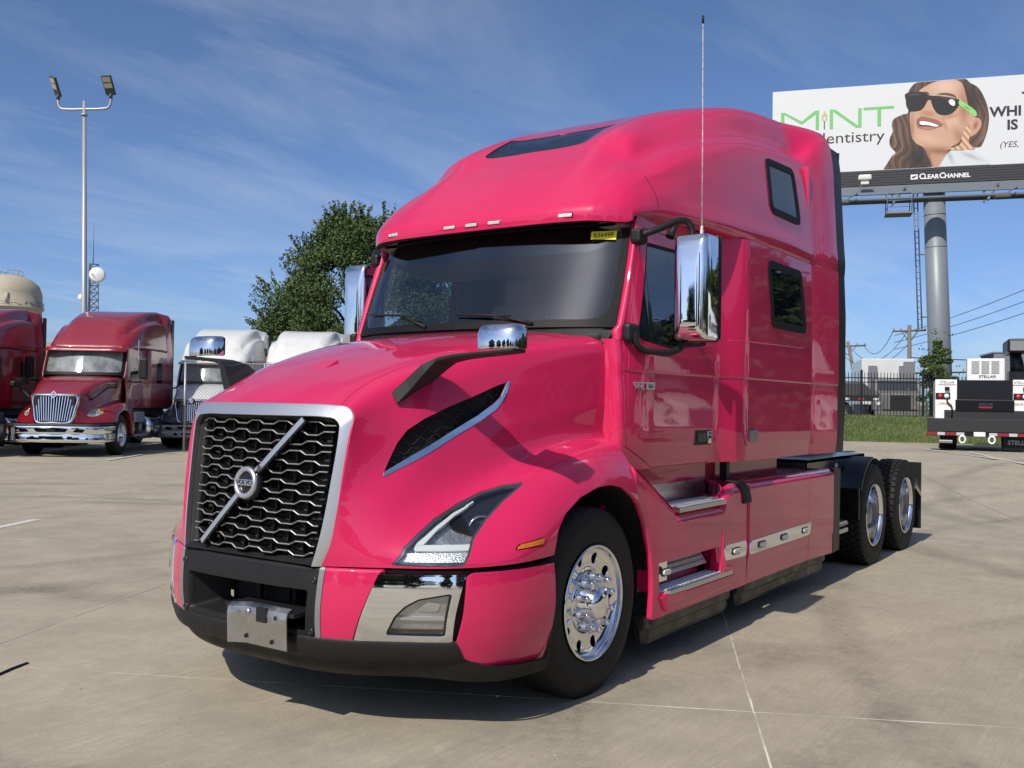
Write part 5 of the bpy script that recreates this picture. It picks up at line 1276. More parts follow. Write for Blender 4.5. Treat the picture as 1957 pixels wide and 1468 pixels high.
    # tank, step box, chassis
    for s_ in (1,):
        tk = MB().lathe([(-.58,0),(-.58,.28),(-.56,.325),(-.53,.335),(.53,.335),(.56,.325),(.58,.28),(.58,0)], 40, Matrix.Translation((-2.55,.95,.66)) @ Matrix.Rotation(R(90), 4, 'Z')).build('fuel_tank', POLISH, R_)
        for x in (-2.25,-2.85): MB().lathe([(-.02,.336),(-.02,.345),(.02,.345),(.02,.336)], 40, Matrix.Translation((x,.95,.66)) @ Matrix.Rotation(R(90), 4, 'Z')).build('tank_strap', FRAME, tk)
        pair(tk, R_)
        mb = MB(); mb.box((-1.75,.75,.80), (-.95,1.18,1.08), bevel=.02); mb.box((-1.85,.80,.42), (-.95,1.22,.48), bevel=.01); mb.box((-1.75,.72,.45), (-.95,.90,.82)); sb_ = mb.build('step_box', ALU, R_); pair(sb_, R_)
    mb = MB(); A_ = arc(-.05,.50,.66, -5, 185, 16); n = len(A_); mb.add([(a, y, b) for y in (.5, 1.19) for a, b in A_], [(i, i+1, n+i+1, n+i) for i in range(n-1)]); pair(mb.build('wheel_well', DARK, R_), R_)
    mb = MB(); mb.prism([(-.42,1.25),(-.42,1.05),(-.60,.75),(-.66,.50),(-.72,.48),(-.75,.80),(-.70,1.15)], 1.08, 1.215, 'y'); pair(mb.build('fender_tail', paint, R_, .02), R_)
    mb = MB(); mb.box((-7.4,-.45,.78), (.9,.45,1.04)); mb.build('chassis', FRAME, R_)
    mb = MB(); mb.prism([(-6.75,1.10),(-5.7,1.12),(-5.9,1.22),(-6.6,1.22)], -.45, .45, 'y'); mb.build('fifth_wheel', FRAME, R_)
    for s_ in (1, -1): lowres_wheel(R_, FW, (0, s_*1.03, .50), s_ < 0)
    for x in (-5.55, -6.87):
        for y in (1.05, .72):
            for s_ in (1, -1): lowres_wheel(R_, RW, (x, s_*y, .50), s_ < 0)
    return R_
TG = 'sleeper trucks parked in the lot behind'
HD = R(37.7)
A1 = (-10.69,-21.49,0)
parked_truck('dark red sleeper truck with chrome bumper and upright-bar grille facing the viewer', REDP, 'red', A1, HD, TG, 1.08)
parked_truck('dark red sleeper truck cut off by the left edge, only cab rear and mirror showing', REDP, 'red', (A1[0]+3.5, A1[1]-1.1, 0), HD, TG, 1.03)
GREYL = mat('grey_lower', (.20,.21,.21), .4, 0, .4, .05)
wl = HD-R(2)
def place_back(P, h, s_=1.):
    """front axle position so that the sleeper's upper rear corner stands at P"""
    lx, ly = (-3.9+.7)*s_, 1.22*s_; return (P[0]-(lx*math.cos(h)-ly*math.sin(h)), P[1]-(lx*math.sin(h)+ly*math.cos(h)), 0)
parked_truck('white and grey sleeper truck behind the chain-link fence, nearest the red truck', WHITEP, 'white', place_back((-19.1,-23.3), wl, 1.02), wl, TG, 1.02, GREYL)
parked_truck('white sleeper truck under the oak tree, half hidden by the pink hood', WHITEP, 'white', place_back((-21.0,-21.3), wl, 1.02), wl, TG, 1.02, GREYL)
TAN = mat('tan_paint', (.34,.29,.20), .45, 0, .4, .05)
parked_truck('tan-roofed sleeper truck seen between the two red trucks', TAN, 'white', place_back((-20.3,-36.6), HD, 1.0), HD, TG, 1.0, WHITEP)

# ================================================================ left background
TILT = (R(2.3), 0, 0)
lp_ = thing('light_pole', 'tall grey twin-head light pole rising behind the red truck', 'light pole', (-13.95,-26.35,0), 0, None, TILT)
POLEG = mat('galvanised_grey', (.36,.37,.38), .45, .4)
MB().tube([(0,0,0),(0,0,3),(0,0,11.55)], [.11,.10,.06], 14).build('pole', POLEG, lp_)
MB().tube(spline([(.50,-.74,11.72),(.50,-.73,11.50),(.46,-.67,11.33),(.30,-.43,11.28),(0,0,11.28),(-.30,.43,11.28),(-.46,.67,11.33),(-.50,.73,11.50),(-.50,.74,11.72)], 40), .045, 8).build('cross_arm', POLEG, lp_)
MB().tube([(0,0,11.05),(0,0,11.12)], .11, 10).build('collar', POLEG, lp_)
for sx, tw in ((1, -38), (-1, 4)):
    Mm = Matrix.Translation((sx*.50, -sx*.74, 11.80)) @ Matrix.Rotation(R(33), 4, 'Z') @ Matrix.Rotation(R(-52), 4, 'Y') @ Matrix.Rotation(R(tw), 4, 'X')
    mb = MB(); mb.box((-.06,-.17,-.05), (.62,.17,.04), Mm, .03); h_ = mb.build('lamp_head', mat('lamp_dark', (.05,.055,.06), .5), lp_)
    for x in (.20, .40):
        mb = MB(); mb.box((x,-.13,-.062), (x+.16,.13,-.049), Mm); mb.build('led_panel', mat('led_panel', (.45,.42,.33), .4), h_)
    mb = MB(); mb.tube([(sx*.50,-sx*.74,11.62), (sx*.50,-sx*.74,11.82)], .06, 8); mb.build('knuckle', mat('lamp_dark', (.05,.055,.06), .5), h_)
# domed water tank
wt = thing('water_tank', 'tan domed water tank behind the left red truck', 'water tank', (-100.3,-195.0,0), 0, None, None)
TANK = mat('tank_tan', (.40,.36,.27), .7, var=(.2, .5, (.33,.29,.21)))
MB().lathe([(0,6.3),(19.3,6.3),(19.3,6.7),(19.7,6.7),(19.75,6.35),(22.6,6.3),(24.2,5.7),(25.4,4.4),(26.2,2.4),(26.4,0)], 64, Matrix.Rotation(R(90), 4, 'X')).build('shell', TANK, wt)
mb = MB()
for k in range(40):
    q = 2*math.pi*k/40; mb.tube([(6.6*math.cos(q),6.6*math.sin(q),19.7),(6.6*math.cos(q),6.6*math.sin(q),20.8)], .03, 4)
for z in (20.25,20.8): mb.tube([(6.6*math.cos(2*math.pi*k/40),6.6*math.sin(2*math.pi*k/40),z) for k in range(40)], .03, 4, closed=True)
mb.build('ledge_railing', POLEG, wt)
mb = MB(); rs = random.Random(2)
for k in range(14):
    q = 2*math.pi*k/14; mb.tube([(2.6*math.cos(q),2.6*math.sin(q),26.0),(2.6*math.cos(q),2.6*math.sin(q),27.2+rs.random()*.5)], .05, 4)
mb.tube([(2.6*math.cos(2*math.pi*k/14),2.6*math.sin(2*math.pi*k/14),27.1) for k in range(14)], .05, 4, closed=True); mb.build('dome_railing', POLEG, wt)
MB().tube([(3.2,5.4,20.3),(3.2,5.4,22.2)], .35, 8).build('vent_stack', TANK, wt)
# lattice mast with dishes
lm_ = thing('lattice_mast', 'steel lattice mast with white dish antennas', 'radio mast', (-81.4,-134.7,0), R(20), None, None)
DSTEEL = mat('dark_steel', (.10,.11,.12), .6, .3); mb = MB(); HM = 22.0
def mw(z): return 1.15-.35*z/HM
cs = [(1,0),(-.5,.866),(-.5,-.866)]
for cx, cy in cs: mb.tube([(cx*mw(0),cy*mw(0),0),(cx*mw(HM),cy*mw(HM),HM)], .085, 5)
nseg = 20
for k in range(nseg):
    z0, z1 = HM*k/nseg, HM*(k+1)/nseg
    for i in range(3):
        a_, b_ = cs[i], cs[(i+1) % 3]; p0 = (a_[0]*mw(z0), a_[1]*mw(z0), z0); p1 = (b_[0]*mw(z1), b_[1]*mw(z1), z1); q0 = (b_[0]*mw(z0), b_[1]*mw(z0), z0); q1 = (a_[0]*mw(z1), a_[1]*mw(z1), z1)
        mb.tube([p0, p1], .045, 4); mb.tube([q0, q1], .045, 4); mb.tube([q1, p1], .045, 4)
mb.build('lattice', DSTEEL, lm_); MB().tube([(0,0,HM),(0,0,HM+6)], [.07,.03], 6).build('whip', DSTEEL, lm_)
for x, y, z, r_ in ((1.0,1.6,20.2,1.15),(1.2,-1.3,11.6,.95),(.8,-1.2,16.8,.55)):
    d_ = MB().lathe([(-.45,0),(-.45,r_*.9),(-.35,r_),(.25,r_),(.38,r_*.8),(.45,0)], 24, Matrix.Translation((x,y,z)) @ Matrix.Rotation(R(-62), 4, 'Z')).build('dish', mat('dish_white', (.7,.71,.71), .5), lm_)
MB().tube([(-2.0,-1.0,20.2),(2.0,1.4,20.2)], .08, 5).build('antenna_boom', DSTEEL, lm_)
# chain-link fence between the lots
GALV = mat('galvanised_wire', (.33,.34,.35), .5, .6)
F0 = Vector((-13.67,-20.71,0)); F1 = Vector((-19.0,-12.9,0)); fd = (F1-F0).normalized(); FL = (F1-F0).length
cf = thing('chain_link_fence', 'galvanised chain-link fence in front of the white trucks', 'fence', F0, math.atan2(fd.y, fd.x))
FH = 2.66
for k in range(5):
    x = k*FL/4; MB().tube([(x,0,0),(x,0,FH)], .038, 8).build('post', GALV, cf)
MB().tube([(0,0,FH-.03),(FL,0,FH-.03)], .022, 6).build('top_rail', GALV, cf)
mb = MB(); V = []; F = []
st_ = .095
nx = int(FL/st_); nz = int(FH/st_)
def wire(x0, z0, x1, z1):
    o = len(V); w_ = .0028; dx, dz = x1-x0, z1-z0; L = math.hypot(dx, dz); nx_, nz_ = -dz/L*w_, dx/L*w_
    V.extend([(x0+nx_, -w_, z0+nz_), (x0-nx_, w_, z0-nz_), (x1-nx_, w_, z1-nz_), (x1+nx_, -w_, z1+nz_)]); F.append((o, o+1, o+2, o+3))
for i in range(-nz, nx):
    for sgn in (1, -1):
        x0 = i*st_; z0 = 0 if sgn > 0 else FH; x1 = x0+FH; z1 = FH if sgn > 0 else 0
        if x0 < 0: t_ = -x0/FH; x0 = 0; z0 = z0+(z1-z0)*t_
        if x1 > FL: t_ = (FL-x0)/(x1-x0); z1 = z0+(z1-z0)*t_; x1 = FL
        if x1-x0 > .02: wire(x0, z0, x1, z1)
wm = mesh('wire_mesh', V, F, GALV, cf); wm['kind'] = 'stuff'
# grey box trailer behind the fence
rb = thing('grey_trailer', 'dark grey box trailer behind the white trucks', 'trailer', (-25.0,-25.0,0), R(36), None)
mb = MB(); mb.box((-10,-1.25,1.1), (2.5,1.25,3.75)); mb.build('box', mat('trailer_grey', (.16,.17,.18), .5), rb, .02); mb = MB(); mb.box((-9,-1.0,.9), (2,1.0,1.1)); mb.build('underframe', FRAME, rb)
for x in (-8.5,-7.2):
    for s_ in (1, -1): lowres_wheel(rb, RW, (x, s_*1.0, .5), s_ < 0)

# ---- trees ------------------------------------------------------------
BARK = mat('bark', (.055,.045,.035), .9, bump=(14,.8,.03)); LEAF = mat('leaf', (.042,.080,.020), .6, var=(1.3, 1., (.095,.130,.032)), spec=.4)
LEAF2 = mat('leaf_dark', (.035,.060,.018), .65, var=(1.0, .9, (.07,.09,.03)), spec=.3)
def tree_mesh(seed, height, rad, trunk_h, nleaf, lsize, spiky=.0, ncl=70):
    rs = np.random.RandomState(seed); tr = MB(); tips = []
    top = Vector((0, 0, height*.78)); tr.tube([(0,0,0),(.05,.03,trunk_h),(.1,-.05,height*.55),top], [.26*rad/3,.20*rad/3,.12*rad/3,.03], 9)
    cen = []
    for k in range(ncl):
        ph = rs.rand()*2*math.pi; v_ = rs.rand(); z = trunk_h*.85+(height-trunk_h*.85)*v_**.9
        prof = math.sin(math.pi*min(1, max(.02, (z-trunk_h*.7)/(height*1.04-trunk_h*.7)))**.62)**.75
        rr = rad*prof*(.45+.6*rs.rand()**.6); c = Vector((rr*math.cos(ph), rr*math.sin(ph), z-.18*rr+rs.normal()*.15)); cen.append((c, (.55+.55*rs.rand())*rad/3.2))
        b0 = Vector((.06*rs.normal(), .06*rs.normal(), max(trunk_h*.8, z*.72-.3*rr))); mid_ = (b0+c)/2+Vector((0, 0, .25))
        if k % 2 == 0: tr.tube([b0, mid_, c], [.075*rad/3,.045*rad/3,.012], 5)
    V = np.zeros((nleaf, 4, 3)); cc = np.array([list(c) for c, r_ in cen]); cr = np.array([r_ for c, r_ in cen])
    idx = rs.randint(0, len(cen), nleaf); d = rs.normal(size=(nleaf, 3)); d /= np.linalg.norm(d, axis=1, keepdims=True)
    p = cc[idx]+d*(cr[idx]*rs.rand(nleaf)**.42)[:, None]*np.array([1.15, 1.15, .72])
    # twigs standing out at the top and sides
    ns = int(nleaf*spiky); k = rs.randint(0, len(cen), ns); dirv = cc[k]-np.array([0, 0, height*.35]); dirv /= np.linalg.norm(dirv, axis=1, keepdims=True); kk = rs.randint(0, 5, ns)
    jit = np.stack([np.sin(k*12.9+kk*3), np.sin(k*7.3+kk*5), np.sin(k*4.1+kk)], 1)*.35; dv = dirv+jit; dv[:, 2] = np.abs(dv[:, 2])+.15; dv /= np.linalg.norm(dv, axis=1, keepdims=True)
    p[:ns] = cc[k]+dv*((cr[k]*.6)[:, None]+rs.rand(ns, 1)**1.3*.75)+rs.normal(size=(ns, 3))*.035
    n_ = rs.normal(size=(nleaf, 3)); n_[:, 2] += .5; n_ /= np.linalg.norm(n_, axis=1, keepdims=True); a_ = np.cross(n_, rs.normal(size=(nleaf, 3))); a_ /= np.linalg.norm(a_, axis=1, keepdims=True); b_ = np.cross(n_, a_)
    s = lsize*(.6+.8*rs.rand(nleaf, 1)); V[:, 0] = p-a_*s; V[:, 1] = p-b_*s*.5+n_*s*.12; V[:, 2] = p+a_*s; V[:, 3] = p+b_*s*.5+n_*s*.12
    return tr, V.reshape(-1, 3), np.arange(nleaf*4).reshape(-1, 4)
def tree(name, label, loc, args, leaf, group=None):
    t_ = thing(name, label, 'tree', loc, 0, group); tr, V, F = tree_mesh(*args); tr.build('trunk', BARK, t_); mesh('crown', V, F, leaf, t_); return t_
tree('oak_tree', 'broad green oak tree with twiggy top behind the white trucks', (-27.6,-27.0,0), (21,9.7,3.95,3.4,125000,.070,.12,70), LEAF)
st = tree('young_tree', 'small young tree beside the black picket fence', (-36.9,-4.35,1.2), (5,3.0,.75,.7,9000,.05,.03,45), LEAF)

# ================================================================ right background
bb = thing('billboard', 'large white billboard on a grey post with a smiling woman in dark sunglasses', 'billboard', (0,0,0))
P0 = Vector((-43.465,-13.685,0)); P1 = Vector((-47.19,-2.72,0)); bd = (P1-P0).normalized(); BLn = 14.63; ZB, ZT = 13.40, 17.66
nrm = Vector((bd.y, -bd.x, 0))
if nrm.dot(Vector((1,.3,0))) < 0: nrm = -nrm
BBM = frame_m((P0.x, P0.y, ZB), bd, (0,0,1))        # local x along, y up, z outwards
if (BBM.to_3x3() @ Vector((0,0,1))).dot(nrm) < 0: raise Exception('billboard faces away')
VINYL = mat('billboard_vinyl', (.60,.615,.62), .55, bump=(1.2,.15,.05))
BH = ZT-ZB
mb = MB(); mb.box((0,0,-.35), (BLn,BH,0), BBM); mb.build('panel', VINYL, bb)
def flat(pts, mcol, name, z, smooth_=True, n=None):
    P = np.array(pts, float)
    if smooth_:
        Q = np.vstack([P[-2:], P, P[:3]]); out_ = []
        m = len(P)
        for i in range(m):
            p0, p1, p2, p3 = P[i-1], P[i], P[(i+1) % m], P[(i+2) % m]
            for t in (0, .25, .5, .75): out_.append(.5*((2*p1)+(-p0+p2)*t+(2*p0-5*p1+4*p2-p3)*t*t+(-p0+3*p1-3*p2+p3)*t**3))
        P = np.array(out_)
    me = bpy.data.meshes.new(name); bm = bmesh.new(); vs = [bm.verts.new(BBM @ Vector((x, y, z))) for x, y in P]; f = bm.faces.new(vs); bmesh.ops.triangulate(bm, faces=[f]); bm.to_mesh(me); bm.free(); me.materials.append(mcol)
    return link(bpy.data.objects.new(name, me), bb)
def pm(name, c): return mat('print_'+name, c, .55)
def print_mat():
    m = bpy.data.materials.new('printed_portrait'); m.use_nodes = True; n = m.node_tree.nodes; at = n.new('ShaderNodeVertexColor'); at.layer_name = 'ink'; m.node_tree.links.new(at.outputs[0], n['Principled BSDF'].inputs['Base Color']); n['Principled BSDF'].inputs['Roughness'].default_value = .55; return m
PRM = print_mat()
def cat(pts, n=5):
    P = np.array(pts, float); m = len(P); out_ = []
    for i in range(m):
        p0, p1, p2, p3 = P[i-1], P[i], P[(i+1) % m], P[(i+2) % m]
        for t in np.linspace(0, 1, n, endpoint=False): out_.append(.5*((2*p1)+(-p0+p2)*t+(2*p0-5*p1+4*p2-p3)*t*t+(-p0+3*p1-3*p2+p3)*t**3))
    return np.array(out_)
def printed(name, pts, colfn, z, res=.035, sm=True):
    """flat printed area whose ink colour varies like a photograph"""
    poly = cat(pts) if sm else np.array(pts); x0, y0 = poly.min(0)-res; x1, y1 = poly.max(0)+res
    X, Y = np.meshgrid(np.arange(x0, x1+res, res), np.arange(y0, y1+res, res), indexing='ij'); S = keep_in(grid(np.stack([X, Y, 0*X], -1)), poly, 0, 'xy')
    V = [BBM @ Vector((v[0], min(max(v[1], .02), 4.245), z)) for v in S.V]; o = mesh(name, V, S.F, PRM, bb)
    c = np.clip(colfn(S.V[:, 0], S.V[:, 1]), 0, 1); ca = o.data.color_attributes.new('ink', 'FLOAT_COLOR', 'POINT'); ca.data.foreach_set('color', np.c_[c, np.ones(len(c))].astype(np.float32).ravel()); return o
def lin(c): return ((np.array(c)/255.)**2.2)[None]*.74
def blob(x, y, cx, cy, rx, ry, rot=0):
    a_ = R(rot); dx, dy = x-cx, y-cy; u_ = dx*math.cos(a_)+dy*math.sin(a_); v_ = -dx*math.sin(a_)+dy*math.cos(a_); return np.exp(-(u_/rx)**2-(v_/ry)**2)[:, None]
def mixk(c, d, k): return c*(1-k)+lin(d)*k
def hair_ink(x, y):
    ph = x*7.0+np.sin(y*2.1+x*1.3)*1.6+np.sin(y*5+x*3)*.5; s_ = (.5+.5*np.sin(ph*2.6))[:, None]*.6+(.5+.5*np.sin(ph*6.3+y*3))[:, None]*.4
    c = lin((62,48,44))*np.ones((len(x), 3)); c = mixk(c, (128,98,80), s_*.75); c = mixk(c, (158,124,102), (s_**3)*blob(x, y, 5.95, 1.6, .5, 1.2)*.9); c = mixk(c, (38,32,33), blob(x, y, 9.25, 3.2, .45, .9)*.8+blob(x, y, 6.9, .45, .55, .8)*.9*(s_ < 2)); c = mixk(c, (150,118,96), s_*blob(x, y, 9.75, 1.5, .25, .8)*.8); return c
def skin_ink(x, y):
    c = lin((214,170,142))*np.ones((len(x), 3))
    c = mixk(c, (236,202,178), blob(x, y, 8.1, 3.95, .55, .35)*.9); c = mixk(c, (232,190,164), blob(x, y, 8.45, 2.15, .55, .35, -20)*.9); c = mixk(c, (228,184,156), blob(x, y, 7.3, 1.45, .55, .22, -15)*.9)
    c = mixk(c, (166,112,84), blob(x, y, 8.95, 2.9, .22, 1.0)*.8); c = mixk(c, (150,98,74), blob(x, y, 7.9, .78, .75, .20, -6)*1.); c = mixk(c, (172,118,90), blob(x, y, 6.62, 1.9, .10, .9)*.8); c = mixk(c, (176,124,96), blob(x, y, 8.75, 1.45, .22, .55, 25)*.8)
    c = mixk(c, (184,128,100), blob(x, y, 7.35, 2.66, .35, .14, -12)*.9+blob(x, y, 8.3, 2.45, .45, .12, 12)*.7); c = mixk(c, (190,130,100), blob(x, y, 8.10, 2.05, .08, .28, 20)*.8); c = mixk(c, (198,146,118), blob(x, y, 7.75, .35, .3, .4)*.7); c = mixk(c, (120,78,60), blob(x, y, 7.45, .3, .10, .6, 15)*.8); return c
hair = [(6.88,4.245),(7.69,4.25),(8.63,4.25),(9.0,4.25),(9.24,4.03),(9.57,3.79),(9.83,3.33),(10.0,2.81),(10.07,2.23),(9.98,1.58),(9.81,1.08),(9.65,.88),(9.12,.91),(8.52,.87),(7.9,.35),(7.52,.03),(7.31,.02),(6.4,.02),(5.45,.02),(5.33,.04),(5.46,.26),(5.7,.66),(5.87,.83),(5.63,1.15),(5.59,1.52),(5.73,1.88),(5.69,2.22),(5.79,2.51),(6.2,2.7),(6.44,2.8),(6.37,3.51),(6.54,3.98)]
printed('printed_hair', hair, hair_ink, .006)
printed('printed_face', [(7.29,4.05),(7.76,4.22),(8.5,4.24),(8.84,4.06),(9.0,3.61),(9.14,2.94),(9.28,2.5),(9.48,2.27),(9.11,1.78),(8.92,1.5),(8.72,1.15),(8.39,.95),(8.12,.52),(7.96,.03),(7.60,.03),(7.38,.49),(7.17,.98),(6.83,1.22),(6.62,1.53),(6.55,2.02),(6.51,2.68),(6.61,2.9),(6.88,3.73)], skin_ink, .013)
printed('printed_ear', [(9.48,2.3),(9.68,2.22),(9.73,1.96),(9.61,1.68),(9.38,1.47),(9.15,1.41),(9.08,1.64),(9.28,1.99)], lambda x, y: mixk(lin((216,166,140))*np.ones((len(x), 3)), (160,100,78), blob(x, y, 9.48, 1.95, .10, .22, -20)), .017, .03)
dark_ink = lambda x, y: mixk(lin((34,33,36))*np.ones((len(x), 3)), (74,72,76), blob(x, y, 8.2, 3.38, .5, .06, -12)+blob(x, y, 6.7, 3.65, .3, .06))
printed('printed_glasses', [(6.33,3.73),(7.02,3.76),(7.36,3.55),(7.33,3.33),(7.12,2.94),(6.89,2.82),(6.55,2.83),(6.37,3.06),(6.32,3.4)], dark_ink, .020); printed('printed_glasses', [(7.49,3.48),(8.03,3.46),(8.77,3.22),(8.64,2.83),(8.38,2.58),(8.04,2.53),(7.74,2.67),(7.53,3.06)], dark_ink, .020)
flat([(7.26,3.60),(7.60,3.50),(7.56,3.32),(7.30,3.33)], pm('sunglasses', (.016,.016,.018)), 'printed_bridge', .021, False)
flat([(8.77,3.24),(8.87,3.16),(9.17,2.92),(9.47,2.65),(9.52,2.41),(9.40,2.40),(9.28,2.50),(9.08,2.70),(8.73,3.02)], pm('green', (.22,.56,.16)), 'printed_temple', .022)
text('temple_lettering', 'MINT', .13, BBM @ Matrix.Translation((9.10,2.80,.026)) @ Matrix.Rotation(R(-37), 4, 'Z'), pm('green_dark', (.03,.12,.03)), bb, .001)
flat([(8.27,3.22),(8.41,3.29),(8.54,3.17),(8.54,2.99),(8.44,2.97),(8.32,3.07)], pm('white', (.8,.8,.8)), 'printed_glint', .026)
printed('printed_lips', [(6.82,2.37),(7.03,2.54),(7.3,2.48),(7.7,2.35),(7.98,2.14),(8.01,2.03),(7.77,1.94),(7.44,1.85),(7.1,1.91),(6.86,2.03)], lambda x, y: mixk(lin((170,104,94))*np.ones((len(x), 3)), (200,140,128), blob(x, y, 7.35, 1.95, .4, .06, -8)), .019, .03)
flat([(6.90,2.23),(7.03,2.33),(7.44,2.23),(7.86,2.04),(7.74,1.97),(7.3,2.04),(7.0,2.06)], pm('mouth', (.05,.02,.02)), 'printed_mouth', .022); flat([(6.95,2.22),(7.04,2.31),(7.44,2.22),(7.82,2.04),(7.70,2.0),(7.3,2.10),(7.04,2.13)], pm('teeth', (.80,.79,.78)), 'printed_teeth', .025)
flat([(7.73,3.57),(8.03,3.63),(8.44,3.54),(8.64,3.34),(8.37,3.45),(8.03,3.54)], pm('brow', (.08,.05,.04)), 'printed_brow', .019); flat([(7.05,3.73),(7.29,3.74),(7.40,3.6),(7.15,3.67)], pm('brow', (.08,.05,.04)), 'printed_brow', .019)
printed('printed_shirt', [(7.85,.02),(8.19,.63),(8.39,.80),(8.69,.70),(9.05,.80),(9.35,.75),(9.75,.54),(10.15,.02)], lambda x, y: mixk(lin((226,230,232))*np.ones((len(x), 3)), (186,190,194), blob(x, y, 8.35, .5, .10, .4, 25)+blob(x, y, 9.3, .45, .5, .1, -25)), .019, .05, False)
printed('printed_earring', [(9.11,2.0),(9.20,1.95),(9.25,1.6),(9.18,1.15),(9.45,.84),(9.2,.78),(8.6,.80),(8.25,.86),(8.72,1.02),(8.85,1.2),(8.88,1.5)], lambda x, y: mixk(lin((196,140,98))*np.ones((len(x), 3)), (244,214,186), (.5+.5*np.sin(x*23+y*17))[:, None]**2), .022, .03)
# lettering of the advertisement
GRN = pm('logo_green', (.15,.47,.14)); BLK = pm('black', (.018,.020,.024))
for poly in ([(.42,3.16),(.60,3.16),(1.43,2.66),(1.43,2.50)], [(2.26,3.17),(2.07,3.17),(1.43,2.66),(1.43,2.50),(2.10,2.98)], [(2.10,3.10),(2.26,3.17),(2.26,2.19),(2.10,2.19)], [(.42,3.16),(.58,3.06),(.58,2.19),(.42,2.19)],
             [(2.77,3.17),(2.93,3.17),(2.93,2.18),(2.77,2.18)], [(4.12,3.15),(4.28,3.15),(4.28,2.18),(4.12,2.18)], [(2.80,3.17),(3.02,3.17),(4.24,2.18),(4.02,2.18)], [(4.37,3.16),(5.79,3.16),(5.79,3.03),(4.37,3.03)], [(5.02,3.05),(5.19,3.05),(5.19,2.18),(5.02,2.18)]):
    flat(poly, GRN, 'logo_letter', .006+.0004*len(poly)+.002*random.random(), False)
for a, b in (((2.46,2.60),(2.40,2.80)), ((2.58,2.60),(2.64,2.80)), ((2.46,2.78),(2.42,2.96)), ((2.58,2.78),(2.62,2.96)), ((2.52,2.85),(2.52,3.12))):
    c = ((a[0]+b[0])/2, (a[1]+b[1])/2); flat([a, (c[0]-.05, c[1]), b, (c[0]+.05, c[1])], pm('leaf', (.45,.42,.14)), 'logo_leaf', .008+.002*random.random())
flat([(2.49,2.62),(2.55,2.62),(2.55,2.19),(2.49,2.19)], pm('grey', (.12,.12,.12)), 'logo_stem', .007, False)
text('logo_lettering', 'dentistry', .80, BBM @ Matrix.Translation((5.36, 1.70, .006)), BLK, bb, .001, 'RIGHT', xs=1.12)
text('headline', 'WHI', .66, BBM @ Matrix.Translation((10.10, 2.52, .006)), BLK, bb, .001, 'LEFT', bold=.022, xs=1.04)
text('headline', 'IS', .66, BBM @ Matrix.Translation((10.84, 1.86, .006)), BLK, bb, .001, 'LEFT', bold=.022, xs=1.04)
text('headline', 'T', .66, BBM @ Matrix.Translation((11.50, 3.16, .006)), BLK, bb, .001, 'LEFT', bold=.022)
text('small_print', '(YES,', .40, BBM @ Matrix.Translation((10.52, .93, .006)), BLK, bb, .001, 'LEFT', shear=.22)
# apron, catwalk, lamps, post
APR = mat('apron_dark', (.03,.032,.037), .6); BSTEEL = mat('billboard_steel', (.15,.175,.20), .5, .2)
for k in range(6):
    mb = MB(); mb.box((0,-.14-.125*k,-.02-.012*k), (BLn,-.03-.125*k,.06), BBM); mb.build('apron_slat', APR, bb)
mb = MB(); mb.box((-.05,-1.14,-.30), (BLn+.05,-.80,.05), BBM); mb.build('lower_beam', BSTEEL, bb)
mb = MB(); mb.box((0,-.80,-.36), (BLn,0,-.06), BBM); mb.build('apron_back', APR, bb)
for k in range(2):
    mb = MB(); mb.box((-.2,-1.48-.26*k,1.15-.1*k), (BLn+.2,-1.36-.26*k,1.30-.1*k), BBM); mb.build('catwalk_rail', BSTEEL, bb)
mb = MB(); mb.box((-.2,-1.75,.35), (BLn+.2,-1.69,1.2), BBM); mb.build('catwalk', mat('catwalk_grate', (.05,.06,.075), .7), bb)
for x in (1.6, 5.75, 9.9, 13.6):
    mb = MB(); mb.box((x-.05,-1.78,-.2), (x+.05,-1.0,-.08), BBM); mb.build('bracket', BSTEEL, bb)
    MB().tube([BBM @ Vector((x+.55,-.95,.1)), BBM @ Vector((x-.1,-1.95,1.35))], .06, 6).build('strut', BSTEEL, bb)
for x in (3.3, 10.3):
    a_ = BBM @ Vector((x+.75,-1.40,1.3)); b_ = BBM @ Vector((x,-1.85,1.9)); MB().tube([a_, b_], .03, 6).build('lamp_arm', BSTEEL, bb)
    mb = MB(); mb.box((x-.34,-2.05,1.75), (x+.34,-1.80,2.25), BBM, .08); mb.build('flood_lamp', mat('flood_grey', (.09,.09,.09), .6), bb)
mb = MB(); mb.box((4.1,-.66,.55), (4.72,-.38,.95), BBM, .08); mb.box((4.22,-.86,.6), (4.6,-.62,.85), BBM, .03); mb.build('flood_lamp', mat('flood_white', (.62,.61,.56), .5), bb)
MB().tube([BBM @ Vector((4.3,-.8,.8)), BBM @ Vector((4.0,-1.35,1.3))], .025, 5).build('lamp_arm', BSTEEL, bb)
mb = MB(); mb.box((5.35,-2.42,.25), (6.55,-2.34,1.35), BBM); mb.build('ladder_platform', mat('platform_grate', (.20,.19,.16), .7), bb)
mb = MB()
for x, z in ((5.40,.30),(6.5,.30),(5.40,1.3),(6.5,1.3)): mb.tube([BBM @ Vector((x,-2.4,z)), BBM @ Vector((x,-1.2,z))], .022, 5)
for y in (-1.45,-1.8,-2.1): mb.tube([BBM @ Vector((5.40,y,1.3)), BBM @ Vector((6.5,y,1.3))], .018, 5); mb.tube([BBM @ Vector((5.40,y,.3)), BBM @ Vector((5.40,y,1.3))], .018, 5)
mb.build('platform_rail', BSTEEL, bb)
pt_ = lambda z: (-46.69-.400*(12.315-z)/8.87, -6.608+.267*(12.315-z)/8.87)
MB().tube([(*pt_(.9), .9), (*pt_(5), 5), (*pt_(12.6), 12.6)], [.54,.53,.50], 36).build('post', mat('post_grey', (.20,.225,.25), .45, .1, var=(1.2,.35,(.16,.18,.2))), bb)
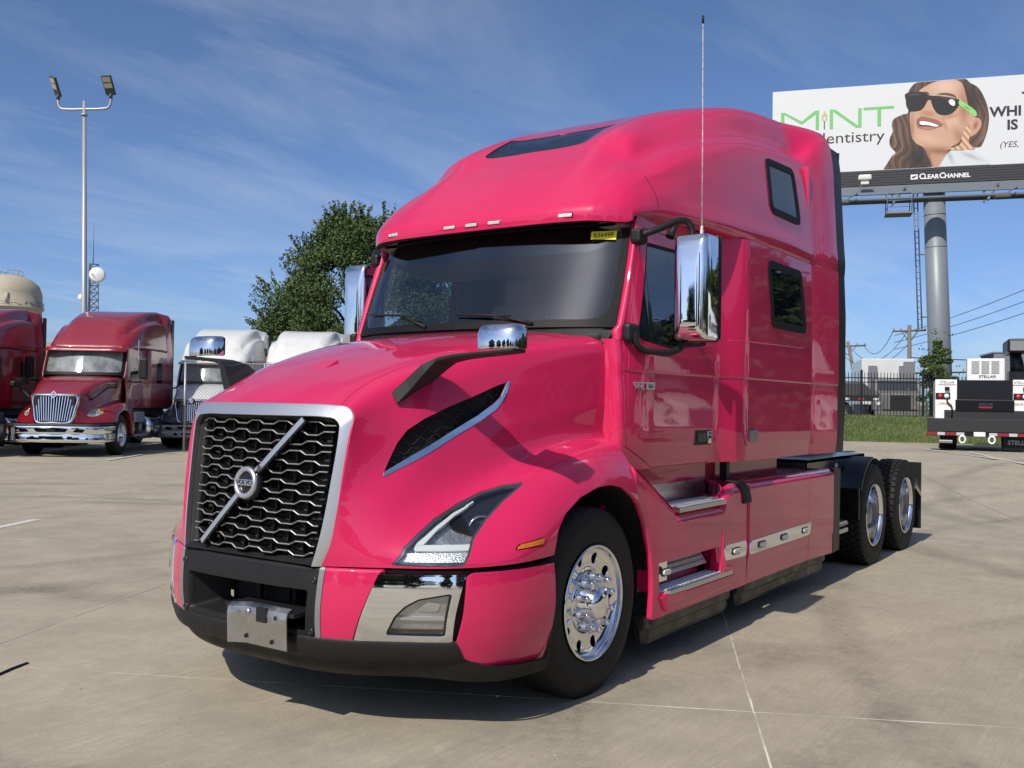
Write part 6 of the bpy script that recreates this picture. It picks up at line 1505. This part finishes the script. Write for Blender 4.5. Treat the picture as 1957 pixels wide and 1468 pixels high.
for z in (9.6, 11.2): MB().tube([(*pt_(z), z), (*pt_(z+.06), z+.06)], .515, 36).build('weld_band', mat('post_band', (.17,.19,.21), .5), bb)
mb = MB(); q = Vector((.85,-.62,0))*0
for s_ in (0, .30):
    A_ = Vector((*pt_(12.3), 12.3))+Vector((.28+.17*0, -.72-s_*.6, 0)); B_ = Vector((*pt_(5.6), 5.6))+Vector((.28, -.72-s_*.6, 0)); mb.tube([A_, B_], .035, 5)
for k in range(23):
    z = 5.8+k*.29; A_ = Vector((*pt_(z), z))+Vector((.28,-.72,0)); mb.tube([A_, A_+Vector((0,-.18,0))], .018, 4)
mb.build('ladder', BSTEEL, bb)
for z in (6.2, 9.3): MB().tube([Vector((*pt_(z), z)), Vector((*pt_(z), z))+Vector((.28,-.78,0))], .04, 5).build('ladder_stay', BSTEEL, bb)
cl = MB(); cl.prism([(-.16,-.12),(.16,-.12),(.16,.12),(-.16,.12)], .062, .066, 'z', BBM @ Matrix.Translation((6.73,-.43,0))); cl.build('owner_emblem', pm('white', (.8,.8,.8)), bb)
cl = MB(); cl.prism([(-.12,-.05),(-.02,-.07),(.12,.03),(.12,.07),(.0,.05),(-.12,0)], .067, .07, 'z', BBM @ Matrix.Translation((6.73,-.43,0))); cl.build('emblem_wave', APR, bb)
text('owner_lettering', 'C', .38, BBM @ Matrix.Translation((6.95,-.43,.066)), pm('white', (.8,.8,.8)), bb, .002, 'LEFT', bold=.008); text('owner_lettering', 'LEAR', .29, BBM @ Matrix.Translation((7.19,-.455,.066)), pm('white', (.8,.8,.8)), bb, .002, 'LEFT', bold=.008)
text('owner_lettering', 'C', .38, BBM @ Matrix.Translation((7.86,-.43,.066)), pm('white', (.8,.8,.8)), bb, .002, 'LEFT', bold=.008); text('owner_lettering', 'HANNEL', .29, BBM @ Matrix.Translation((8.10,-.455,.066)), pm('white', (.8,.8,.8)), bb, .002, 'LEFT', bold=.008)

# ---- black picket fence on the bank ------------------------------------------
BLKM = mat('fence_black', (.014,.016,.02), .45)
Q0 = Vector((-33.33,-6.42,1.20)); Q1 = Vector((-34.67,-4.50,1.23)); qd = (Q1-Q0); qd.z = 0; PL = qd.length; qa = math.atan2(qd.y, qd.x)
pf = thing('picket_fence', 'black steel picket fence along the top of the grass bank', 'fence', Q0, qa)
pk = MB(); pk.box((-.011,-.011,.05), (.011,.011,1.74)); pk.add([(-.011,-.011,1.74),(.011,-.011,1.74),(.011,.011,1.74),(-.011,.011,1.74),(0,0,1.80)], [(0,1,4),(1,2,4),(2,3,4),(3,0,4)])
picket = None; npk = int(round(PL/.126))
for k in range(-1, 5):
    mb = MB(); mb.box((k*PL-.038,-.038,0), (k*PL+.038,.038,1.83)); mb.prism([(k*PL-.045,1.83),(k*PL+.045,1.83),(k*PL,1.87)], -.045, .045, 'y'); mb.build('post', BLKM, pf)
    dz = 0 if k < 1 else -.10
    for z in (.14, 1.40, 1.56):
        mb = MB(); mb.box((k*PL+.038,-.019,z-.02+dz), ((k+1)*PL-.038,.019,z+.02+dz)); mb.build('rail', BLKM, pf)
    for j in range(1, npk):
        if picket is None: picket = pk.build('picket', BLKM, pf); o = picket
        else: o = picket.copy(); col.objects.link(o)
        o.location = (k*PL+j*PL/npk, 0, dz)
# ---- utility poles and wires ---------------------------------------------------
WOOD = mat('pole_wood', (.16,.135,.11), .85, bump=(6,.5,.02)); WIRE = mat('wire_black', (.03,.03,.03), .6)
def upole(label, base, top, arm, ang):
    u_ = thing('utility_pole', label, 'utility pole', base, 0, 'utility poles beyond the fence')
    t_ = Vector(top)-Vector(base); MB().tube([(0,0,0), t_], [.17,.12], 10).build('shaft', WOOD, u_)
    a_ = t_+Vector((0,0,-.35)); d_ = Vector((math.cos(ang), math.sin(ang), .05)); MB().tube([a_-d_*arm, a_+d_*arm], .07, 6).build('cross_arm', WOOD, u_)
    for s_ in (-1, -.55, .55, 1): MB().tube([a_+d_*arm*s_*.95, a_+d_*arm*s_*.95+Vector((0,0,.22))], .05, 6).build('insulator', mat('insulator', (.25,.25,.25), .4), u_)
    MB().tube([a_+d_*arm*.5, a_+Vector((0,0,-.7))], .03, 5).build('brace', WOOD, u_); MB().tube([a_-d_*arm*.5, a_+Vector((0,0,-.7))], .03, 5).build('brace', WOOD, u_)
    return u_, Vector(base)+a_, d_*arm
_, ua, ud = upole('upright wooden utility pole with a cross-arm beside the billboard post', (-60.72,-10.83,0), (-60.57,-10.84,6.95), 1.05, R(125))
u1, la, ld = upole('leaning wooden utility pole beside the black truck-back seal', (-72.6,-16.75,0), (-71.55,-17.80,6.75), 1.35, R(120))
def wirerun(a, b, sag, name='power_line', r_=.022, lab=None):
    pts = [Vector(a).lerp(Vector(b), t)+Vector((0,0,-sag*4*t*(1-t))) for t in np.linspace(0, 1, 22)]
    o = MB().tube(pts, r_, 4).build(name, WIRE); tag(o, lab, 'power line', 'wires strung between the utility poles'); return o
wl_ = ['thin wire sagging from the left arm tip of the upright pole', 'thin wire sagging from the middle of the cross-arm', 'thin wire sagging from the shaft of the upright pole']
for k, (s_, sg) in enumerate(((-1, 1.0), (-.1, 1.5), (.6, 1.9))): wirerun(ua+ud*s_, la+ld*(.9-.8*k), sg, lab=wl_[k])
far = Vector((-58, 22, 0))
for z0, z1, k, lb in ((3.9,6.2,.05,'thick cable running right from the upright pole at mid height'), (4.9,4.9,.03,'lower thin cable passing behind the billboard post'), (3.4,2.9,.05,'lowest dark cable leaving the upright pole to the right')):
    wirerun((-60.6,-10.84,z0), (-62,20,z1), .5, lab=lb, r_=k)
for k, lb in enumerate(('upper one of the faint wires right of the billboard post', 'middle one of the faint wires right of the billboard post', 'lower one of the faint wires right of the billboard post')): wirerun((-70,-14,7.0-.5*k), (-50,6,12.0-.9*k), .6, lab=lb, r_=.02)
wirerun((-60.6,-10.84,4.2), (-52,-12.5,1.4), .25, lab='guy cable slanting left from the upright pole behind the pickets', r_=.05)
# ---- vehicles and sign beyond the fence --------------------------------------
bt = thing('box_truck', 'white box truck with a grey side behind the picket fence', 'truck', (-47.6,-9.3,.9), R(200))
mb = MB(); mb.box((-3.0,-1.2,.9), (3.0,1.2,3.15)); mb.build('box', WHITEP, bt, .03); mb = MB(); mb.box((-3.2,-1.22,.9), (-3.02,-.7,3.0)); mb.build('door_column', GREYP, bt); mb = MB(); mb.box((-3.12,-.9,1.5), (-3.01,-.5,2.8)); mb.build('door_panel', GREYP, bt); mb = MB(); mb.box((-3.12,.5,1.5), (-3.01,.9,2.8)); mb.build('door_panel', GREYP, bt)
mb = MB(); mb.box((-2.9,-1.1,.4), (2.9,1.1,.9)); mb.build('underframe', FRAME, bt); mb = MB(); mb.box((3.02,-1.1,.5), (4.9,1.1,2.4), bevel=.15); mb.build('cab', WHITEP, bt)
for x in (-1.8, 3.9):
    for s_ in (1, -1): lowres_wheel(bt, RW, (x, s_*1.0, .5), s_ < 0)
ot = thing('old_truck', 'old dark grey truck with a square black grille behind the picket fence', 'truck', (-41.6,-7.1,1.0), R(18))
OG = mat('old_grey', (.11,.105,.10), .6, var=(3,.6,(.18,.17,.16)))
mb = MB(); mb.prism([(1.9,.55),(1.9,1.28),(.5,1.42),(.35,1.45),(.35,.55)], -.85, .85, 'y'); mb.build('hood', OG, ot, .05)
mb = MB(); mb.prism([(.35,.5),(.35,1.42),(.15,1.95),(-1.4,2.0),(-1.4,.5)], -.98, .98, 'y'); mb.build('cab', OG, ot, .05)
mb = MB(); mb.box((1.88,-.42,.62), (1.93,.42,1.20)); mb.build('grille', DARK, ot); mesh('windscreen', [(.385,-.85,1.46),(.385,.85,1.46),(.20,.80,1.88),(.20,-.80,1.88)], [(0,1,2,3)], GLASSK, ot)
for s_ in (1, -1):
    mb = MB(); mb.box((1.0,s_*.9-.22,.5), (1.95,s_*.9+.22,.95), bevel=.08); f_ = mb.build('fender', OG, ot); MB().lathe([(0,.10),(.04,.09),(.05,0)], 14, Matrix.Translation((1.95,s_*.9,.8)) @ Matrix.Rotation(R(-90), 4, 'Z')).build('headlight', LAMPW, f_)
mb = MB(); mb.box((1.95,-1.05,.32), (2.1,1.05,.52)); mb.build('bumper', OG, ot)
mb = MB(); mb.box((-5,-1.1,.55), (-1.5,1.1,.75)); mb.build('bed', FRAME, ot)
for x in (1.2,-3.6):
    for s_ in (1, -1): lowres_wheel(ot, RW, (x, s_*.85, .35), s_ < 0)
rt = thing('flatbed_truck', 'dark flatbed truck rear with red and white reflectors behind the fence', 'truck', (-40.6,-9.6,1.0), R(110))
mb = MB(); mb.box((-2.2,-1.2,.95), (2.2,1.2,1.15)); mb.build('bed', FRAME, rt); mb = MB(); mb.prism([(-2.0,1.15),(-1.6,1.75),(1.2,1.75),(1.8,1.15)], -1.0, 1.0, 'y'); mb.build('tarp', mat('tarp_dark', (.05,.045,.05), .8), rt, .05)
for k in range(7):
    mb = MB(); mb.box((-2.2+k*.63,-1.215,.98), (-1.95+k*.63,-1.202,1.08)); mb.build('reflector', mat('reflect_red', (.35,.03,.03), .4) if k % 2 else WHITEP, rt)
for x in (-1.2, .2):
    for s_ in (1, -1): lowres_wheel(rt, RW, (x, s_*.9, .45), s_ < 0)
sg_ = thing('road_sign', 'green road sign far behind the picket fence', 'sign', (-92.0,-16.9,0), R(35))
mb = MB(); mb.box((-.05,-2.6,1.3), (.05,2.6,2.9)); mb.build('plate', mat('sign_green', (.02,.19,.11), .5), sg_)
for s_ in (-1.8, 1.8): MB().tube([(-.1,s_,0),(-.1,s_,2.9)], .08, 6).build('leg', POLEG, sg_)
for k in range(3):
    mb = MB(); mb.box((.055,-2.2+k*.3,1.7+k*.4), (.06,1.4+k*.2,1.78+k*.4)); mb.build('legend_line', WHITEP, sg_)
# ---- service truck seen from behind ----------------------------------------------
SV = thing('service_truck', 'white service truck seen from behind with a black tailgate and crane', 'truck', (-22.73,-.66,.58), R(12.5), scale=.95)
# local: +x points back at the viewer, y to the right in the picture is +y
SVW = mat('service_white', (.76,.77,.77), .35, 0, .4, .05); SVB = mat('service_black', (.006,.007,.010), .4, spec=.3); SVG = mat('bedliner_grey', (.016,.017,.020), .7, bump=(60,.4,.01))
mb = MB(); mb.box((-.45,-1.23,.47), (0,1.23,.83)); mb.build('rear_deck', SVG, SV, .015)
mb = MB(); mb.box((-.02,-1.26,.36), (.012,1.26,.465)); mb.build('rear_sill', SVB, SV)
xx = -1.26
for k, (w_, c_) in enumerate(((.28,'r'),(.19,'w'),(.28,'r'),(.20,'w'),(.24,'k'),(.26,'p'),(.10,'k'),(.20,'w'),(.28,'r'),(.20,'w'),(.29,'r'))):
    if c_ in 'rw':
        mb = MB(); mb.box((.012,xx+.003,.375), (.020,xx+w_-.003,.455)); mb.build('reflective_strip', mat('reflect_dark_red', (.22,.018,.022), .35) if c_ == 'r' else mat('reflect_white', (.45,.46,.46), .35), SV)
    if c_ == 'p':
        mb = MB(); mb.box((.02,xx-.01,.36), (.03,xx+w_+.01,.475)); mb.build('number_plate', SVW, SV)
    xx += w_
for y0, y1 in ((-1.03,-.48), (.90,1.26)):
    mb = MB(); mb.box((-3.2,y0,.80), (-.46,y1,1.90)); tb = mb.build('toolbox', SVW, SV, .012)
    mb = MB(); mb.box((-.47,y0+.01,1.36), (-.44,y0+.38,1.53)); mb.build('lamp_plate', SVB, tb)
    for k, (c_, nm) in enumerate(((mat('tail_red', (.45,.02,.03), .25), 'tail_lamp'), (mat('reverse_white', (.75,.76,.74), .3), 'reverse_lamp'))):
        MB().lathe([(0,.065),(.025,.06),(.03,0)], 18, Matrix.Translation((-.44,y0+.13+k*.16,1.445)) @ Matrix.Rotation(R(-90), 4, 'Z')).build(nm, c_, tb)
    TM = frame_m((-.455,(y0+y1)/2,1.82), (0,1,0), (0,0,1)); text('toolbox_lettering', 'STELLAR', .085, TM @ Matrix.Translation((.02,0,0)), INK, tb, .001, shear=.1, xs=1.1); mb = MB(); mb.box((-.458,(y0+y1)/2-.2,1.75), (-.453,(y0+y1)/2+.24,1.765)); mb.build('lettering_line', mat('reflect_dark_red', (.22,.018,.022), .35), tb)
    mb = MB(); mb.box((-.458,y0+.04,1.20), (-.453,y1-.12,1.28)); mb.build('warning_label', mat('label_cream', (.7,.62,.5), .5), tb); text('label_lettering', 'STELLAR', .06, frame_m((-.452,(y0+y1)/2-.04,1.24), (0,1,0), (0,0,1)), INK, tb, .001)
    mb = MB(); mb.box((-.46,y0+.24,1.60), (-.38,y0+.36,1.70), bevel=.01); wl0 = mb.build('work_lamp', SVB, tb); MB().tube(spline([(-.43,y0+.3,1.36),(-.42,y0+.32,1.25),(-.42,y0+.40,1.18),(-.42,y0+.42,.84)], 12), .022, 6).build('conduit', SVB, tb)
mb = MB(); mb.box((-3.2,-.47,1.34), (-.50,.89,1.89)); mb.build('bed_bulkhead', SVB, SV); mb = MB(); mb.box((-.56,-.52,1.03), (-.40,.93,1.35)); tg = mb.build('tailgate', mat('gate_black', (.003,.0035,.006), .35, spec=.3), SV, .01)
TM = frame_m((-.395,.23,1.19), (0,1,0), (0,0,1)); text('gate_lettering', 'STELLAR', .085, TM @ Matrix.Translation((0,.035,0)), mat('gate_blue', (.06,.07,.2), .4), tg, .001, shear=.15, xs=1.1); mb = MB(); mb.box((-.398,.06,1.12), (-.392,.40,1.17)); mb.build('lettering_band', mat('reflect_dark_red', (.22,.018,.022), .35), tg)
mb = MB(); mb.box((-.44,-.80,.83), (-.42,1.2,1.06)); mb.build('deck_back', SVG, SV)
for y in (-.36,.36):
    MB().tube([(.02+.01*math.cos(a),y+.075*math.cos(a),.27+.095*math.sin(a)) for a in np.linspace(0, 2*math.pi, 16)[:-1]], .024, 8, closed=True).build('tow_shackle', SVW, SV)
mb = MB(); mb.box((-.12,-.94,.16), (.03,-.60,.24)); mb.build('bumper_step', mat('latch_grey', (.26,.26,.26), .4, .5), SV, .01)
mb = MB(); mb.box((-3.4,-.85,.35), (-.3,.85,.80)); mb.build('chassis', FRAME, SV)
for y, nm in ((-.95,0), (.95,0)):
    for dy in (-.14,.14): lowres_wheel(SV, RW, (-.9, (y+dy)*.62-.1 if y < 0 else y+dy, .48), y < 0)
mb = MB(); mb.box((-.32,.66,.0), (-.30,1.2,.40)); fl_ = mb.build('mud_flap', SVB, SV); text('flap_lettering', 'STELLAR', .16, frame_m((-.295,.76,.20), (0,1,0), (0,0,1)), mat('letter_silver', (.4,.4,.4), .4), fl_, .001, 'LEFT', shear=.12, bold=.003)
mb = MB(); mb.box((-3.9,-.10,1.90), (-3.3,.93,2.62)); cb = mb.build('cab', SVW, SV, .04)
for k in range(3):
    mb = MB(); mb.box((-3.305,.02+k*.27,2.17), (-3.285,.23+k*.27,2.55)); mb.build('cab_vent', mat('vent_grey', (.33,.34,.34), .5), cb)
text('cab_lettering', 'STELLAR', .11, frame_m((-3.283,.45,2.08), (0,1,0), (0,0,1)), INK, cb, .002, shear=.12, xs=1.1)
cr = MB(); cr.box((-1.7,.85,1.90), (-1.1,1.25,2.15)); cr.build('crane_base', SVB, SV); cr = MB(); cr.tube([(-1.4,1.1,2.1),(-1.35,1.02,2.7)], [.20,.14], 12); cr.build('crane_column', SVB, SV)
cr = MB(); cr.box((-2.6,.80,2.66), (-.9,1.30,3.05), bevel=.06); cr.build('crane_boom', SVB, SV, .0); cr = MB(); cr.box((-.92,.86,2.72), (-.86,1.2,2.98)); cr.build('boom_end', mat('latch_grey', (.26,.26,.26), .4, .5), SV)
# corrugated trailer behind it
ct = thing('silver_trailer', 'ribbed grey van trailer behind the service truck', 'trailer', (-41.5,1.6,1.5), R(110))
for k in range(10):
    mb = MB(); mb.box((-5.0,-1.27,.95+k*.145), (3.6,1.27,.95+k*.145+.138)); mb.build('side_panel', mat('trailer_silver', (.24,.26,.28), .4, .4), ct)
mb = MB(); mb.box((-5.0,-1.25,.9), (3.6,1.25,2.40)); mb.build('body', mat('trailer_joint', (.10,.11,.12), .5), ct); mb = MB(); mb.box((-5.05,-1.3,2.40), (3.65,1.3,2.46)); mb.build('roof_cap', GREYP, ct)
mb = MB(); mb.box((-4.5,-1.1,.55), (3.2,1.1,.9)); mb.build('underframe', FRAME, ct)
for x in (-3.2, 2.2):
    for s_ in (1, -1): lowres_wheel(ct, RW, (x, s_*1.0, .3), s_ < 0)

# ================================================================ surroundings seen only as reflections in the paint and chrome
RG_ = 'trees around the lot behind the viewer'
rt0 = None; rs = random.Random(9)
spots = [(-36,9),(-33,13.5),(-30,17),(-27,20.5),(-24,23),(-20,25.5),(-16,27.5),(-40,6),(-39,17),(-33,41),(-24,38),(-15,40),(-6,37),(4,41),(13,37),(23,33),(31,26),(37,17),(41,7),(43,-4),(42,-15),(36,-26)]
for k, (x, y) in enumerate(spots):
    if rt0 is None: rt0 = tree('lot_tree', 'dense dark tree standing behind the viewer, seen only as a reflection', (x, y, 0), (33,9.0,4.4,1.4,9000,.30,.03,80), LEAF2, RG_); o = rt0
    else:
        o = rt0.copy(); col.objects.link(o); o.location = (x, y, 0)
        for ch in rt0.children: c = ch.copy(); col.objects.link(c); c.parent = o
    s_ = rs.uniform(.8, 1.25); o.scale = (s_, s_, s_*rs.uniform(.75, 1.05)); o.rotation_euler = (0, 0, rs.random()*6)
parked_truck('white sleeper truck mirrored in the side of the pink cab', WHITEP, 'red', (-12.5,8.6,0), R(-62), TG, 1.0)
parked_truck('white sleeper truck mirrored in the pink sleeper wall', WHITEP, 'red', (-24,12.0,0), R(-66), TG, 1.0)
